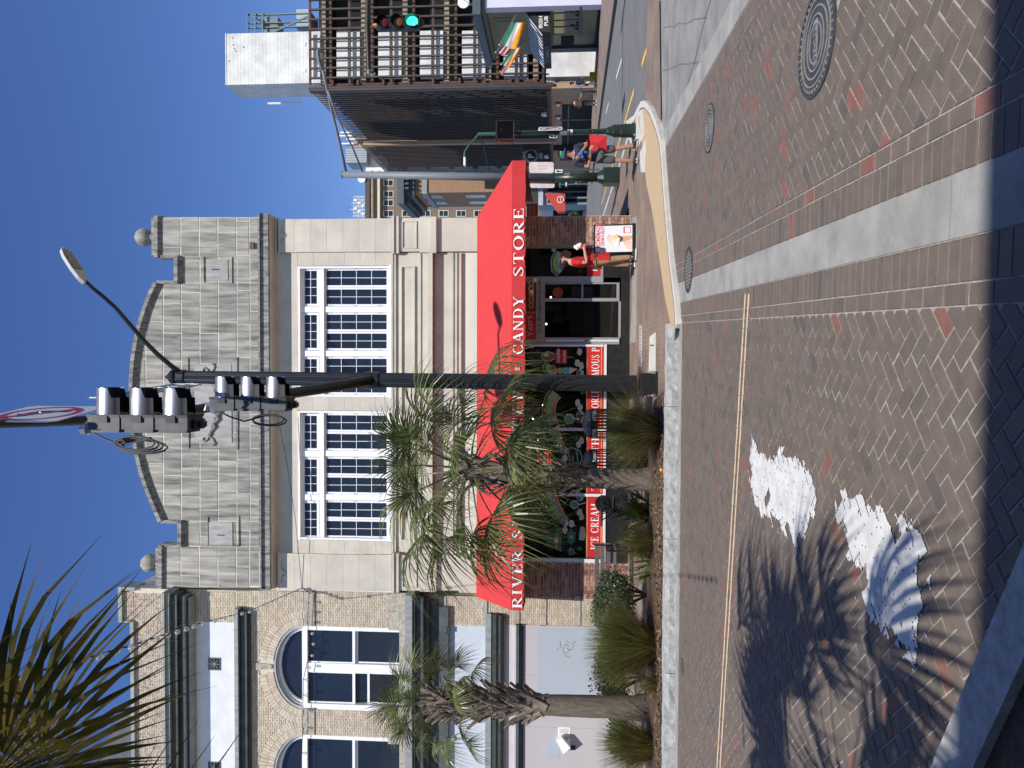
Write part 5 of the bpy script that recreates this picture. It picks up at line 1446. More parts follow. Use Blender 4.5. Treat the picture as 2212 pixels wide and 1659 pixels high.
for k in range(12): MB().box(ax0-1.2, ax0-.52, 82+k*.62, 82.3+k*.62, az-.5, az+.01).obj('cornice_bracket', m_lintel, A)
for k in range(4): MB().box(ax0+.2+k*.5, ax0+.45+k*.5, 81.0, 81.58, az-.5, az+.01).obj('cornice_bracket', m_lintel, A)
zb3 = atY(918, 400, 82).z; MB().box(ax0-.15, ax1, 81.85, 89.6, zb3-.25, zb3+.3).obj('string_course', m_patina, A)
for r_ in range(4):
    z1 = az-2.3-r_*4.2 if r_ else az-1.6
    for k in range(2):
        y0 = 83.2+k*3.3
        w = MB().box(ax0-.03, ax0+.1, y0, y0+1.5, z1-2.2, z1).obj('window', dk_pane, A); MB().box(ax0-.15, ax0+.05, y0-.1, y0+1.6, z1-2.4, z1-2.21).obj('sill', m_patina, w)
Bt, bx0_, bx1_, bz = farbox('tall_brick_building', 'tall brown brick building with cream framed windows rising behind the limestone store', 'building', 792, 1200, 374, 500, 112, 12, fb2)
MB().box(bx0_, bx1_+.3, 111.5, 124, bz-.6, bz+.1).obj('coping', m_fin, Bt)
MB().box(bx0_, bx1_+.4, 111.3, 112, atY(808, 430, 112).z, atY(804, 430, 112).z).obj('moulding', m_slab, Bt); MB().box(bx0_, bx1_+.4, 111.2, 112, atY(823, 430, 112).z, atY(818, 430, 112).z).obj('cornice', m_cream, Bt)
for x in (828, 868, 908, 947, 985, 1023, 1062, 1100, 1138):
    for y in (376, 395, 419, 438, 461, 482):
        mb = MB(); fr(mb, x, x+22, y-7, y+7, .06, -.1, 112); w = mb.obj('window', m_cream, Bt)
        mb = MB(); fr(mb, x+2, x+10, y-5.5, y+5.5, .09, .0, 112); mb.obj('pane', dark_pane, w); mb = MB(); fr(mb, x+11.5, x+20, y-5.5, y+5.5, .09, .0, 112); mb.obj('pane', dark_pane, w)
# roof plant and antennas
rt = thing('roof_tank', 'grey ribbed metal plant box on a far roof above the garage fins', 'roof plant', atY(791, 338, 112))
mb = MB(); fr(mb, 747, 792, 319, 352, 0, -4, 112); mb.obj('box', M('grey_tank', (.36,.41,.45), .7, .1, .4), rt)
for k in range(7):
    mb = MB(); fr(mb, 747, 792, 320+k*5, 321+k*5, .1, .0, 112); mb.obj('rib', m_frame, rt)
mb = MB(); fr(mb, 790, 835, 335, 374, -2, -6, 112); mb.obj('white_base', white_paint, rt)
pe = thing('roof_penthouse', 'small tan roof penthouse with white vents beside the grey plant box', 'roof plant', atY(800, 300, 112))
mb = MB(); fr(mb, 765, 815, 294, 318, 0, -5, 112); mb.obj('box', m_tanw, pe); mb = MB(); fr(mb, 772, 786, 302, 310, .1, 0, 112); mb.obj('door', dk_pane, pe)
for (x0, x1, y) in ((727,760,293),(735,760,286),(748,790,300),(738,764,310)): mb = MB(); fr(mb, x0, x1, y-1.5, y+1.5, .5, -.5, 112); mb.obj('vent', white_paint, pe)
at_ = thing('antenna_array', 'lattice of rooftop aerials and equipment on the tall brown building', 'antenna', atY(790, 450, 113))
mb = MB()
for y in (425,432,439,446,453,460,467): mb.beam(atY(791,y,113), atY(758+random.randint(0,12),y,113), .16, .16)
for x in (765,774,783): mb.beam(atY(x,424,113), atY(x,470,113), .13, .13)
for k in range(6): mb.beam(atY(791,425+k*7,113), atY(762,432+k*7,113), .09, .09)
mb.obj('lattice', M('pale_steel', (.45,.48,.5), .5, .1, 2, metal=.4), at_)
mb = MB()
for y, x in ((428,742),(448,738),(456,745)): mb.tube([atY(760,y,113), atY(x,y,113)], .05, 5); mb.tube([atY(x+2,y-4,113), atY(x+2,y+4,113)], .04, 5)
mb.obj('aerial', m_frame, at_)
for k in range(6):
    mb = MB(); fr(mb, 765+(k%3)*8, 771+(k%3)*8, 430+k*6, 434+k*6, .2, -.2, 113); mb.obj('panel', white_paint, at_)
dd = thing('roof_dish', 'round white dish on the roof edge beside the grey pole', 'satellite dish', atY(790, 387, 112)); mb = MB(); mb.lathe([(.1,0),(.6,.2),(.58,.25)], atY(782,387,111.5), 16, 'y'); mb.obj('dish', white_paint, dd); MB().tube([atY(782,387,112), atY(792,387,112)], .06, 5).obj('mast', m_frame, dd)
# street level shops far off
S1, sx0, sx1, sz = farbox('blue_shop', 'small blue grey shop front with red awning far down the side street', 'building', 1163, 1260, 403, 442, 78, 3, M('blue_grey_paint', (.22,.27,.33), .7, .08, 1))
MB().box(sx0-.1, sx1+.1, 77.7, 78, sz-.5, sz).obj('fascia', M('pale_fascia', (.4,.45,.5), .7), S1)
for k in range(3): MB().box(sx0+.2+k*.6, sx0+.6+k*.6, 77.9, 78.0, gz(78), sz-1).obj('window', dk_pane, S1)
def farawn(px, YY, par):
    mb = MB(); mb.prism([atY(*p, YY) for p in px], (0,1.2,0)); return mb.obj('awning', M('far_red_awning', (.50,.06,.045), .8), par)
fa = farawn([(1177,417),(1221,417),(1221,457),(1207,457)], 77.0, S1)
q = atY(1211, 431, 76.9); mb = MB(); mb.tube([q+V((math.cos(a*.42)*.34,0,math.sin(a*.42)*.34)) for a in range(16)], .04, 5); mb.obj('round_badge', white_letter, fa); sans('Candy', q+V((-.3,-.02,-.1)), (1,0,.1), (-.1,0,1), .2, white_letter, fa, sx=.8)
S2, *_ = farbox('white_shop', 'white painted shop at the far end of the side street', 'building', 1168, 1260, 440, 500, 95, 4, white_paint)
mb = MB(); fr(mb, 1195, 1258, 452, 466, .1, -.1, 95); mb.obj('shop_window', dk_pane, S2); mb = MB(); fr(mb, 1215, 1228, 452, 460, .3, .0, 95); mb.obj('blue_sign', M('blue_sign', (.05,.12,.4), .6), S2)
S3, *_ = farbox('grey_shop', 'plain grey building closing the view beyond the far awning', 'building', 1150, 1262, 470, 640, 140, 6, M('far_grey', (.35,.34,.33), .8))
# ================================================================== STREET FURNITURE
m_pole = M('black_pole', (.013,.014,.016), .42, .25, 3, .05, 60)
m_green = M('dark_green_pole', (.012,.026,.02), .35, .25, 3)
m_green2 = M('green_pole', (.04,.10,.065), .5, .2, 3)
m_galv = M('grey_pole', (.17,.195,.215), .55, .15, 2, stretch=(1,1,.2))
m_sigblk = M('signal_black', (.016,.017,.018), .4, .3, 5)
m_sigback = M('signal_back', (.10,.11,.115), .5, .25, 6, col2=(.035,.04,.042))
m_chrome = M('bare_visor', (.42,.43,.45), .3, .2, 3, metal=.75)
PY = 13.2
pc = atY(1406, 829, PY); px_ = pc.x
mast = thing('mast_pole', 'tall black fluted mast pole with long signal arm and curved lamp arm', 'traffic pole', (px_, PY, KH))
ztop_ = atY(380, 815, PY).z
mb = MB(); n = 24
def fluted(mb, x, y, z0, z1, r0, r1, n=20):
    vs = []; 
    for z, r in ((z0,r0),(z1,r1)):
        for k in range(2*n):
            a = math.pi*k/n; rr = r*(1 if k % 2 else .93); vs.append((x+rr*math.cos(a), y+rr*math.sin(a), z))
    m = 2*n; mb.add(vs, [(k,(k+1)%m,m+(k+1)%m,m+k) for k in range(m)] + [tuple(range(m-1,-1,-1)), tuple(range(m,2*m))])
xtop = atY(500, 815, PY).x
mb = MB(); vs = []; m = 40
for z, r, x in ((KH+.35,.152,px_),(ztop_,.118,xtop)):
    for k in range(m):
        a = 2*math.pi*k/m; rr = r*(1 if k % 2 else .92); vs.append((x+rr*math.cos(a), PY+rr*math.sin(a), z))
mb.add(vs, [(k,(k+1)%m,m+(k+1)%m,m+k) for k in range(m)] + [tuple(range(m-1,-1,-1)), tuple(range(m,2*m))]); mb.obj('pole', m_pole, mast)
MB().lathe([(.14,0),(.15,.05),(.11,.1),(.05,.15),(.02,.2)], (xtop,PY,ztop_), 16).obj('cap', m_pole, mast)
mb = MB(); mb.box(px_-.19, px_+.19, PY-.19, PY+.19, KH, KH+.3); mb.box(px_-.22, px_+.22, PY-.22, PY+.22, KH, KH+.04); mb.obj('base', m_pole, mast)
for sx in (-1,1):
    for sy in (-1,1): MB().lathe([(.025,0),(.025,.05),(.012,.08)], (px_+sx*.2, PY+sy*.2, KH+.04), 6).obj('anchor_bolt', m_galv, mast)
# signal arm, rising towards the viewer and over the street
ra = atY(800, 822, PY-.1); 
armpts = [ra]
for (x, y, D) in ((705,838,12.5),(560,860,11.2),(430,884,10.2),(250,905,8.7),(95,912,7.6),(0,915.5,7.0),(-90,918,6.5)): armpts.append(atY(x, y, D))
MB().tube(armpts, [.105,.095,.082,.072,.06,.05,.044,.04], 12).obj('signal_arm', m_pole, mast, smooth=True)
MB().lathe([(.16,-.14),(.16,.14)], ra + V((0,.1,0)), 14).obj('arm_collar', m_pole, mast)
# lamp arm: real position follows from its shadow on the awning
LD = None; best = 9e9
for i in range(0, 400):
    D = 8 + i*.02; L = atY(165, 566, D)
    # meet the awning slope along the sun
    nrm = V((0, zv-zt, -(yf_-yw))); nrm = V((0, (zt-zv), (yw-yf_)))*-1
    nrm = V((0, -(zt-zv), (yw-yf_)))
    p0 = V((0, yw, zt)); t = (p0-L).dot(nrm)/SUN.dot(nrm); H = L+SUN*t
    # project H
    d = H-CAM; dep = d.dot(Fw); xx = 1106 - d.dot(Up)/dep*FPX
    if abs(xx-1076) < best: best = abs(xx-1076); LD = D
lamp_c = atY(165, 566, LD)
a0 = atY(392, 806, PY); a1 = lamp_c
ctrl = [(392,806),(372,792),(340,765),(310,735),(280,700),(250,665),(220,638),(200,622),(186,608)]
n = len(ctrl); apts = []
for i, (x, y) in enumerate(ctrl):
    f = i/(n-1); apts.append(atY(x, y, PY+(LD-PY)*f))
MB().tube(apts, [.05,.045,.042,.04,.038,.036,.034,.032,.03], 8).obj('lamp_arm', m_pole, mast, smooth=True)
MB().lathe([(.135,-.06),(.135,.06)], (xtop, PY, apts[0].z-.02), 16).obj('arm_bracket', m_pole, mast)
lh = thing('street_lamp', 'grey LED street lamp head on the curved arm of the black mast pole', 'street lamp', lamp_c)
e = (atY(142,540,LD)-apts[-1]); e.normalize(); up = V((.0,.02,1)); up = (up - e*up.dot(e)).normalized(); rt = e.cross(up)
sh_ = [(-.02,.05),(.10,.12),(.30,.155),(.52,.15),(.66,.10),(.72,.02)]
ol = [(u,w) for u,w in sh_] + [(u,-w) for u,w in reversed(sh_)]
h0 = MB(); q0 = apts[-1]
tp = [q0+e*u*.98+rt*w*.8+up*.07 for u,w in ol]; bt = [q0+e*u+rt*w for u,w in ol]; n = len(ol)
h0.add(tp+bt, [tuple(range(n)), tuple(range(2*n-1,n-1,-1))]+[(i,i+n,(i+1)%n+n,(i+1)%n) for i in range(n)])
h0.obj('housing', M('lamp_grey', (.42,.43,.43), .5, .06, 3), lh)
led = MB(); led.prism([q0+e*u+rt*w-up*.004 for u,w in ((.26,.11),(.6,.10),(.66,.03),(.66,-.03),(.6,-.10),(.26,-.11))], -up*.012); led.obj('led_panel', M('led_panel', (.22,.20,.17), .4, .3, 60), lh)
cells = MB()
for i in range(7):
    for j in range(4): cells.ball(q0+e*(.29+i*.05)+rt*(-.085+j*.056)-up*.017, .014, 6)
cells.obj('led_cells', M('led_cells', (.45,.43,.38), .2), lh)
MB().ball(q0+e*.3+up*.1, .04, 8).obj('photocell', m_galv, lh)
# signal heads on the arm (seen from the side, facing right)
def signal(name, label, c, rz, h=1.07, lit=None, group=None, tilt=0.0, light=True):
    """axes: faces local -Y; c is the centre of the head"""
    t = thing(name, label, 'traffic light', c, rz, group)
    t.rotation_euler = (0, tilt, rz)
    s = h/3
    for k in range(3):
        z = (1-k)*s
        hs = MB(); hs.box(-.165,.165,.0,.12,z-s/2+.01,z+s/2-.01); hs.box(-.14,.14,.12,.155,z-s/2+.03,z+s/2-.03); hb_ = hs.obj('housing', m_sigback if light else m_sigblk, t)
        MB().box(-.175,.175,-.03,.0,z-s/2+.004,z+s/2-.004).obj('door', m_sigblk, hb_)
        col = [('lens_red',(.10,.012,.01)),('lens_amber',(.14,.06,.01)),('lens_green',(.01,.10,.06))][k]
        ln = MB(); ln.ball((0,-.03,z), .14, 14, (1,.25,1))
        ln.obj('lens', M('lit_green', (.03,1,.42), .4, emit=2.2) if lit == k else M(*col, .25), t, smooth=True)
        v = MB(); n = 20; vs = []
        for j, (y, r) in enumerate(((-.03,.155),(-.30 if light else -.16,.15))):
            for i in range(n+1):
                a = R(-55)+R(290)*i/n; y2 = y if j == 0 else y + ((.10 if light else .06) if math.sin(a) < -.3 else 0)
                vs.append((r*math.cos(a), y2, z+r*math.sin(a)))
        m = n+1; inner_ = [(x*.965, y, z+(zz-z)*.965) for x, y, zz in vs]
        v.add(vs, [(i,i+1,m+i+1,m+i) for i in range(n)]); vo = v.obj('visor', m_chrome if light else m_sigblk, t, smooth=True)
        iv = MB(); iv.add(inner_, [(i,i+1,m+i+1,m+i) for i in range(n)]); iv.obj('visor_lining', m_sigblk, vo)
        MB().box(-.185,-.17,-.02,.05,z-.05,z+.05).obj('latch', m_sigblk, t)
    mb = MB(); mb.box(-.09,.09,.02,.12,-h/2-.05,-h/2); mb.box(-.05,.05,.04,.1,-h/2-.09,-h/2-.05); mb.obj('bottom_cap', m_sigblk, t)
    mb = MB(); mb.tube([(0,.08,h/2),(0,.08,h/2+.1),(0,.16,h/2+.12)], .035, 8); mb.obj('hanger', m_chrome if light else M('orange_strap', (.8,.28,.02), .6), t)
    return t
def arm_at(D):
    for i in range(len(armpts)-1):
        a, b = armpts[i], armpts[i+1]
        if b.y <= D <= a.y or i == len(armpts)-2: return lerp(a, b, (a.y-D)/(a.y-b.y))
s1c = atY(546, 862, 9.6); s2c = atY(316, 900, 7.35)
signal('traffic_light', 'farther of the two side-on traffic lights on the black mast arm', s1c, R(90), 1.05, group='side-on traffic lights on the mast arm')
signal('traffic_light', 'nearer and larger of the two side-on traffic lights on the black mast arm', s2c, R(90), 1.07, group='side-on traffic lights on the mast arm')
for c, nm in ((s1c,'farther'),(s2c,'nearer')):
    t = thing('cable_coil', 'loops of black cable hanging behind the %s side-on traffic light' % nm, 'cable', c+V((-.25,0,.3)))
    mb = MB(); z0 = c.z + (.12 if nm == 'farther' else .25)
    for k in range(4 if nm == 'nearer' else 2):
        r = .24+.02*k; mb.tube([V((c.x-.27-.02*k+.07*math.cos(a*.524), c.y+.05*k-.05, z0+r*.9*math.sin(a*.524)-(.15 if nm == 'nearer' else .35))) for a in range(13)], .011, 5)
    mb.tube([V((c.x-.18,c.y,z0+.32)), V((c.x-.24,c.y,z0+.2)), V((c.x-.3,c.y,z0)), V((c.x-.22,c.y,z0-.3))], .012, 5)
    mb.obj('loops', m_sigblk, t); MB().ball(V((c.x-.14,c.y,z0+.4)), .07, 8).obj('clamp', m_chrome, t)
# no-turn sign near the end of the arm, seen almost edge on
m_signback = M('sign_white', (.72,.72,.72), .45, .04, 3)
def noturn(t, c, rv, uv, s, red=(.45,.03,.06)):
    nv = rv.cross(uv)
    def P(a, b, k): return c + rv*a*s + uv*b*s + nv*k
    r_ = .08
    oc = [(-.5+r_,-.5),(.5-r_,-.5),(.5,-.5+r_),(.5,.5-r_),(.5-r_,.5),(-.5+r_,.5),(-.5,.5-r_),(-.5,-.5+r_)]
    MB().prism([P(a,b,-.008) for a,b in oc], nv*.008).obj('plate', m_signback, t)
    mr = M('sign_red_ink', red, .5); mk = M('sign_black_ink', (.02,.02,.05), .5)
    mb = MB(); n = 32
    for i in range(n):
        a, b = 2*math.pi*i/n, 2*math.pi*(i+1)/n
        mb.prism([P(.44*math.cos(a),.44*math.sin(a),.001), P(.44*math.cos(b),.44*math.sin(b),.001), P(.36*math.cos(b),.36*math.sin(b),.001), P(.36*math.cos(a),.36*math.sin(a),.001)], nv*.001)
    mb.obj('ring', mr, t)
    mb = MB()
    pts = [(.12,-.26),(.12,.02),(.06,.12),(-.06,.14)]
    for (a, b), (c2, d2) in zip(pts, pts[1:]): mb.beam(P(a,b,.0035), P(c2,d2,.0035), .09*s, .002, nv)
    mb.prism([P(-.06,.26,.0035), P(-.06,.02,.0035), P(-.24,.14,.0035)], nv*.001); mb.obj('arrow', mk, t)
    MB().beam(P(-.27,.27,.006), P(.27,-.27,.006), .07*s, .001, nv).obj('slash', mr, t)
nt_c = atY(90, 893, 7.45)
ns = thing('road_sign', 'no-left-turn sign high on the mast arm, seen nearly edge on', 'sign', nt_c)
noturn(ns, nt_c, V((.22,.97,0)).normalized()*-1 if False else V((.12,1,0)).normalized(), V((0,0,1)), .88)
MB().beam(arm_at(7.45), nt_c+V((0,.02,0)), .05, .05).obj('bracket', m_chrome, ns)
sn_c = atY(318, 845, 9.0)
sg = thing('street_sign', 'blue green street name sign clamped beside the mast arm', 'sign', sn_c)
m_sgn = M('street_sign_teal', (.02,.17,.20), .4, .06, 3)
rv = V((.06,1,0)).normalized()
e0 = atY(224, 860, 8.14); e1 = atY(407, 830, 10.0); rv = (e1-e0); rv.z = 0; L_ = rv.length; rv.normalize(); nv = V((rv.y,-rv.x,0))
c = (e0+e1)/2; hh = .215
MB().prism([c+rv*a*L_/2+V((0,0,b*hh)) for a, b in ((-1,-1),(1,-1),(1,1),(-1,1))], -nv*.01).obj('plate', m_sgn, sg)
for a in ((-1,-1,1,-1),(1,-1,1,1),(1,1,-1,1),(-1,1,-1,-1)): MB().beam(c+rv*a[0]*L_*.49+V((0,0,a[1]*hh*.93))+nv*.002, c+rv*a[2]*L_*.49+V((0,0,a[3]*hh*.93))+nv*.002, .015, .004).obj('border', white_letter, sg)
sans('St', c+rv*.35+V((0,0,-.1))+nv*.003, rv, (0,0,1), .24, white_letter, sg)
mb = MB(); q = c+rv*.8+nv*.003; mb.prism([q+V((0,0,.03)), q+rv*.16+V((0,0,.03)), q+rv*.16+V((0,0,.1)), q+rv*.3, q+rv*.16+V((0,0,-.1)), q+rv*.16+V((0,0,-.03)), q+V((0,0,-.03))], nv*.002); mb.obj('arrow', white_letter, sg)
for D in (8.5, 9.5): MB().beam(arm_at(D), V((e0.x+(e1.x-e0.x)*.5, D, c.z)), .03, .03).obj('clamp', m_chrome, sg)
# corner pedestal with walk signal
gp = G(1372, 282, KH)
pd = thing('signal_post', 'dark green fluted signal post with stepped base on the kerb corner', 'traffic pole', gp, 0)
Y0 = gp.y; zz_ = lambda x, y=282: atY(x, y, Y0).z-gp.z
MB().lathe([(.2,0),(.2,.06),(.165,.08),(.16,zz_(1342)),(.15,zz_(1340)),(.15,zz_(1325)),(.12,zz_(1322)),(.115,zz_(1318)),(.09,zz_(1316)),(.1,zz_(1314)),(.07,zz_(1310)),(.055,zz_(1285)),(.06,zz_(1281)),(.05,zz_(1279)),(.06,zz_(1268)),(.05,zz_(1266))], (0,0,0), 8).obj('base', m_green, pd)
MB().lathe([(.05,zz_(1268)),(.05,zz_(1112)),(.03,zz_(1110))], (0,0,0), 12).obj('pole', m_green, pd)
MB().lathe([(.06,zz_(1125)),(.06,zz_(1119))], (0,0,0), 12).obj('collar', m_green, pd)
for k in range(4): a = k*1.571+.78; MB().lathe([(.03,0),(.03,.05)], (math.cos(a)*.2,math.sin(a)*.2,0), 6).obj('anchor_bolt', m_galv, pd)
wz = zz_(1093); wk_ = thing('walk_signal', 'black box pedestrian signal with egg crate face on the green post', 'pedestrian signal', gp+V((0,-.02,wz)), 0)
mb = MB(); mb.box(-.22,.22,-.12,.12,-.19,.2); mb.obj('housing', m_sigblk, wk_)
MB().box(-.24,.24,-.16,-.12,.19,.23).obj('hood', m_sigblk, wk_); MB().box(-.225,-.2,-.2,-.12,-.19,.2).obj('hood', m_sigblk, wk_); MB().box(.2,.225,-.2,-.12,-.19,.2).obj('hood', m_sigblk, wk_)
gr_ = MB()
for k in range(13): gr_.beam(V((-.2,-.15,-.19+k*.032)), V((.2,-.15,-.19+k*.032)), .004, .03); gr_.beam(V((-.2+k*.033,-.15,-.18)), V((-.2+k*.033,-.15,.19)), .03, .004)
gr_.obj('louvre_grid', M('grid_black', (.03,.03,.03), .5), wk_)
mb = MB(); mb.ball((.02,-.125,.1),.03,8); mb.beam(V((.02,-.125,.07)),V((0,-.125,-.03)),.05,.01,V((0,1,0)))
for q in ((.07,-.13),(-.07,-.13),(.08,.0),(-.09,.02)): mb.beam(V((0,-.125,-.03 if q[1] < -.1 else .05)), V((q[0],-.125,q[1])), .025, .01, V((0,1,0)))
mb.obj('walking_figure', M('dim_white', (.30,.30,.29), .6), wk_); MB().box(-.235,-.22,-.05,.12,-.17,.17).obj('side_plate', M('orange_side', (.45,.2,.08), .6), wk_)
s_ = thing('road_sign', 'no-left-turn sign on the green signal post at the corner', 'sign', gp+V((0,-.08,zz_(1189))))
noturn(s_, gp+V((.05,-.10,zz_(1189))), V((.42,.9,0)).normalized(), V((0,0,1)), .56, (.22,.03,.05))
s_ = thing('one_way_sign', 'small white sign with a black arrow behind the green signal post', 'sign', atY(1194, 291, Y0+.08))
mb = MB(); fr(mb, 1187, 1203, 285, 298, 0, -.02, Y0+.1); mb.obj('plate', m_signback, s_); mb = MB(); fr(mb, 1188.5, 1201.5, 286.3, 296.7, .004, -.0, Y0+.1); mb.obj('black_panel', black_paint, s_)
MB().prism([atY(x, y, Y0+.094) for x, y in ((1190,290),(1190,293),(1195,293),(1195,295.5),(1200.5,291.5),(1195,287.5),(1195,290))], (0,-.003,0)).obj('arrow', m_signback, s_)
s_ = thing('sticker', 'white and red sticker wrapped on the green signal post', 'sticker', gp+V((0,-.06,zz_(1234)))); MB().lathe([(.0515,zz_(1237)),(.0515,zz_(1226))], gp, 12).obj('wrap', m_signback, s_); MB().lathe([(.0525,zz_(1232)),(.0525,zz_(1228))], gp, 12).obj('red_band', M('dull_red', (.4,.1,.1), .6), s_)
MB().lathe([(.0515,zz_(1225)),(.0515,zz_(1209))], gp+V((-.03,-.012,0)), 12).obj('paper_label', m_signback, s_)
# grey mast pole beyond the corner, with cobra lamp
gp2 = G(1338, 382, KH); Y2 = gp2.y
p2 = thing('street_light_pole', 'grey steel pole painted green below, with a long double arm lamp', 'street light', gp2)
zq = lambda x, y=380: atY(x, y, Y2).z
MB().tube([V((gp2.x,Y2,zq(1198))), V((atY(741,377,Y2).x,Y2,zq(741)))], [.135,.105], 14).obj('pole', m_galv, p2, smooth=True)
MB().tube([V((gp2.x,Y2,gp2.z+.4)), V((gp2.x,Y2,zq(1198)))], .145, 14).obj('painted_sleeve', m_green, p2, smooth=True)
mb = MB(); mb.prism([gp2+V((a*.24,b*.24,0)) for a,b in ((-1,-1),(1,-1),(1,1),(-1,1))], (0,0,zq(1303)-gp2.z)); mb.lathe([(.24,zq(1303)-gp2.z),(.17,zq(1293)-gp2.z),(.15,zq(1290)-gp2.z)], gp2, 12); mb.obj('base_box', m_green, p2)
MB().lathe([(.11,0),(.11,.05),(.04,.07)], (atY(741,377,Y2).x,Y2,zq(741)), 12).obj('cap', m_galv, p2)
tipq = atY(705, 200, Y2-1.5)
hd = atY(697, 150, Y2-2.0)
MB().tube([atY(748,373,Y2), atY(733,305,Y2-.6), atY(718,245,Y2-1.2), atY(703,175,Y2-1.8), hd], .045, 8).obj('arm', m_galv, p2, smooth=True)
MB().tube([atY(784,373,Y2), atY(762,320,Y2-.5), atY(738,272,Y2-.95), atY(722,235,Y2-1.3), atY(708,195,Y2-1.65)], .032, 8).obj('brace', m_galv, p2, smooth=True)
lm = thing('street_lamp', 'small cobra head lamp at the end of the grey double arm', 'street lamp', hd)
e2 = (atY(687, 106, Y2-2.4)-hd); Lh = e2.length; e2.normalize(); u2 = V((0,0,1)); u2 = (u2-e2*u2.dot(e2)).normalized(); r2 = e2.cross(u2)
mb = MB(); pr = [(0,.05,.04),(.25,.11,.07),(.6,.15,.08),(.9,.11,.05),(1,.03,.02)]; vs = []
for u, w, h in pr:
    for a, b in ((-1,0),(-.6,1),(.6,1),(1,0),(.6,-.5),(-.6,-.5)): vs.append(hd+e2*u*Lh+r2*a*w+u2*b*h)
mb.add(vs, [(i*6+k,i*6+(k+1)%6,(i+1)*6+(k+1)%6,(i+1)*6+k) for i in range(4) for k in range(6)]+[tuple(range(5,-1,-1)),tuple(range(24,30))]); mb.obj('housing', m_galv, lm); MB().ball(hd+e2*Lh*.65-u2*.04, .1, 10, (1,1,.5)).obj('lens', M('lamp_lens', (.5,.5,.5), .3), lm)
bs = thing('sign_backs', 'pair of blank pale sign backs mounted either side of the grey pole', 'sign', atY(1170, 378, Y2+.2))
for (x0,x1,y0,y1) in ((1143,1196,350,374),(1145,1198,381,406)):
    a = [atY(x,y,Y2+.2) for x,y in ((x0+3,y0),(x0,y0+3),(x0,y1-3),(x0+3,y1),(x1-3,y1),(x1,y1-3),(x1,y0+3),(x1-3,y0))]
    MB().prism(a, (0,.01,0)).obj('plate', M('stained_white', (.62,.55,.54), .6, .18, 5), bs)
for k in range(3):
    for j in range(2): mb = MB(); fr(mb, 1162+k*7, 1166+k*7, 356+j*6, 360+j*6, 0, -.01, Y2+.19); mb.obj('faded_print', M('faded_print', (.52,.46,.45), .6), bs)
mb = MB(); fr(mb, 1218, 1232, 373, 380, .01, 0, Y2-.15); mb.obj('worn_label', M('worn_label', (.10,.13,.11), .7, .5, 9), p2)
# one-way and street name signs far down the street
fs = thing('one_way_sign', 'distant black one way sign under a green street name plate', 'sign', G(1268,397))
q = atY(1223, 398, 60); zb4 = gz(60); MB().tube([V((q.x,60,zb4)), V((q.x,60,atY(1206,398,60).z))], .04, 6).obj('post', m_galv, fs)
mb = MB(); fr(mb, 1220, 1226, 391, 405, .05, 0, 60); mb.obj('plate', black_paint, fs); mb = MB(); fr(mb, 1221.5, 1224.5, 393, 402, .06, .05, 60); mb.obj('arrow', m_signback, fs)
mb = MB(); fr(mb, 1208, 1211, 393, 405, .05, 0, 60); mb.obj('name_plate', m_sgn, fs)
fs = thing('one_way_sign', 'small white one way sign with black arrow left of the man in the cap', 'sign', G(1262,365))
q = atY(1205, 371, 42); MB().tube([V((q.x+.1,42,gz(42))), V((q.x+.1,42,atY(1198,371,42).z))], .04, 6).obj('post', m_green2, fs)
mb = MB(); fr(mb, 1199, 1215, 366, 374, .05, 0, 42); mb.obj('plate', m_signback, fs); MB().prism([atY(x, y, 41.94) for x, y in ((1213,369),(1213,371),(1206,371),(1206,373),(1200.5,370),(1206,367),(1206,369))], (0,-.01,0)).obj('arrow', black_paint, fs)
# far green lamp post with curved arm
gl2 = G(1262, 288); Y3 = 33.0
fl2 = thing('street_light_pole', 'slim green lamp post with short curved arm before the garage', 'street light', (atY(1200,288,Y3).x, Y3, gz(Y3)))
q = atY(1120, 288, Y3); MB().tube([V((q.x,Y3,gz(Y3))), V((q.x,Y3,atY(1032,288,Y3).z))], [.1,.075], 10).obj('pole', m_green2, fl2)
MB().tube([atY(x,y,Y3) for x,y in ((1035,288),(1026,300),(1012,315),(1004,328),(1003,340))], .045, 6).obj('arm', m_green2, fl2); 
mb = MB(); fr(mb, 1001, 1005, 339, 357, .12, -.12, Y3); mb.obj('lamp_head', white_paint, fl2)
wr = thing('overhead_wire', 'thin dark wire running from the green lamp post behind the grey pole', 'wire', atY(1035,290,Y3)); MB().tube([atY(1036,290,Y3), atY(1046,320,Y3+1), atY(1052,350,Y3+2), atY(1060,380,Y3+3)], .03, 4).obj('cable', m_sigblk, wr)
# green traffic light on a mast arm at the right edge
Y4 = 18.0
A0 = atY(797, 155, Y4); gpole = atY(795, -210, Y4)
m4 = thing('mast_pole', 'black mast arm reaching in from the right with a signal hung under it', 'traffic pole', (gpole.x, Y4, 0))
MB().tube([V((gpole.x,Y4,-.1)), V((gpole.x,Y4,gpole.z+1.2))], [.15,.12], 14).obj('pole', m_pole, m4); MB().tube([V((gpole.x,Y4,gpole.z-.05)), atY(794,60,Y4), A0], [.09,.062,.05], 10).obj('arm', m_pole, m4)
MB().ball(A0, .06, 8, (1.6,1,1)).obj('end_cap', m_galv, m4); MB().tube([A0+V((-.02,0,0)), A0+V((-.1,0,-.1)), A0+V((-.04,0,-.16))], .03, 6).obj('cable_end', m_galv, m4)
s4 = atY(860, 49, Y4-.05)
signal('traffic_light', 'traffic light showing green, hung from the mast arm at the right edge', s4, 0.0, 1.06, lit=2, light=False)
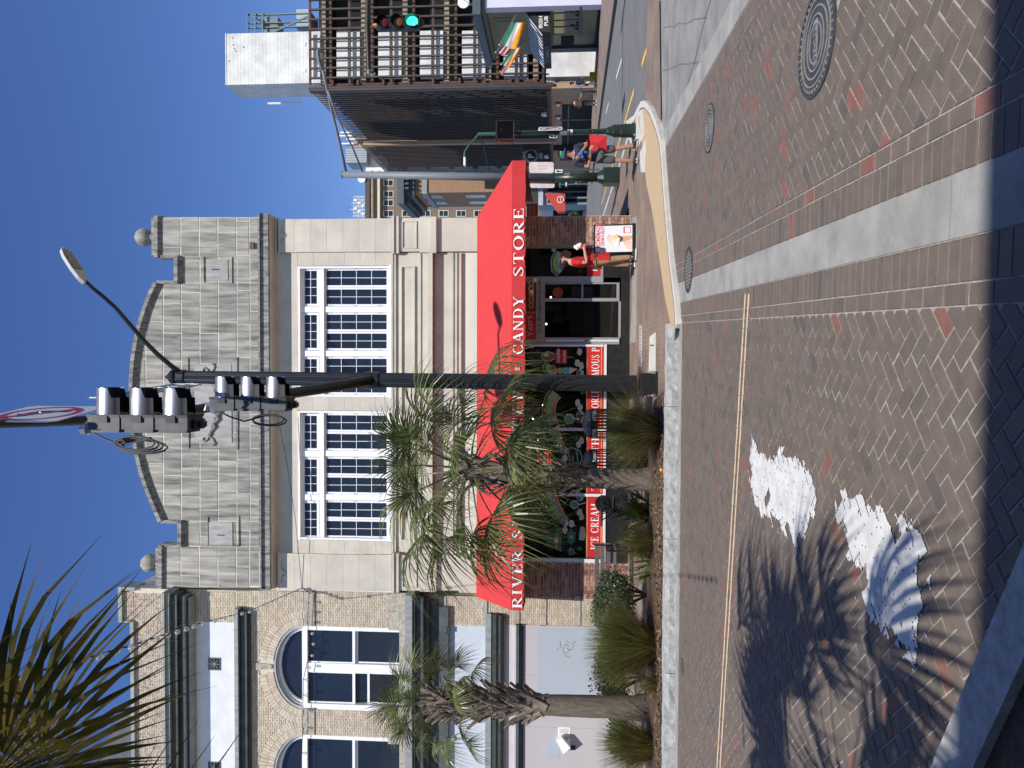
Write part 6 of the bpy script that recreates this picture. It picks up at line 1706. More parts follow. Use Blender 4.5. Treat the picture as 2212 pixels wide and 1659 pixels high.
# A-board
ab_ = thing('sidewalk_sign', 'black framed A-board advertising homemade ice cream and gelato by the brick pier', 'sign board', G(1375, 514, KH))
yA = G(1374, 514, KH).y
def A(x, y, d=0):
    p = atY(x, y, yA-d); f = (p.z-KH)/1.05; return p + V((0, .18*f, 0))
frm = MB()
for (x0,x1,y0,y1) in ((1284,1369,483,486),(1284,1369,543,546),(1283,1287,483,546),(1366,1376,482,547)):
    frm.prism([A(x0,y0), A(x0,y1), A(x1,y1), A(x1,y0)], (0,.03,0))
frm.prism([A(1376,482), A(1376,547), A(1370,547), A(1370,482)], (0,.5,0))
frm.obj('frame', black_paint, ab_)
bk_ = MB(); bk_.prism([A(1284,485)+V((0,.06,0)), A(1284,544)+V((0,.06,0)), A(1372,544)+V((0,.5,-.0)), A(1372,485)+V((0,.5,0))], (0,.02,0)); bk_.obj('rear_panel', black_paint, ab_)
po = MB(); po.prism([A(1287,486), A(1287,543), A(1366,543), A(1366,486)], (0,.01,0)); ps_ = po.obj('poster', M('poster_white', (.68,.69,.70), .5, .05, 3, col2=(.6,.61,.64)), ab_)
uv = (A(1287,514)-A(1366,514)).normalized(); m_pr = M('poster_red', (.62,.08,.09), .55)
sans('HOMEMADE', A(1296.5,534,.006), (1,0,0), uv, .095, m_pr, ps_, sx=.74, depth=.001, bold=.025); sans('ICE CREAM & GELATO', A(1305,541,.006), (1,0,0), uv, .075, m_pr, ps_, sx=.58, depth=.001, bold=.025)
def pb(pts, mat, k): MB().prism([A(x,y,.004+.002*k) for x,y in pts], (0,.001,0)).obj('print_shape', mat, ps_)
mcone = M('print_cone', (.55,.33,.16), .6); mcream = M('print_cream', (.72,.66,.5), .6, .25, 20); mchoc = M('print_choc', (.10,.05,.04), .6); mskin = M('print_skin', (.66,.47,.40), .6)
pb([(1346,523),(1352,517),(1366,520),(1366,538),(1356,538)], mskin, 0); pb([(1344,509),(1344,521),(1366,516),(1366,508)], mcone, 1); pb(blob(1338,515,8,7,12,.1), mchoc, 2); pb(blob(1327,518,12,12,14,.1), mcream, 3); pb(blob(1318,513,8,8,10,.15), M('print_pink', (.68,.5,.45), .6), 4); pb(blob(1330,510,6,5,9,.2), M('print_gold', (.65,.5,.2), .6), 5); pb(blob(1333,525,5,5,9,.2), white_letter, 5)
pb([(1347,489),(1347,503),(1363,503),(1363,489)], m_pr, 0); pb([(1350.5,491),(1350.5,501.5),(1361.5,501.5),(1361.5,491)], white_letter, 1)
# litter bins
def litter_bin(c, word1, label):
    t = thing('litter_bin', label, 'litter bin', c, 0, 'slatted litter bins by the shop window')
    mbk = M('bin_black', (.014,.015,.016), .45, .2, 6)
    r = .33; zt_ = 1.02
    MB().lathe([(r*1.0,zt_+.0),(r*1.0,zt_+.03),(r*.9,zt_+.09),(r*.6,zt_+.15),(r*.2,zt_+.18),(.02,zt_+.185)], n=28).obj('lid', M('bin_lid', (.10,.10,.10), .35, .2, 3, metal=.5), t, smooth=True)
    MB().lathe([(r*1.02,zt_-.14),(r*1.02,zt_)], n=28).obj('top_band', mbk, t)
    for k in range(28):
        a = 2*math.pi*k/28; MB().box(-.011,.011,-.006,.006,.08,zt_-.14).obj('slat', mbk, t, loc=(r*math.cos(a),r*math.sin(a),0), rot=(0,0,a+math.pi/2))
    MB().lathe([(r*.96,.0),(r*1.0,.08)], n=28).obj('bottom_band', mbk, t); MB().lathe([(r*.85,.06),(r*.88,.42)], n=24).obj('liner', mbk, t); MB().lathe([(r*1.03,.44),(r*1.03,.5)], n=28).obj('hoop', mbk, t)
    for a in (-2.2, -.95):
        n_ = V((math.cos(a), math.sin(a), 0)); rv_ = V((-n_.y, n_.x, 0))
        sans(word1, n_*(r*1.03)+V((0,0,zt_-.105)), rv_, (0,0,1), .075, white_letter, t, align='CENTER', depth=.002, bold=.02, sx=.8)
yB = 16.6
c1 = atY(1300, 915, yB); c2 = atY(1300, 1002, yB)
litter_bin(V((c1.x,yB,KH)), 'LITTER', 'slatted black litter bin marked LITTER behind the tall grass tuft')
litter_bin(V((c2.x,yB,KH)), 'Recycle', 'slatted black recycling bin half hidden by the first palm trunk')
# cafe table and chair, slatted bench
ct = thing('cafe_table', 'black cafe table with crossed legs under the ICE CREAM window', 'table', V((atY(1300,1103,16.8).x,16.8,KH)), 0)
MB().lathe([(.36,.74),(.36,.765)], n=24).obj('top', black_paint, ct)
for k in range(4): a = k*1.571+.5; MB().tube([(math.cos(a)*.28,math.sin(a)*.28,0),(0,0,.42),(-math.cos(a)*.22,-math.sin(a)*.22,.74)], .014, 6).obj('leg', black_paint, ct)
MB().lathe([(.12,.40),(.12,.42)], n=12).obj('ring', black_paint, ct)
cc = thing('cafe_chair', 'black round backed cafe chair beside the leafy lily plants', 'chair', V((atY(1340,1092,17.2).x,17.2,KH)), 0)
MB().lathe([(.22,.43),(.22,.46)], n=18).obj('seat', black_paint, cc)
for sx in (-1,1):
    for sy in (-1,1): MB().tube([(sx*.18,sy*.18,0),(sx*.14,sy*.14,.43)], .012, 6).obj('leg', black_paint, cc)
mb = MB(); mb.lathe([(.2,-.012),(.2,.012)], (0,.2,.68), 20, 'y'); mb.obj('backrest', black_paint, cc)
yb_ = 16.9; q = atY(1345, 1232, yb_)
be = thing('bench', 'dark wood slatted bench with black iron arm half hidden by the round shrub', 'bench', V((q.x,yb_,KH)), 0)
m_wood = M('grey_wood', (.11,.095,.085), .8, .3, 5, stretch=(.3,3,3))
for k in range(4): MB().box(-.75,.55,-.22+k*.13,-.12+k*.13,.42,.45).obj('slat', m_wood, be)
for k in range(3): MB().box(-.75,.55,.3,.33,.52+k*.13,.62+k*.13).obj('slat', m_wood, be)
for x in (-.7,.5):
    MB().tube([(x,-.24,0),(x,-.24,.62),(x,.1,.64),(x,.3,.6)], .02, 6).obj('arm', black_paint, be); MB().tube([(x,.3,0),(x,.3,.92)], .02, 6).obj('rear_leg', black_paint, be)
for k in range(4): MB().tube([(.5,-.15+k*.1,.45),(.5,-.15+k*.1,.62)], .01, 5).obj('arm_bar', black_paint, be)
# string lights
m_bulb = glass('bulb_glass', (.95,.95,.93), 1.0)
_n = m_bulb.node_tree.nodes; _l = m_bulb.node_tree.links; _p = _n.new('ShaderNodeBsdfPrincipled'); _p.inputs['Base Color'].default_value = (.85,.85,.82,1); _p.inputs['Roughness'].default_value = .08
_m = _n.new('ShaderNodeMixShader'); _m.inputs[0].default_value = .3; _o = _n['Material Output']; _l.new(_o.inputs[0].links[0].from_socket, _m.inputs[1]); _l.new(_p.outputs[0], _m.inputs[2]); _l.new(_m.outputs[0], _o.inputs[0])  # white mixed into the clear glass to stand in for sparkle
def string(label, pts, nb, sagz, bulbs=True, grp=None, rad=.008):
    t = thing('string_lights' if bulbs else 'wire', label, 'string lights' if bulbs else 'wire', pts[0])
    P = []
    for i in range(len(pts)-1):
        n = 14
        for k in range(n): P.append(lerp(pts[i], pts[i+1], k/n) - V((0,0,sagz*4*(k/n)*(1-k/n))))
    P.append(pts[-1])
    MB().tube(P, rad, 5).obj('cable', m_sigblk, t)
    if bulbs:
        for k in range(nb):
            f = (k+.6)/nb*(len(P)-1); i = int(f); p = lerp(P[i], P[min(i+1,len(P)-1)], f-i)
            s = MB(); s.lathe([(.01,-.05),(.012,0)], p, 6); so = s.obj('socket', m_sigblk, t); MB().ball(p-V((0,0,.095)), .04, 10).obj('bulb', m_bulb, so, smooth=True)
    return t
anchor = atY(652, 1270, YF-.1)
string('string of clear bulbs sweeping from the store corner up past the near palm', [anchor, atY(540,1319,YF-1.4), atY(417,1350,12.5), atY(285,1393,8.8), atY(0,1473,5.2), atY(-180,1530,4)], 30, .0)
string('string of clear bulbs running along the arched windows', [anchor, atY(668,1282,YF-.12), atY(664,1340,YF-.12), atY(670,1400,YF-.1), atY(655,1470,YF-.1), atY(654,1560,YF-.12), atY(650,1700,YF-.12)], 16, .0)
string('thin wire strung across the upper windows of the limestone store', [anchor, atY(638,1120,YF-.25), atY(618,990,YF-.25), atY(600,900,YF-.35)], 0, .0, bulbs=False, rad=.007)
# ================================================================== PLANTS
m_frond = M('fade|frond', (.18,.21,.075), .34, .3, 3, col2=(.065,.095,.03), transl=.28, tone='obj')
m_frondy = M('near_frond', (.30,.21,.03), .4, .4, 2.6, col2=(.055,.065,.02), transl=.42, lo=.42, hi=.72)  # golden backlight and dark underside are mixed into the leaf colour
m_dead = M('dry_frond', (.40,.30,.17), .8, .3, 4, col2=(.22,.16,.09), transl=.15)
m_petiole = M('petiole', (.13,.15,.05), .5, .25, 4)
m_trunk = M('palm_bark', (.20,.165,.13), .95, .4, 7, 1.0, 26, stretch=(3,3,.6), col2=(.10,.082,.066))
m_boot = M('leaf_base', (.30,.25,.20), .9, .35, 7, .6, 40, stretch=(1,1,.4), col2=(.13,.105,.085))
def frond_mesh(seed, lp=1.0, lb=.85, n=40, droop=.35, spread=112, mat=None, wid=.034, ragged=.0):
    rn = random.Random(seed); mb = MB()
    # petiole along +X, arching
    pet = [V((lp*t, 0, .10*lp*math.sin(t*1.6)-.10*lp*t*t)) for t in (0,.25,.5,.75,1)]
    pw = [.024,.018,.014,.011,.009]
    for i in range(4):
        a, b = pet[i], pet[i+1]; mb.add([a+V((0,-pw[i],0)), a+V((0,pw[i],0)), a+V((0,0,-pw[i]*.8)), b+V((0,-pw[i+1],0)), b+V((0,pw[i+1],0)), b+V((0,0,-pw[i+1]*.8))], [(0,1,4,3),(1,2,5,4),(2,0,3,5)])
    hub = pet[-1]
    for k in range(n):
        a = R(-spread + 2*spread*k/(n-1)); c = abs(a)/R(spread)
        L = lb*(1-.32*c*c)*rn.uniform(.88,1.05); da = R(spread)*2/n
        org = hub + V((.28*lb*(1-c)*.6, 0, 0))*(1-c)          # costa: middle leaflets leave further along the rib
        d = V((math.cos(a), math.sin(a), 0)); s = V((-d.y, d.x, 0))
        dr = droop*rn.uniform(.7,1.35); tw = rn.uniform(-.06,.06); kink = rn.random() < ragged
        vs = []; m = 6
        for j in range(m+1):
            t = j/m; r = L*t
            w = min(r*math.tan(da/2)*1.02+.002, wid*.62)*(1 if t < .55 else max(.03,((1-t)/.45)**1.5)); 
            z = -.10*c*r - dr*L*(t**2.6) + .06*L*math.sin(math.pi*min(1,t*1.3))*(1-c)
            if kink and t > .6: z -= (t-.6)*L*.8
            xr = r*(1-.22*dr*t*t)
            fold = w*.45*(1 if k % 2 else -1)
            p = org + d*xr + V((0,0,z)) + s*(tw*t*t*L)
            vs += [p - s*w + V((0,0,-fold)), p + s*w + V((0,0,fold))]
        mb.add(vs, [(2*j,2*j+1,2*j+3,2*j+2) for j in range(m)])
    return mb.mesh('frond', mat, fixn=False)
FR = [frond_mesh(i, 1.0, .95, 36, .34+.14*(i % 3), 104, m_frond, wid=.019, ragged=.4) for i in range(6)]
FRD = [frond_mesh(20+i, .8, .8, 34, .9, 95, m_dead, ragged=.6) for i in range(2)]
def boot_mesh():
    mb = MB(); vs = []
    for t, w, h, o in ((0,.06,.025,0),(.4,.042,.022,.02),(.75,.03,.018,.06),(1,.026,.014,.12)):
        z = .44*t; vs += [(-w,-o,z),(w,-o,z),(w*.7,-o-h,z-.01),(-w*.7,-o-h,z-.01)]
    mb.add(vs, [(i*4+k,i*4+(k+1)%4,(i+1)*4+(k+1)%4,(i+1)*4+k) for i in range(3) for k in range(4)]+[(3,2,1,0),(12,13,14,15)])
    return mb.mesh('leaf_base', m_boot)
BOOT = boot_mesh()
def palm(label, base, zhub, z_boot0, r0, r1, nf, fscale, seed, lean=(0,0), nb=60, dead=5, ragz=None, mesh_list=FR, elo=-48, ehi=78, boots=True, avoid=False, spreadout=False):
    rn = random.Random(seed)
    t = thing('palm_tree', label, 'palm tree', base, 0)
    H = zhub-base[2]
    def cx(z): f = z/H; return V((lean[0]*f*f, lean[1]*f*f, z))
    mb = MB(); pts = [cx(H*i/16) for i in range(17)]
    mb.tube([V((0,0,-.05))]+pts, [r0*1.25]+[r0+(r1-r0)*(i/16) + rn.uniform(-.006,.006)+(.05 if i == 0 else 0) for i in range(17)], 14); mb.obj('trunk', m_trunk, t, smooth=True)
    if boots:
        zb = z_boot0-base[2]; rows_ = max(3, int(nb/6))
        for i in range(nb):
            f = i/nb; z = zb+(H-zb-.05)*f; a = i*2.39996 + rn.uniform(-.15,.15); p = cx(z); rr = (r0+(r1-r0)*z/H)*.93
            o = link('leaf_base', BOOT, t, loc=p+V((math.cos(a)*rr, math.sin(a)*rr, 0)), scale=rn.uniform(.8,1.25))
            o.rotation_euler = (rn.uniform(-.1,.15), rn.choice((-.5,.5))*rn.uniform(.6,1.3), a+math.pi/2)
    top = cx(H)
    for i in range(nf):
        if avoid and i % 100 == -1: continue
        f = (i+.5)/nf; el = R(ehi + (elo-ehi)*f + rn.uniform(-9,9)); az = i*2.39996 + rn.uniform(-.25,.25)
        d = V((math.cos(el)*math.cos(az), math.cos(el)*math.sin(az), math.sin(el)))
        q = d.to_track_quat('X', 'Z') @ Quaternion((1,0,0), rn.uniform(-.9,.9))
        if avoid:
            tp_ = V(base)+top+d*2.2*fscale-CAM; dep = tp_.dot(Fw)
            mp_ = V(base)+top+d*1.2*fscale-CAM; dm = mp_.dot(Fw)
            if any(dd > .2 and v_.dot(Rt)/dd*FPX > -900 and v_.dot(Up)/dd*FPX < 1250 for v_, dd in ((tp_,dep),(mp_,dm))): continue
        o = link('frond', rn.choice(mesh_list), t, loc=top+V((math.cos(az)*r1*.5, math.sin(az)*r1*.5, -.05-.35*f)), scale=fscale*rn.uniform(.85,1.12)*(1.3 if abs(el) < .5 and spreadout else 1))
        o.rotation_mode = 'QUATERNION'; o.rotation_quaternion = q
    for i in range(dead):
        az = i*2.39996*1.3+.4; el = R(rn.uniform(-75,-50)); d = V((math.cos(el)*math.cos(az), math.cos(el)*math.sin(az), math.sin(el)))
        o = link('dry_frond', rn.choice(FRD), t, loc=top+V((math.cos(az)*r1, math.sin(az)*r1, -.45)), scale=fscale*rn.uniform(.6,.9)); o.rotation_mode = 'QUATERNION'; o.rotation_quaternion = d.to_track_quat('X', 'Z') @ Quaternion((1,0,0), rn.uniform(-.5,.5))
    mb = MB()                                            # loose fibre below the crown
    for i in range(120):
        a = rn.uniform(0,6.28); z = H-rn.uniform(.0,.6); p = cx(z)+V((math.cos(a)*r1, math.sin(a)*r1, 0)); q = p+V((math.cos(a)*rn.uniform(.05,.3), math.sin(a)*rn.uniform(.05,.3), rn.uniform(-.35,.15)))
        s = (q-p).cross(V((0,0,1))).normalized()*.006; mb.add([p-s,p+s,q], [(0,1,2)])
    mb.obj('fibre', m_dead, t)
    return t
pb1 = V((atY(1400,1036,13.0).x, 13.0, .17))
palm('sabal palm with drooping fan fronds in front of the red awning', pb1, atY(985,1010,13.0).z, atY(1278,1035,13.0).z, .19, .17, 37, 1.04, 11, lean=(.16,0), nb=70, dead=6, elo=-58, ehi=74, spreadout=True)
pb2 = V((atY(1402,1530,13.3).x, 13.3, .17))
palm('smaller crowned sabal palm with shaggy leaf bases before the grey boarding', pb2, atY(925,1525,13.3).z, atY(1185,1530,13.3).z, .205, .16, 26, .62, 23, lean=(-.02,0), nb=110, dead=2, elo=-35)
# near palm at the photographer's left, mostly outside the picture
hubp = atY(20, 1652, 3.35)
pb3 = V((-2.55, 1.55, .11))
NEAR = [frond_mesh(40+i, 1.15, 1.06, 29, .16+.08*i, 92, m_frondy, wid=.027, ragged=.35) for i in range(3)]
NEARC = [frond_mesh(50+i, 1.1, 1.05, 38, .35+.1*i, 108, m_frondy, wid=.05, ragged=.2) for i in range(3)]
pt3 = palm('near palm whose fan fronds hang into the top left corner', pb3, hubp.z-.3, 1.2, .17, .14, 34, 1.0, 31, nb=30, dead=0, mesh_list=NEARC, elo=-25, ehi=72, avoid=True)
o = link('frond', NEAR[0], pt3); pet = (hubp - (pb3 + V((0,0,hubp.z-.3-pb3.z))))
def aim(o, start, hub, nrm, sc):
    d = (hub-start).normalized(); z = (nrm - d*nrm.dot(d)).normalized(); y = z.cross(d)
    m = Matrix((d, y, z)).transposed().to_quaternion(); o.rotation_mode = 'QUATERNION'; o.rotation_quaternion = m; o.location = start-pb3; o.scale = (sc,)*3
h1 = atY(-30, 1770, 3.2); aim(o, h1+V((-.95,-.3,.05))*1.0, h1, V((.1,.5,.85)), 1.0)
o = link('frond', NEAR[1], pt3); h2 = atY(60, 1760, 3.6); aim(o, h2+V((-.95,-.2,.1)), h2, V((.0,.4,.9)), 1.0)
# grass tussocks
m_gr = M('fade|grass', (.18,.19,.055), .6, .35, 3, col2=(.075,.09,.028), transl=.25, tone='face')
m_grd = M('fade|drygrass', (.38,.28,.12), .7, .35, 3, col2=(.14,.12,.045), transl=.2, tone='face')
def tussock(label, c, h, w, n, dry, seed):
    rn = random.Random(seed); t = thing('grass_tuft', label, 'ornamental grass', c, 0, 'ornamental grass tufts in the planting bed')
    for nm, mat, cnt in (('blades', m_gr, int(n*(1-dry))), ('dry_blades', m_grd, int(n*dry))):
        mb = MB()
        for i in range(cnt):
            a = rn.uniform(0, 6.283); out = abs(rn.gauss(.45,.32)); out = min(out,1.15)
            L = h*rn.uniform(.55,1.1)*(1.0 if nm == 'blades' else .8); b = V((math.cos(a+rn.uniform(-.4,.4))*rn.uniform(0,.16)*w*2, math.sin(a)*rn.uniform(0,.14)*w*2, 0)); dx = V((math.cos(a), math.sin(a), 0)); s = V((-dx.y, dx.x, 0))
            wd = rn.uniform(.003,.006); vs = []
            bend = rn.uniform(.2,.8) if nm == 'blades' else rn.uniform(.4,1.2)
            for j in range(5):
                u = j/4; ang = out*.9*u + bend*.5*u*u
                p = b + dx*(w*out*1.05*u + .35*L*bend*u*u*out) + V((0,0,L*(u - .28*bend*u*u*(out+.3))))
                ww = wd*(1-u*.85); vs += [p-s*ww, p+s*ww]
            mb.tone = rn.random(); mb.add(vs, [(2*j,2*j+1,2*j+3,2*j+2) for j in range(4)])
        if mb.v: link(nm, mb.mesh(nm, mat, fixn=False), t)
    return t
def bedp(x, y, Y=None):
    p = G(x, y, .15); return V((p.x, p.y, .14))
tussock('large golden green grass tuft between the mast pole and the first palm', V((atY(1430,930,12.0).x,12.0,.14)), 1.05, .62, 2400, .42, 1)
tussock('small brown tipped grass tuft under the leafy lilies', V((atY(1400,1170,12.5).x,12.5,.16)), .7, .42, 1100, .45, 2)
tussock('biggest deep green grass tuft before the round shrubs', V((atY(1430,1395,12.3).x,12.3,.15)), 1.2, .8, 3400, .22, 3)
tussock('grass tuft at the left edge beyond the second palm trunk', V((atY(1425,1612,12.4).x,12.4,.15)), 1.0, .55, 2000, .34, 4)
tussock('low dry grass tuft beside the second palm, towards the big green tuft', V((atY(1425,1478,12.0).x,12.0,.14)), .42, .26, 420, .6, 5)
# strap leaved lilies
m_strap = M('fade|strap', (.09,.16,.03), .35, .3, 4, col2=(.045,.10,.02), transl=.25, tone='face')
def lily(label, c, h, n, seed, w=.03):
    rn = random.Random(seed); t = thing('lily_plant', label, 'leafy plant', c, 0)
    for k in range(n):
        mb = MB(); a = rn.uniform(0,6.283); L = h*rn.uniform(.6,1.1); out = rn.uniform(.25,.95); dx = V((math.cos(a),math.sin(a),0)); s = V((-dx.y,dx.x,0)); b = V((rn.uniform(-.18,.18),rn.uniform(-.12,.12),0)); vs = []
        for j in range(6):
            u = j/5; p = b+dx*(L*out*u)+V((0,0,L*(u*1.1-.75*out*u*u))); ww = w*math.sin(math.pi*(.12+.86*u))*rn.uniform(.9,1.1)+.003; vs += [p-s*ww, p-V((0,0,.008)), p+s*ww]
        mb.tone = rn.random(); mb.add(vs, [(3*j+q,3*j+q+1,3*j+q+4,3*j+q+3) for j in range(5) for q in (0,1)]); link('leaf', mb.mesh('leaf', m_strap, fixn=False), t)
lily('broad glossy lily clump just left of the first palm trunk', V((atY(1392,1102,13.3).x,13.3,.17)), .78, 46, 6, .036)
lily('thin lily clump between the small brown grass tuft and the round shrub', V((atY(1392,1222,12.9).x,12.9,.17)), .5, 22, 7, .018)
lily('dark lily leaves in the shade behind the tall golden grass tuft', V((atY(1392,1000,14.2).x,14.2,.1)), .75, 30, 8, .03)
# round shrubs
m_leaf = M('fade|shrub', (.05,.085,.04), .45, .35, 5, col2=(.025,.05,.025), transl=.12, tone='face')
m_twig = M('twig', (.06,.045,.035), .9)
def shrub(label, c, r, h, n, seed, ls=.03, gname=None, mat=None):
    rn = random.Random(seed); t = thing('shrub', label, 'shrub', c, 0)
    st_ = MB()
    for k in range(9): a = k*.7; st_.tube([V((0,0,0)), V((math.cos(a)*r*.3,math.sin(a)*r*.3,h*.35)), V((math.cos(a)*r*.6,math.sin(a)*r*.6,h*.75))], [.02,.014,.006], 5)
    st_.obj('stems', m_twig, t)
    mb = MB()
    lobes = [(V((rn.uniform(-.55,.55)*r, rn.uniform(-.4,.4)*r, h*rn.uniform(.42,.7))), rn.uniform(.4,.62)) for _ in range(9)]
    for i in range(n):
        lc, lr = rn.choice(lobes); d = V((rn.gauss(0,1),rn.gauss(0,1),rn.gauss(0,1))).normalized(); rad = lr*r*rn.uniform(.55,1.06)
        p = lc + V((d.x*rad, d.y*rad, d.z*rad*h/(2*r)*1.15))
        if p.z < .08: continue
        l = ls*rn.uniform(.7,1.3); u = V((rn.uniform(-1,1),rn.uniform(-1,1),rn.uniform(-.3,1))).normalized(); s = u.cross(d); 
        if s.length < .01: continue
        s.normalize(); mb.tone = rn.random(); mb.add([p-u*l*.1, p+s*l*.35+u*l*.45, p+u*l, p-s*l*.35+u*l*.45], [(0,1,2,3)])
    link('crown', mb.mesh('crown', mat or m_leaf, fixn=False), t)
shrub('dark round shrub between the slatted bench and the big green grass tuft', V((atY(1390,1285,14.0).x,14.0,.1)), .72, 1.12, 8000, 1, .05)
shrub('dark clipped shrub behind the big grass tuft, next to the second palm', V((atY(1390,1462,14.2).x,14.2,.1)), .68, 1.1, 7000, 2, .05)
shrub('dark shrub crowded behind the biggest grass tuft under the pencil graffiti', V((atY(1390,1375,14.3).x,14.3,.1)), .6, 1.0, 6000, 9, .05)
shrub('low green shrub behind the left edge grass tuft', V((atY(1390,1590,14.4).x,14.4,.1)), .45, .75, 2600, 3, .05)
shrub('round green bush far down the street under the red awning', V((atY(1262,455,90).x,90,gz(90))), 1.2, 1.9, 1500, 4, .28)
fl_ = thing('flower', 'tiny red and yellow flower at the kerb edge of the planting bed', 'flower', V((atY(1445,1015,11.5).x,11.5,.16)), 0)
MB().ball((0,0,.04), .025, 7).obj('bloom', M('flower_yellow', (.75,.5,.03), .6), fl_); MB().ball((-.02,0,.02), .03, 7).obj('petals', M('flower_red', (.6,.04,.02), .6), fl_)
# ================================================================== PEOPLE
def skinned(name, nodes, edges, mat, parent, sub=2, root=0):
    me = bpy.data.meshes.new(name); me.from_pydata([n[0] for n in nodes], edges, []); me.update(); me.materials.append(mat)
    o = link(name, me, parent)
    md = o.modifiers.new('Skin', 'SKIN'); md.use_smooth_shade = True
    sv = me.skin_vertices[0].data
    for i, n in enumerate(nodes): sv[i].radius = n[1]; sv[i].use_root = (i == root)
    s = o.modifiers.new('Sub', 'SUBSURF'); s.levels = sub; s.render_levels = sub
    return o
def figure(label, c, rz, H, P, skin, top, legs, shoe, hair, sole=None, shorts=False, short_sleeve=True, detail=True, cap=None, head=0.0):
    t = thing('person', label, 'person', c, rz); k = H/1.78
    S = lambda p: V(p)*k
    sh = {s: S(P.get('sh'+s, ((-1 if s == 'r' else 1)*.185,0,1.43))) for s in 'rl'}
    el = {s: S(P['el'+s]) for s in 'rl'}; wr_ = {s: S(P['wr'+s]) for s in 'rl'}
    hp = {s: S(((-1 if s == 'r' else 1)*.095,0,.92)) for s in 'rl'}
    kn = {s: S(P['kn'+s]) for s in 'rl'}; an = {s: S(P['an'+s]) for s in 'rl'}
    hd = R(head); hv = V((math.sin(hd), -math.cos(hd), 0))          # where the face looks
    N = []; E = []
    def nd(p, rx, ry=None, par=None):
        N.append((p, (rx*k, (ry or rx)*k)))
        if par is not None: E.append((par, len(N)-1))
        return len(N)-1
    pel = nd(S((0,0,.96)), .15, .11); bel = nd(S((0,.0,1.12)), .135, .10, pel); ch = nd(S((0,.01,1.30)), .155, .11, bel); uc = nd(S((0,.01,1.43)), .11, .085, ch); nk = nd(S((0,-.005,1.52)), .055, .055, uc)
    h1 = nd(S((0,0,1.585))+hv*.025*k, .066, .075, nk); h2 = nd(S((0,0,1.67))+hv*.018*k, .078, .092, h1); h3 = nd(S((0,0,1.745))+hv*.005*k, .062, .07, h2)
    for s in 'rl':
        a = nd(sh[s], .058, .058, uc); b = nd(lerp(sh[s], el[s], .5), .05, .05, a); b = nd(el[s], .042, .042, b); w = nd(wr_[s], .028, .024, b)
        d = (wr_[s]-el[s]).normalized(); pl = nd(wr_[s]+d*.07*k, .036, .02, w)
        sd_ = d.cross(V((0,-1,.3))).normalized()
        if detail:
            for q, (off, ln) in enumerate(((-.034,.055),(-.018,.075),(0,.08),(.018,.075),(.034,.06))):
                th = q == 0
                r0 = wr_[s]+d*(.05 if th else .085)*k + sd_*off*k
                f1 = nd(r0+d*ln*.5*k+(sd_*-.015*k if th else V((0,0,-.006*k))), .0095, .0095, pl); nd(r0+d*ln*k+V((0,0,-.022*k)), .008, .008, f1)
        L = nd(hp[s], .085, .085, pel); m = nd(lerp(hp[s], kn[s], .55), .075, .075, L); m = nd(kn[s], .055, .055, m); m = nd(lerp(kn[s], an[s], .35), .055, .058, m); m = nd(an[s], .038, .04, m)
        f = V(P.get('ft'+s, (0,-1,0))).normalized(); nd(an[s]+f*.10*k+V((0,0,-.05*k)), .035, .028, m)
    skinned('body', N, E, skin, t)
    # shirt
    N2 = []; E2 = []
    def n2(p, rx, ry, par=None):
        N2.append((p, (rx*k, ry*k)));
        if par is not None: E2.append((par, len(N2)-1))
        return len(N2)-1
    a = n2(S((0,0,.86 if not P.get('tuck') else .95)), .175, .14); b = n2(S((0,0,1.0)), .17, .135, a); b = n2(S((0,0,1.14)), .155, .125, b); c2 = n2(S((0,.01,1.31)), .175, .135, b); u = n2(S((0,.01,1.44)), .12, .10, c2)
    for s in 'rl':
        x = n2(sh[s], .078, .078, u)
        if short_sleeve: n2(lerp(sh[s], el[s], .72), .068, .068, x)
        else:
            y = n2(lerp(sh[s], el[s], .5), .07, .07, x); y = n2(el[s], .06, .06, y); n2(lerp(el[s], wr_[s], .88), .045, .045, y)
    skinned('shirt', N2, E2, top, t)
    N2 = []; E2 = []
    a = n2(S((0,0,.97)), .165, .13)
    for s in 'rl':
        x = n2(hp[s]+V((0,0,-.04*k)), .105, .105, a)
        if shorts: y = n2(lerp(hp[s], kn[s], .6), .10, .10, x); n2(lerp(hp[s], kn[s], 1.02), .095, .095, y)
        else: y = n2(lerp(hp[s], kn[s], .5), .092, .092, x); y = n2(kn[s], .075, .075, y); y = n2(lerp(kn[s], an[s], .5), .07, .072, y); n2(lerp(kn[s], an[s], .93), .06, .065, y)
    skinned('shorts' if shorts else 'trousers', N2, E2, legs, t)
    for s in 'rl':
        f = V(P.get('ft'+s, (0,-1,0))).normalized(); e = V((-f.y, f.x, 0)); an_ = an[s]
        pts = [(-.07,.04,.05),(-.02,.045,.06),(.08,.05,.045),(.15,.045,.03),(.19,.03,.02)]
        mb = MB(); vs = []; zg = an_.z-.07*k
        for u_, w_, hh in pts:
            c3 = an_+f*u_*k; vs += [V((c3.x,c3.y,zg))-e*w_*k, V((c3.x,c3.y,zg))+e*w_*k, V((c3.x,c3.y,zg+hh*2*k))+e*w_*.6*k, V((c3.x,c3.y,zg+hh*2*k))-e*w_*.6*k]
        mb.add(vs, [(i*4+q,i*4+(q+1)%4,(i+1)*4+(q+1)%4,(i+1)*4+q) for i in range(4) for q in range(4)]+[(3,2,1,0),(16,17,18,19)]); so = mb.obj('shoe', shoe, t, smooth=False)
        mb = MB(); vs = []
        for u_, w_, hh in pts:
            c3 = an_+f*u_*k; vs += [V((c3.x,c3.y,zg-.0))-e*(w_+.006)*k, V((c3.x,c3.y,zg))+e*(w_+.006)*k, V((c3.x,c3.y,zg+.03*k))+e*(w_+.006)*k, V((c3.x,c3.y,zg+.03*k))-e*(w_+.006)*k]
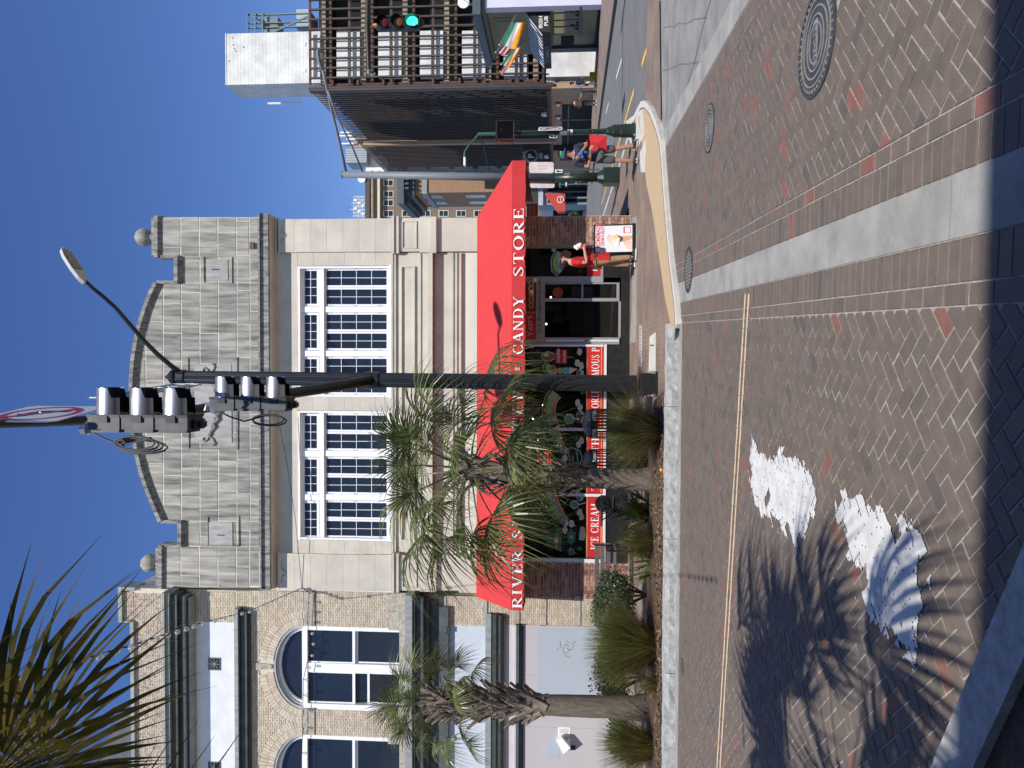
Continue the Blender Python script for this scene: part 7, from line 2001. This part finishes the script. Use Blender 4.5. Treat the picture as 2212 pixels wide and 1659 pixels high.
        mb.add(vs, [(i*4+q,i*4+(q+1)%4,(i+1)*4+(q+1)%4,(i+1)*4+q) for i in range(4) for q in range(4)]+[(3,2,1,0),(16,17,18,19)]); mb.obj('sole', sole or shoe, so)
    hc = S((0,0,1.665)); rv = V((-hv.y, hv.x, 0))
    if detail:
        for sgn in (-1,1):
            MB().ball(hc+hv*.098*k+rv*sgn*.03*k+V((0,0,.012*k)), .009*k, 8).obj('eye', black_paint, t); MB().ball(hc+rv*sgn*.08*k+V((0,0,-.005)), .026*k, 8, (.5,.8,1)).obj('ear', skin, t)
        mb = MB(); mb.prism([hc+hv*.098*k+V((0,0,.015*k)), hc+hv*.128*k+V((0,0,-.025*k)), hc+hv*.098*k+V((0,0,-.032*k))], rv*.016*k); mb.obj('nose', skin, t); MB().ball(hc+hv*.093*k+V((0,0,-.058*k)), .022*k, 8, (1,.6,.3)).obj('mouth', M('lips', (.35,.13,.11), .6), t)
    if hair:
        mb = MB(); mb.ball(hc-hv*.022*k+V((0,0,.032*k)), .098*k, 12, (1,1,.95)); mb.obj('hair', hair, t, smooth=True)
    if cap:
        mb = MB(); mb.lathe([(.1*k,.03*k),(.098*k,.06*k),(.075*k,.1*k),(.03*k,.125*k)], hc+hv*.005, 14); mb.prism([hc+hv*.06*k+rv*.075*k+V((0,0,.035*k)), hc+hv*.185*k+rv*.045*k+V((0,0,.02*k)), hc+hv*.185*k-rv*.045*k+V((0,0,.02*k)), hc+hv*.06*k-rv*.075*k+V((0,0,.035*k))], (0,0,.012)); mb.obj('cap', cap, t, smooth=False)
    return t, k
cl = lambda n, c, **kw: M('cloth_'+n, c, .85, .12, 9, .1, 60, **kw)
sk1 = M('skin_tan', (.42,.22,.14), .5, .08, 6); sk2 = M('skin_light', (.50,.29,.21), .5, .08, 6)
m_black_sh = cl('black', (.02,.02,.022)); m_sole = cl('sole', (.7,.7,.68))
# man in cap with red bag
gm = G(1378, 333, KH); Hm = (1378-1215)*gm.y/FPX*1.0
man, k = figure('man in blue cap, navy shirt and grey shorts with folded arms and a red bag', gm, R(-8), Hm,
  dict(elr=(-.27,-.02,1.13), ell=(.26,-.03,1.15), wrr=(.04,-.24,1.10), wrl=(-.02,-.22,1.36), knr=(-.13,-.03,.5), knl=(.13,-.02,.5), anr=(-.15,-.01,.09), anl=(.19,-.01,.09), ftr=(-.15,-1,0), ftl=(.55,-.8,0)),
  sk1, cl('navy', (.018,.022,.045)), cl('grey_shorts', (.075,.077,.085)), m_black_sh, M('hair_dark', (.03,.022,.018), .8), m_sole, shorts=True, cap=cl('blue_cap', (.035,.085,.15)), head=38)
MB().lathe([(.03*k,-.012),(.032*k,.012)], V((.04,-.235,1.11))*k, 10, 'x').obj('wristwatch', black_paint, man)
MB().box(-.10*k,.10*k,-.112*k,-.09*k,1.66*k,1.70*k).obj('sunglasses', black_paint, man)
sb = thing('shopping_bag', 'red paper shopping bag hanging from the forearm of the man in the cap', 'bag', gm+V((.24,-.12,.72*Hm/1.78)), R(-12))
mb = MB(); vs = [(-.16,-.06,.0),(.14,-.07,.03),(.15,.05,.03),(-.15,.06,.0),(-.19,-.03,.36),(.17,-.02,.40),(.17,.03,.40),(-.19,.03,.36),(-.02,-.10,.2),(.0,-.05,.38)]
mb.add(vs, [(0,3,2,1),(0,1,8),(1,5,9,8),(9,4,0,8),(1,2,6,5),(2,3,7,6),(3,0,4,7)]); mb.obj('body', cl('bag_red', (.52,.015,.02)), sb)
for y in (-.02,.03): MB().tube([(-.08,y,.37),(-.05,y,.45),(.04,y,.45),(.07,y,.38)], .006, 5).obj('handle', cl('bag_red', (.52,.015,.02)), sb)
cp = thing('drink_bottle', 'blue patterned drink pouch in the hand of the man in the cap', 'drink', gm+V((-.03,-.27,1.32*Hm/1.78)), 0)
mb = MB(); mb.ball((0,0,0), .04, 8, (1,.7,1.2)); mb.ball((-.08,.02,-.03), .035, 8); mb.ball((.02,0,-.1), .03, 8); mb.obj('body', cl('bright_blue', (.02,.16,.62)), cp)
# shop worker in red
gw = G(1374, 566, KH); gw.y -= .1; Hw = (1375-1207)*gw.y/FPX
wkr, k = figure('shop worker in red shirt, red apron and khaki trousers holding a red cup', gw, R(82), Hw,
  dict(elr=(-.24,.02,1.12), ell=(.23,.0,1.12), wrr=(-.10,-.25,1.17), wrl=(.08,-.24,1.17), knr=(-.11,-.06,.5), knl=(.10,.05,.5), anr=(-.11,-.10,.09), anl=(.10,.06,.09), ftr=(-.15,-1,0), ftl=(.1,-1,0)),
  sk2, cl('worker_red', (.55,.012,.015)), cl('khaki', (.34,.22,.12)), m_black_sh, None, m_sole, head=-10)
hh = MB(); hc = V((0,.03,1.69))*k
rn = random.Random(3)
for i in range(60):
    d = V((rn.gauss(0,1),rn.gauss(.5,1),rn.gauss(.2,1))).normalized()
    if d.y < -.35: continue
    hh.ball(hc+V((d.x*.10,d.y*.115,d.z*.10-.02))*k, .034*k, 6)
hh.obj('hair', M('curly_hair', (.022,.016,.014), .8, .4, 20), wkr, smooth=True)
mb = MB(); mb.lathe([(.10*k,-.015),(.102*k,.03)], V((0,0,1.735))*k, 14); mb.prism([V((-.07,-.07,1.73))*k, V((-.04,-.19,1.715))*k, V((.04,-.19,1.715))*k, V((.07,-.07,1.73))*k], (0,0,.012)); mb.obj('visor', cl('visor_grey', (.05,.06,.075)), wkr)
mb = MB(); vs = []
for j in range(7):
    for i in range(9):
        a = -1.5+3.0*i/8; z = 1.04-.42*j/6; r = .165+.03*j/6+.008*math.sin(i*2.1+j); vs.append(V((math.sin(a)*r*1.08, -math.cos(a)*r*.98-.015, z))*k)
mb.add(vs, [(j*9+i,j*9+i+1,(j+1)*9+i+1,(j+1)*9+i) for j in range(6) for i in range(8)]); mb.obj('apron', cl('apron_red', (.48,.012,.02)), wkr, smooth=True)
cu = thing('ice_cream_cup', 'red tub heaped with white ice cream in the hands of the shop worker', 'cup', gw+V((.34,.0,1.13*Hw/1.78)), 0)
MB().lathe([(.05,0),(.075,.12)], n=14).obj('tub', cl('cup_red', (.5,.02,.025)), cu); mb = MB()
for p in ((0,0,.15),(.03,.02,.18),(-.03,-.01,.2),(.0,.02,.24),(.04,-.03,.14)): mb.ball(p, .05, 8)
mb.obj('ice_cream', M('cup_cream', (.75,.73,.68), .5), cu, smooth=True)
# two walkers by the garage
g3 = G(1293, 178); g3 = V((g3.x, g3.y, gz(g3.y)+.08)); H3 = (1292-1234)*g3.y/FPX
pr, k = figure('walker in white trousers and grey jacket with a backpack by the garage corner', g3, R(20), H3,
  dict(elr=(-.26,.02,1.12), ell=(.27,.0,1.12), wrr=(-.28,-.12,.9), wrl=(.26,-.16,.95), knr=(-.11,-.12,.52), knl=(.10,.08,.5), anr=(-.11,-.16,.09), anl=(.11,.26,.12)),
  sk1, cl('grey_blue', (.20,.24,.30)), cl('white_trousers', (.70,.69,.66)), m_black_sh, M('hair_dark', (.03,.022,.018), .8), m_sole, short_sleeve=False, detail=False)
MB().box(-.2*k,.2*k,-.2*k,-.12*k,.86*k,1.4*k).obj('backpack', cl('pack_black', (.025,.026,.03)), pr); MB().box(-.38*k,-.2*k,-.2*k,-.12*k,.55*k,.85*k).obj('tote', cl('tote_blue', (.06,.08,.16)), pr)
g4 = G(1292, 222); g4 = V((g4.x, g4.y, gz(g4.y)+.02)); H4 = (1292-1233)*g4.y/FPX
pr, k = figure('walker in black with a brown backpack pushing a black bicycle', g4, R(160), H4,
  dict(elr=(-.25,.02,1.14), ell=(.27,-.02,1.14), wrr=(-.42,-.28,1.02), wrl=(.2,-.16,1.0), knr=(-.11,-.1,.52), knl=(.10,.06,.5), anr=(-.11,-.12,.09), anl=(.11,.22,.1)),
  sk1, cl('black_jacket', (.022,.022,.025)), cl('black_trousers', (.025,.025,.028)), m_sole, M('hair_brown', (.05,.03,.02), .8), m_sole, short_sleeve=True, detail=False)
MB().box(-.18*k,.18*k,.11*k,.25*k,1.02*k,1.45*k).obj('backpack', cl('pack_brown', (.07,.05,.035)), pr)
bk = thing('bicycle', 'black bicycle wheeled along the far pavement by the walker in black', 'bicycle', g4+V((.62,-.12,0)), R(68))
for x in (-.5,.5):
    wv = MB(); wv.tube([(x+math.cos(a*.2618)*.33, 0, .35+math.sin(a*.2618)*.33) for a in range(25)], .035, 6); wo = wv.obj('wheel', black_paint, bk)
    sp = MB()
    for a in range(8): sp.tube([(x,0,.35),(x+math.cos(a*.785)*.31,0,.35+math.sin(a*.785)*.31)], .006, 4)
    sp.obj('spokes', m_galv, wo)
mb = MB()
for p, q in (((-.5,0,.35),(-.05,0,.35)),((-.05,0,.35),(-.18,0,.85)),((-.5,0,.35),(-.16,0,.8)),((-.05,0,.35),(.36,0,.8)),((-.16,0,.8),(.36,0,.82)),((.5,0,.35),(.34,0,.95))): mb.tube([p,q], .022, 6)
mb.obj('frame', black_paint, bk); MB().tube([(.3,-.3,1.02),(.34,-.05,.98),(.34,.05,.98),(.3,.3,1.02)], .018, 6).obj('handlebar', black_paint, bk); MB().box(-.3,-.06,-.07,.07,.85,.9).obj('saddle', black_paint, bk); MB().box(.12,-.05,-.05,.05,.45,.7).obj('battery', black_paint, bk)
g5 = V((atY(1266,396,72).x, 72, gz(72)+.05)); H5 = (1265-1237)*72/FPX*1.05
pr, k = figure('small distant walker in dark clothes with a pack beyond the grey pole', g5, R(150), H5,
  dict(elr=(-.25,.02,1.14), ell=(.27,-.02,1.14), wrr=(-.28,-.12,.95), wrl=(.26,-.16,1.0), knr=(-.11,-.1,.52), knl=(.10,.06,.5), anr=(-.11,-.12,.09), anl=(.11,.2,.1)),
  sk2, cl('black_jacket', (.022,.022,.025)), cl('black_trousers', (.025,.025,.028)), m_black_sh, M('hair_brown', (.05,.03,.02), .8), None, short_sleeve=False, detail=False)
# ================================================================== THE BUILDING BEHIND THE PHOTOGRAPHER (its shade lies on the near paving)
ob = thing('shop_building', 'stuccoed shop building behind the viewer that shades the nearest paving', 'building', (0,-4.5,0))
HB = 9.0; YB = 3.2 - HB/(-SUN.z)*SUN.y
m_ob = M('tan_stucco', (.34,.28,.21), .9, .12, 1.5, .15, 20)
MB().box(-24,24,YB-12,YB-.02,-.05,HB-.5).obj('wall', m_ob, ob); MB().box(-24,24,YB-12,YB,HB-.5,HB).obj('parapet', m_ob, ob)
for k in range(-9, 10):
    w = MB().box(k*2.5-.55,k*2.5+.55,YB-.05,YB+.03,4.6,6.9).obj('window', white_paint, ob); MB().box(k*2.5-.45,k*2.5+.45,YB+.03,YB+.04,4.7,6.8).obj('pane', dark_pane, w)
    if k % 2: MB().box(k*2.5-1.5,k*2.5+1.5,YB-.02,YB+.03,.5,3.0).obj('shop_window', dark_pane, ob)
fw = MB(); fw.box(-24,24,YB,1.0,-.05,-.022); struct(fw.obj('pavement', m_brickwalk))
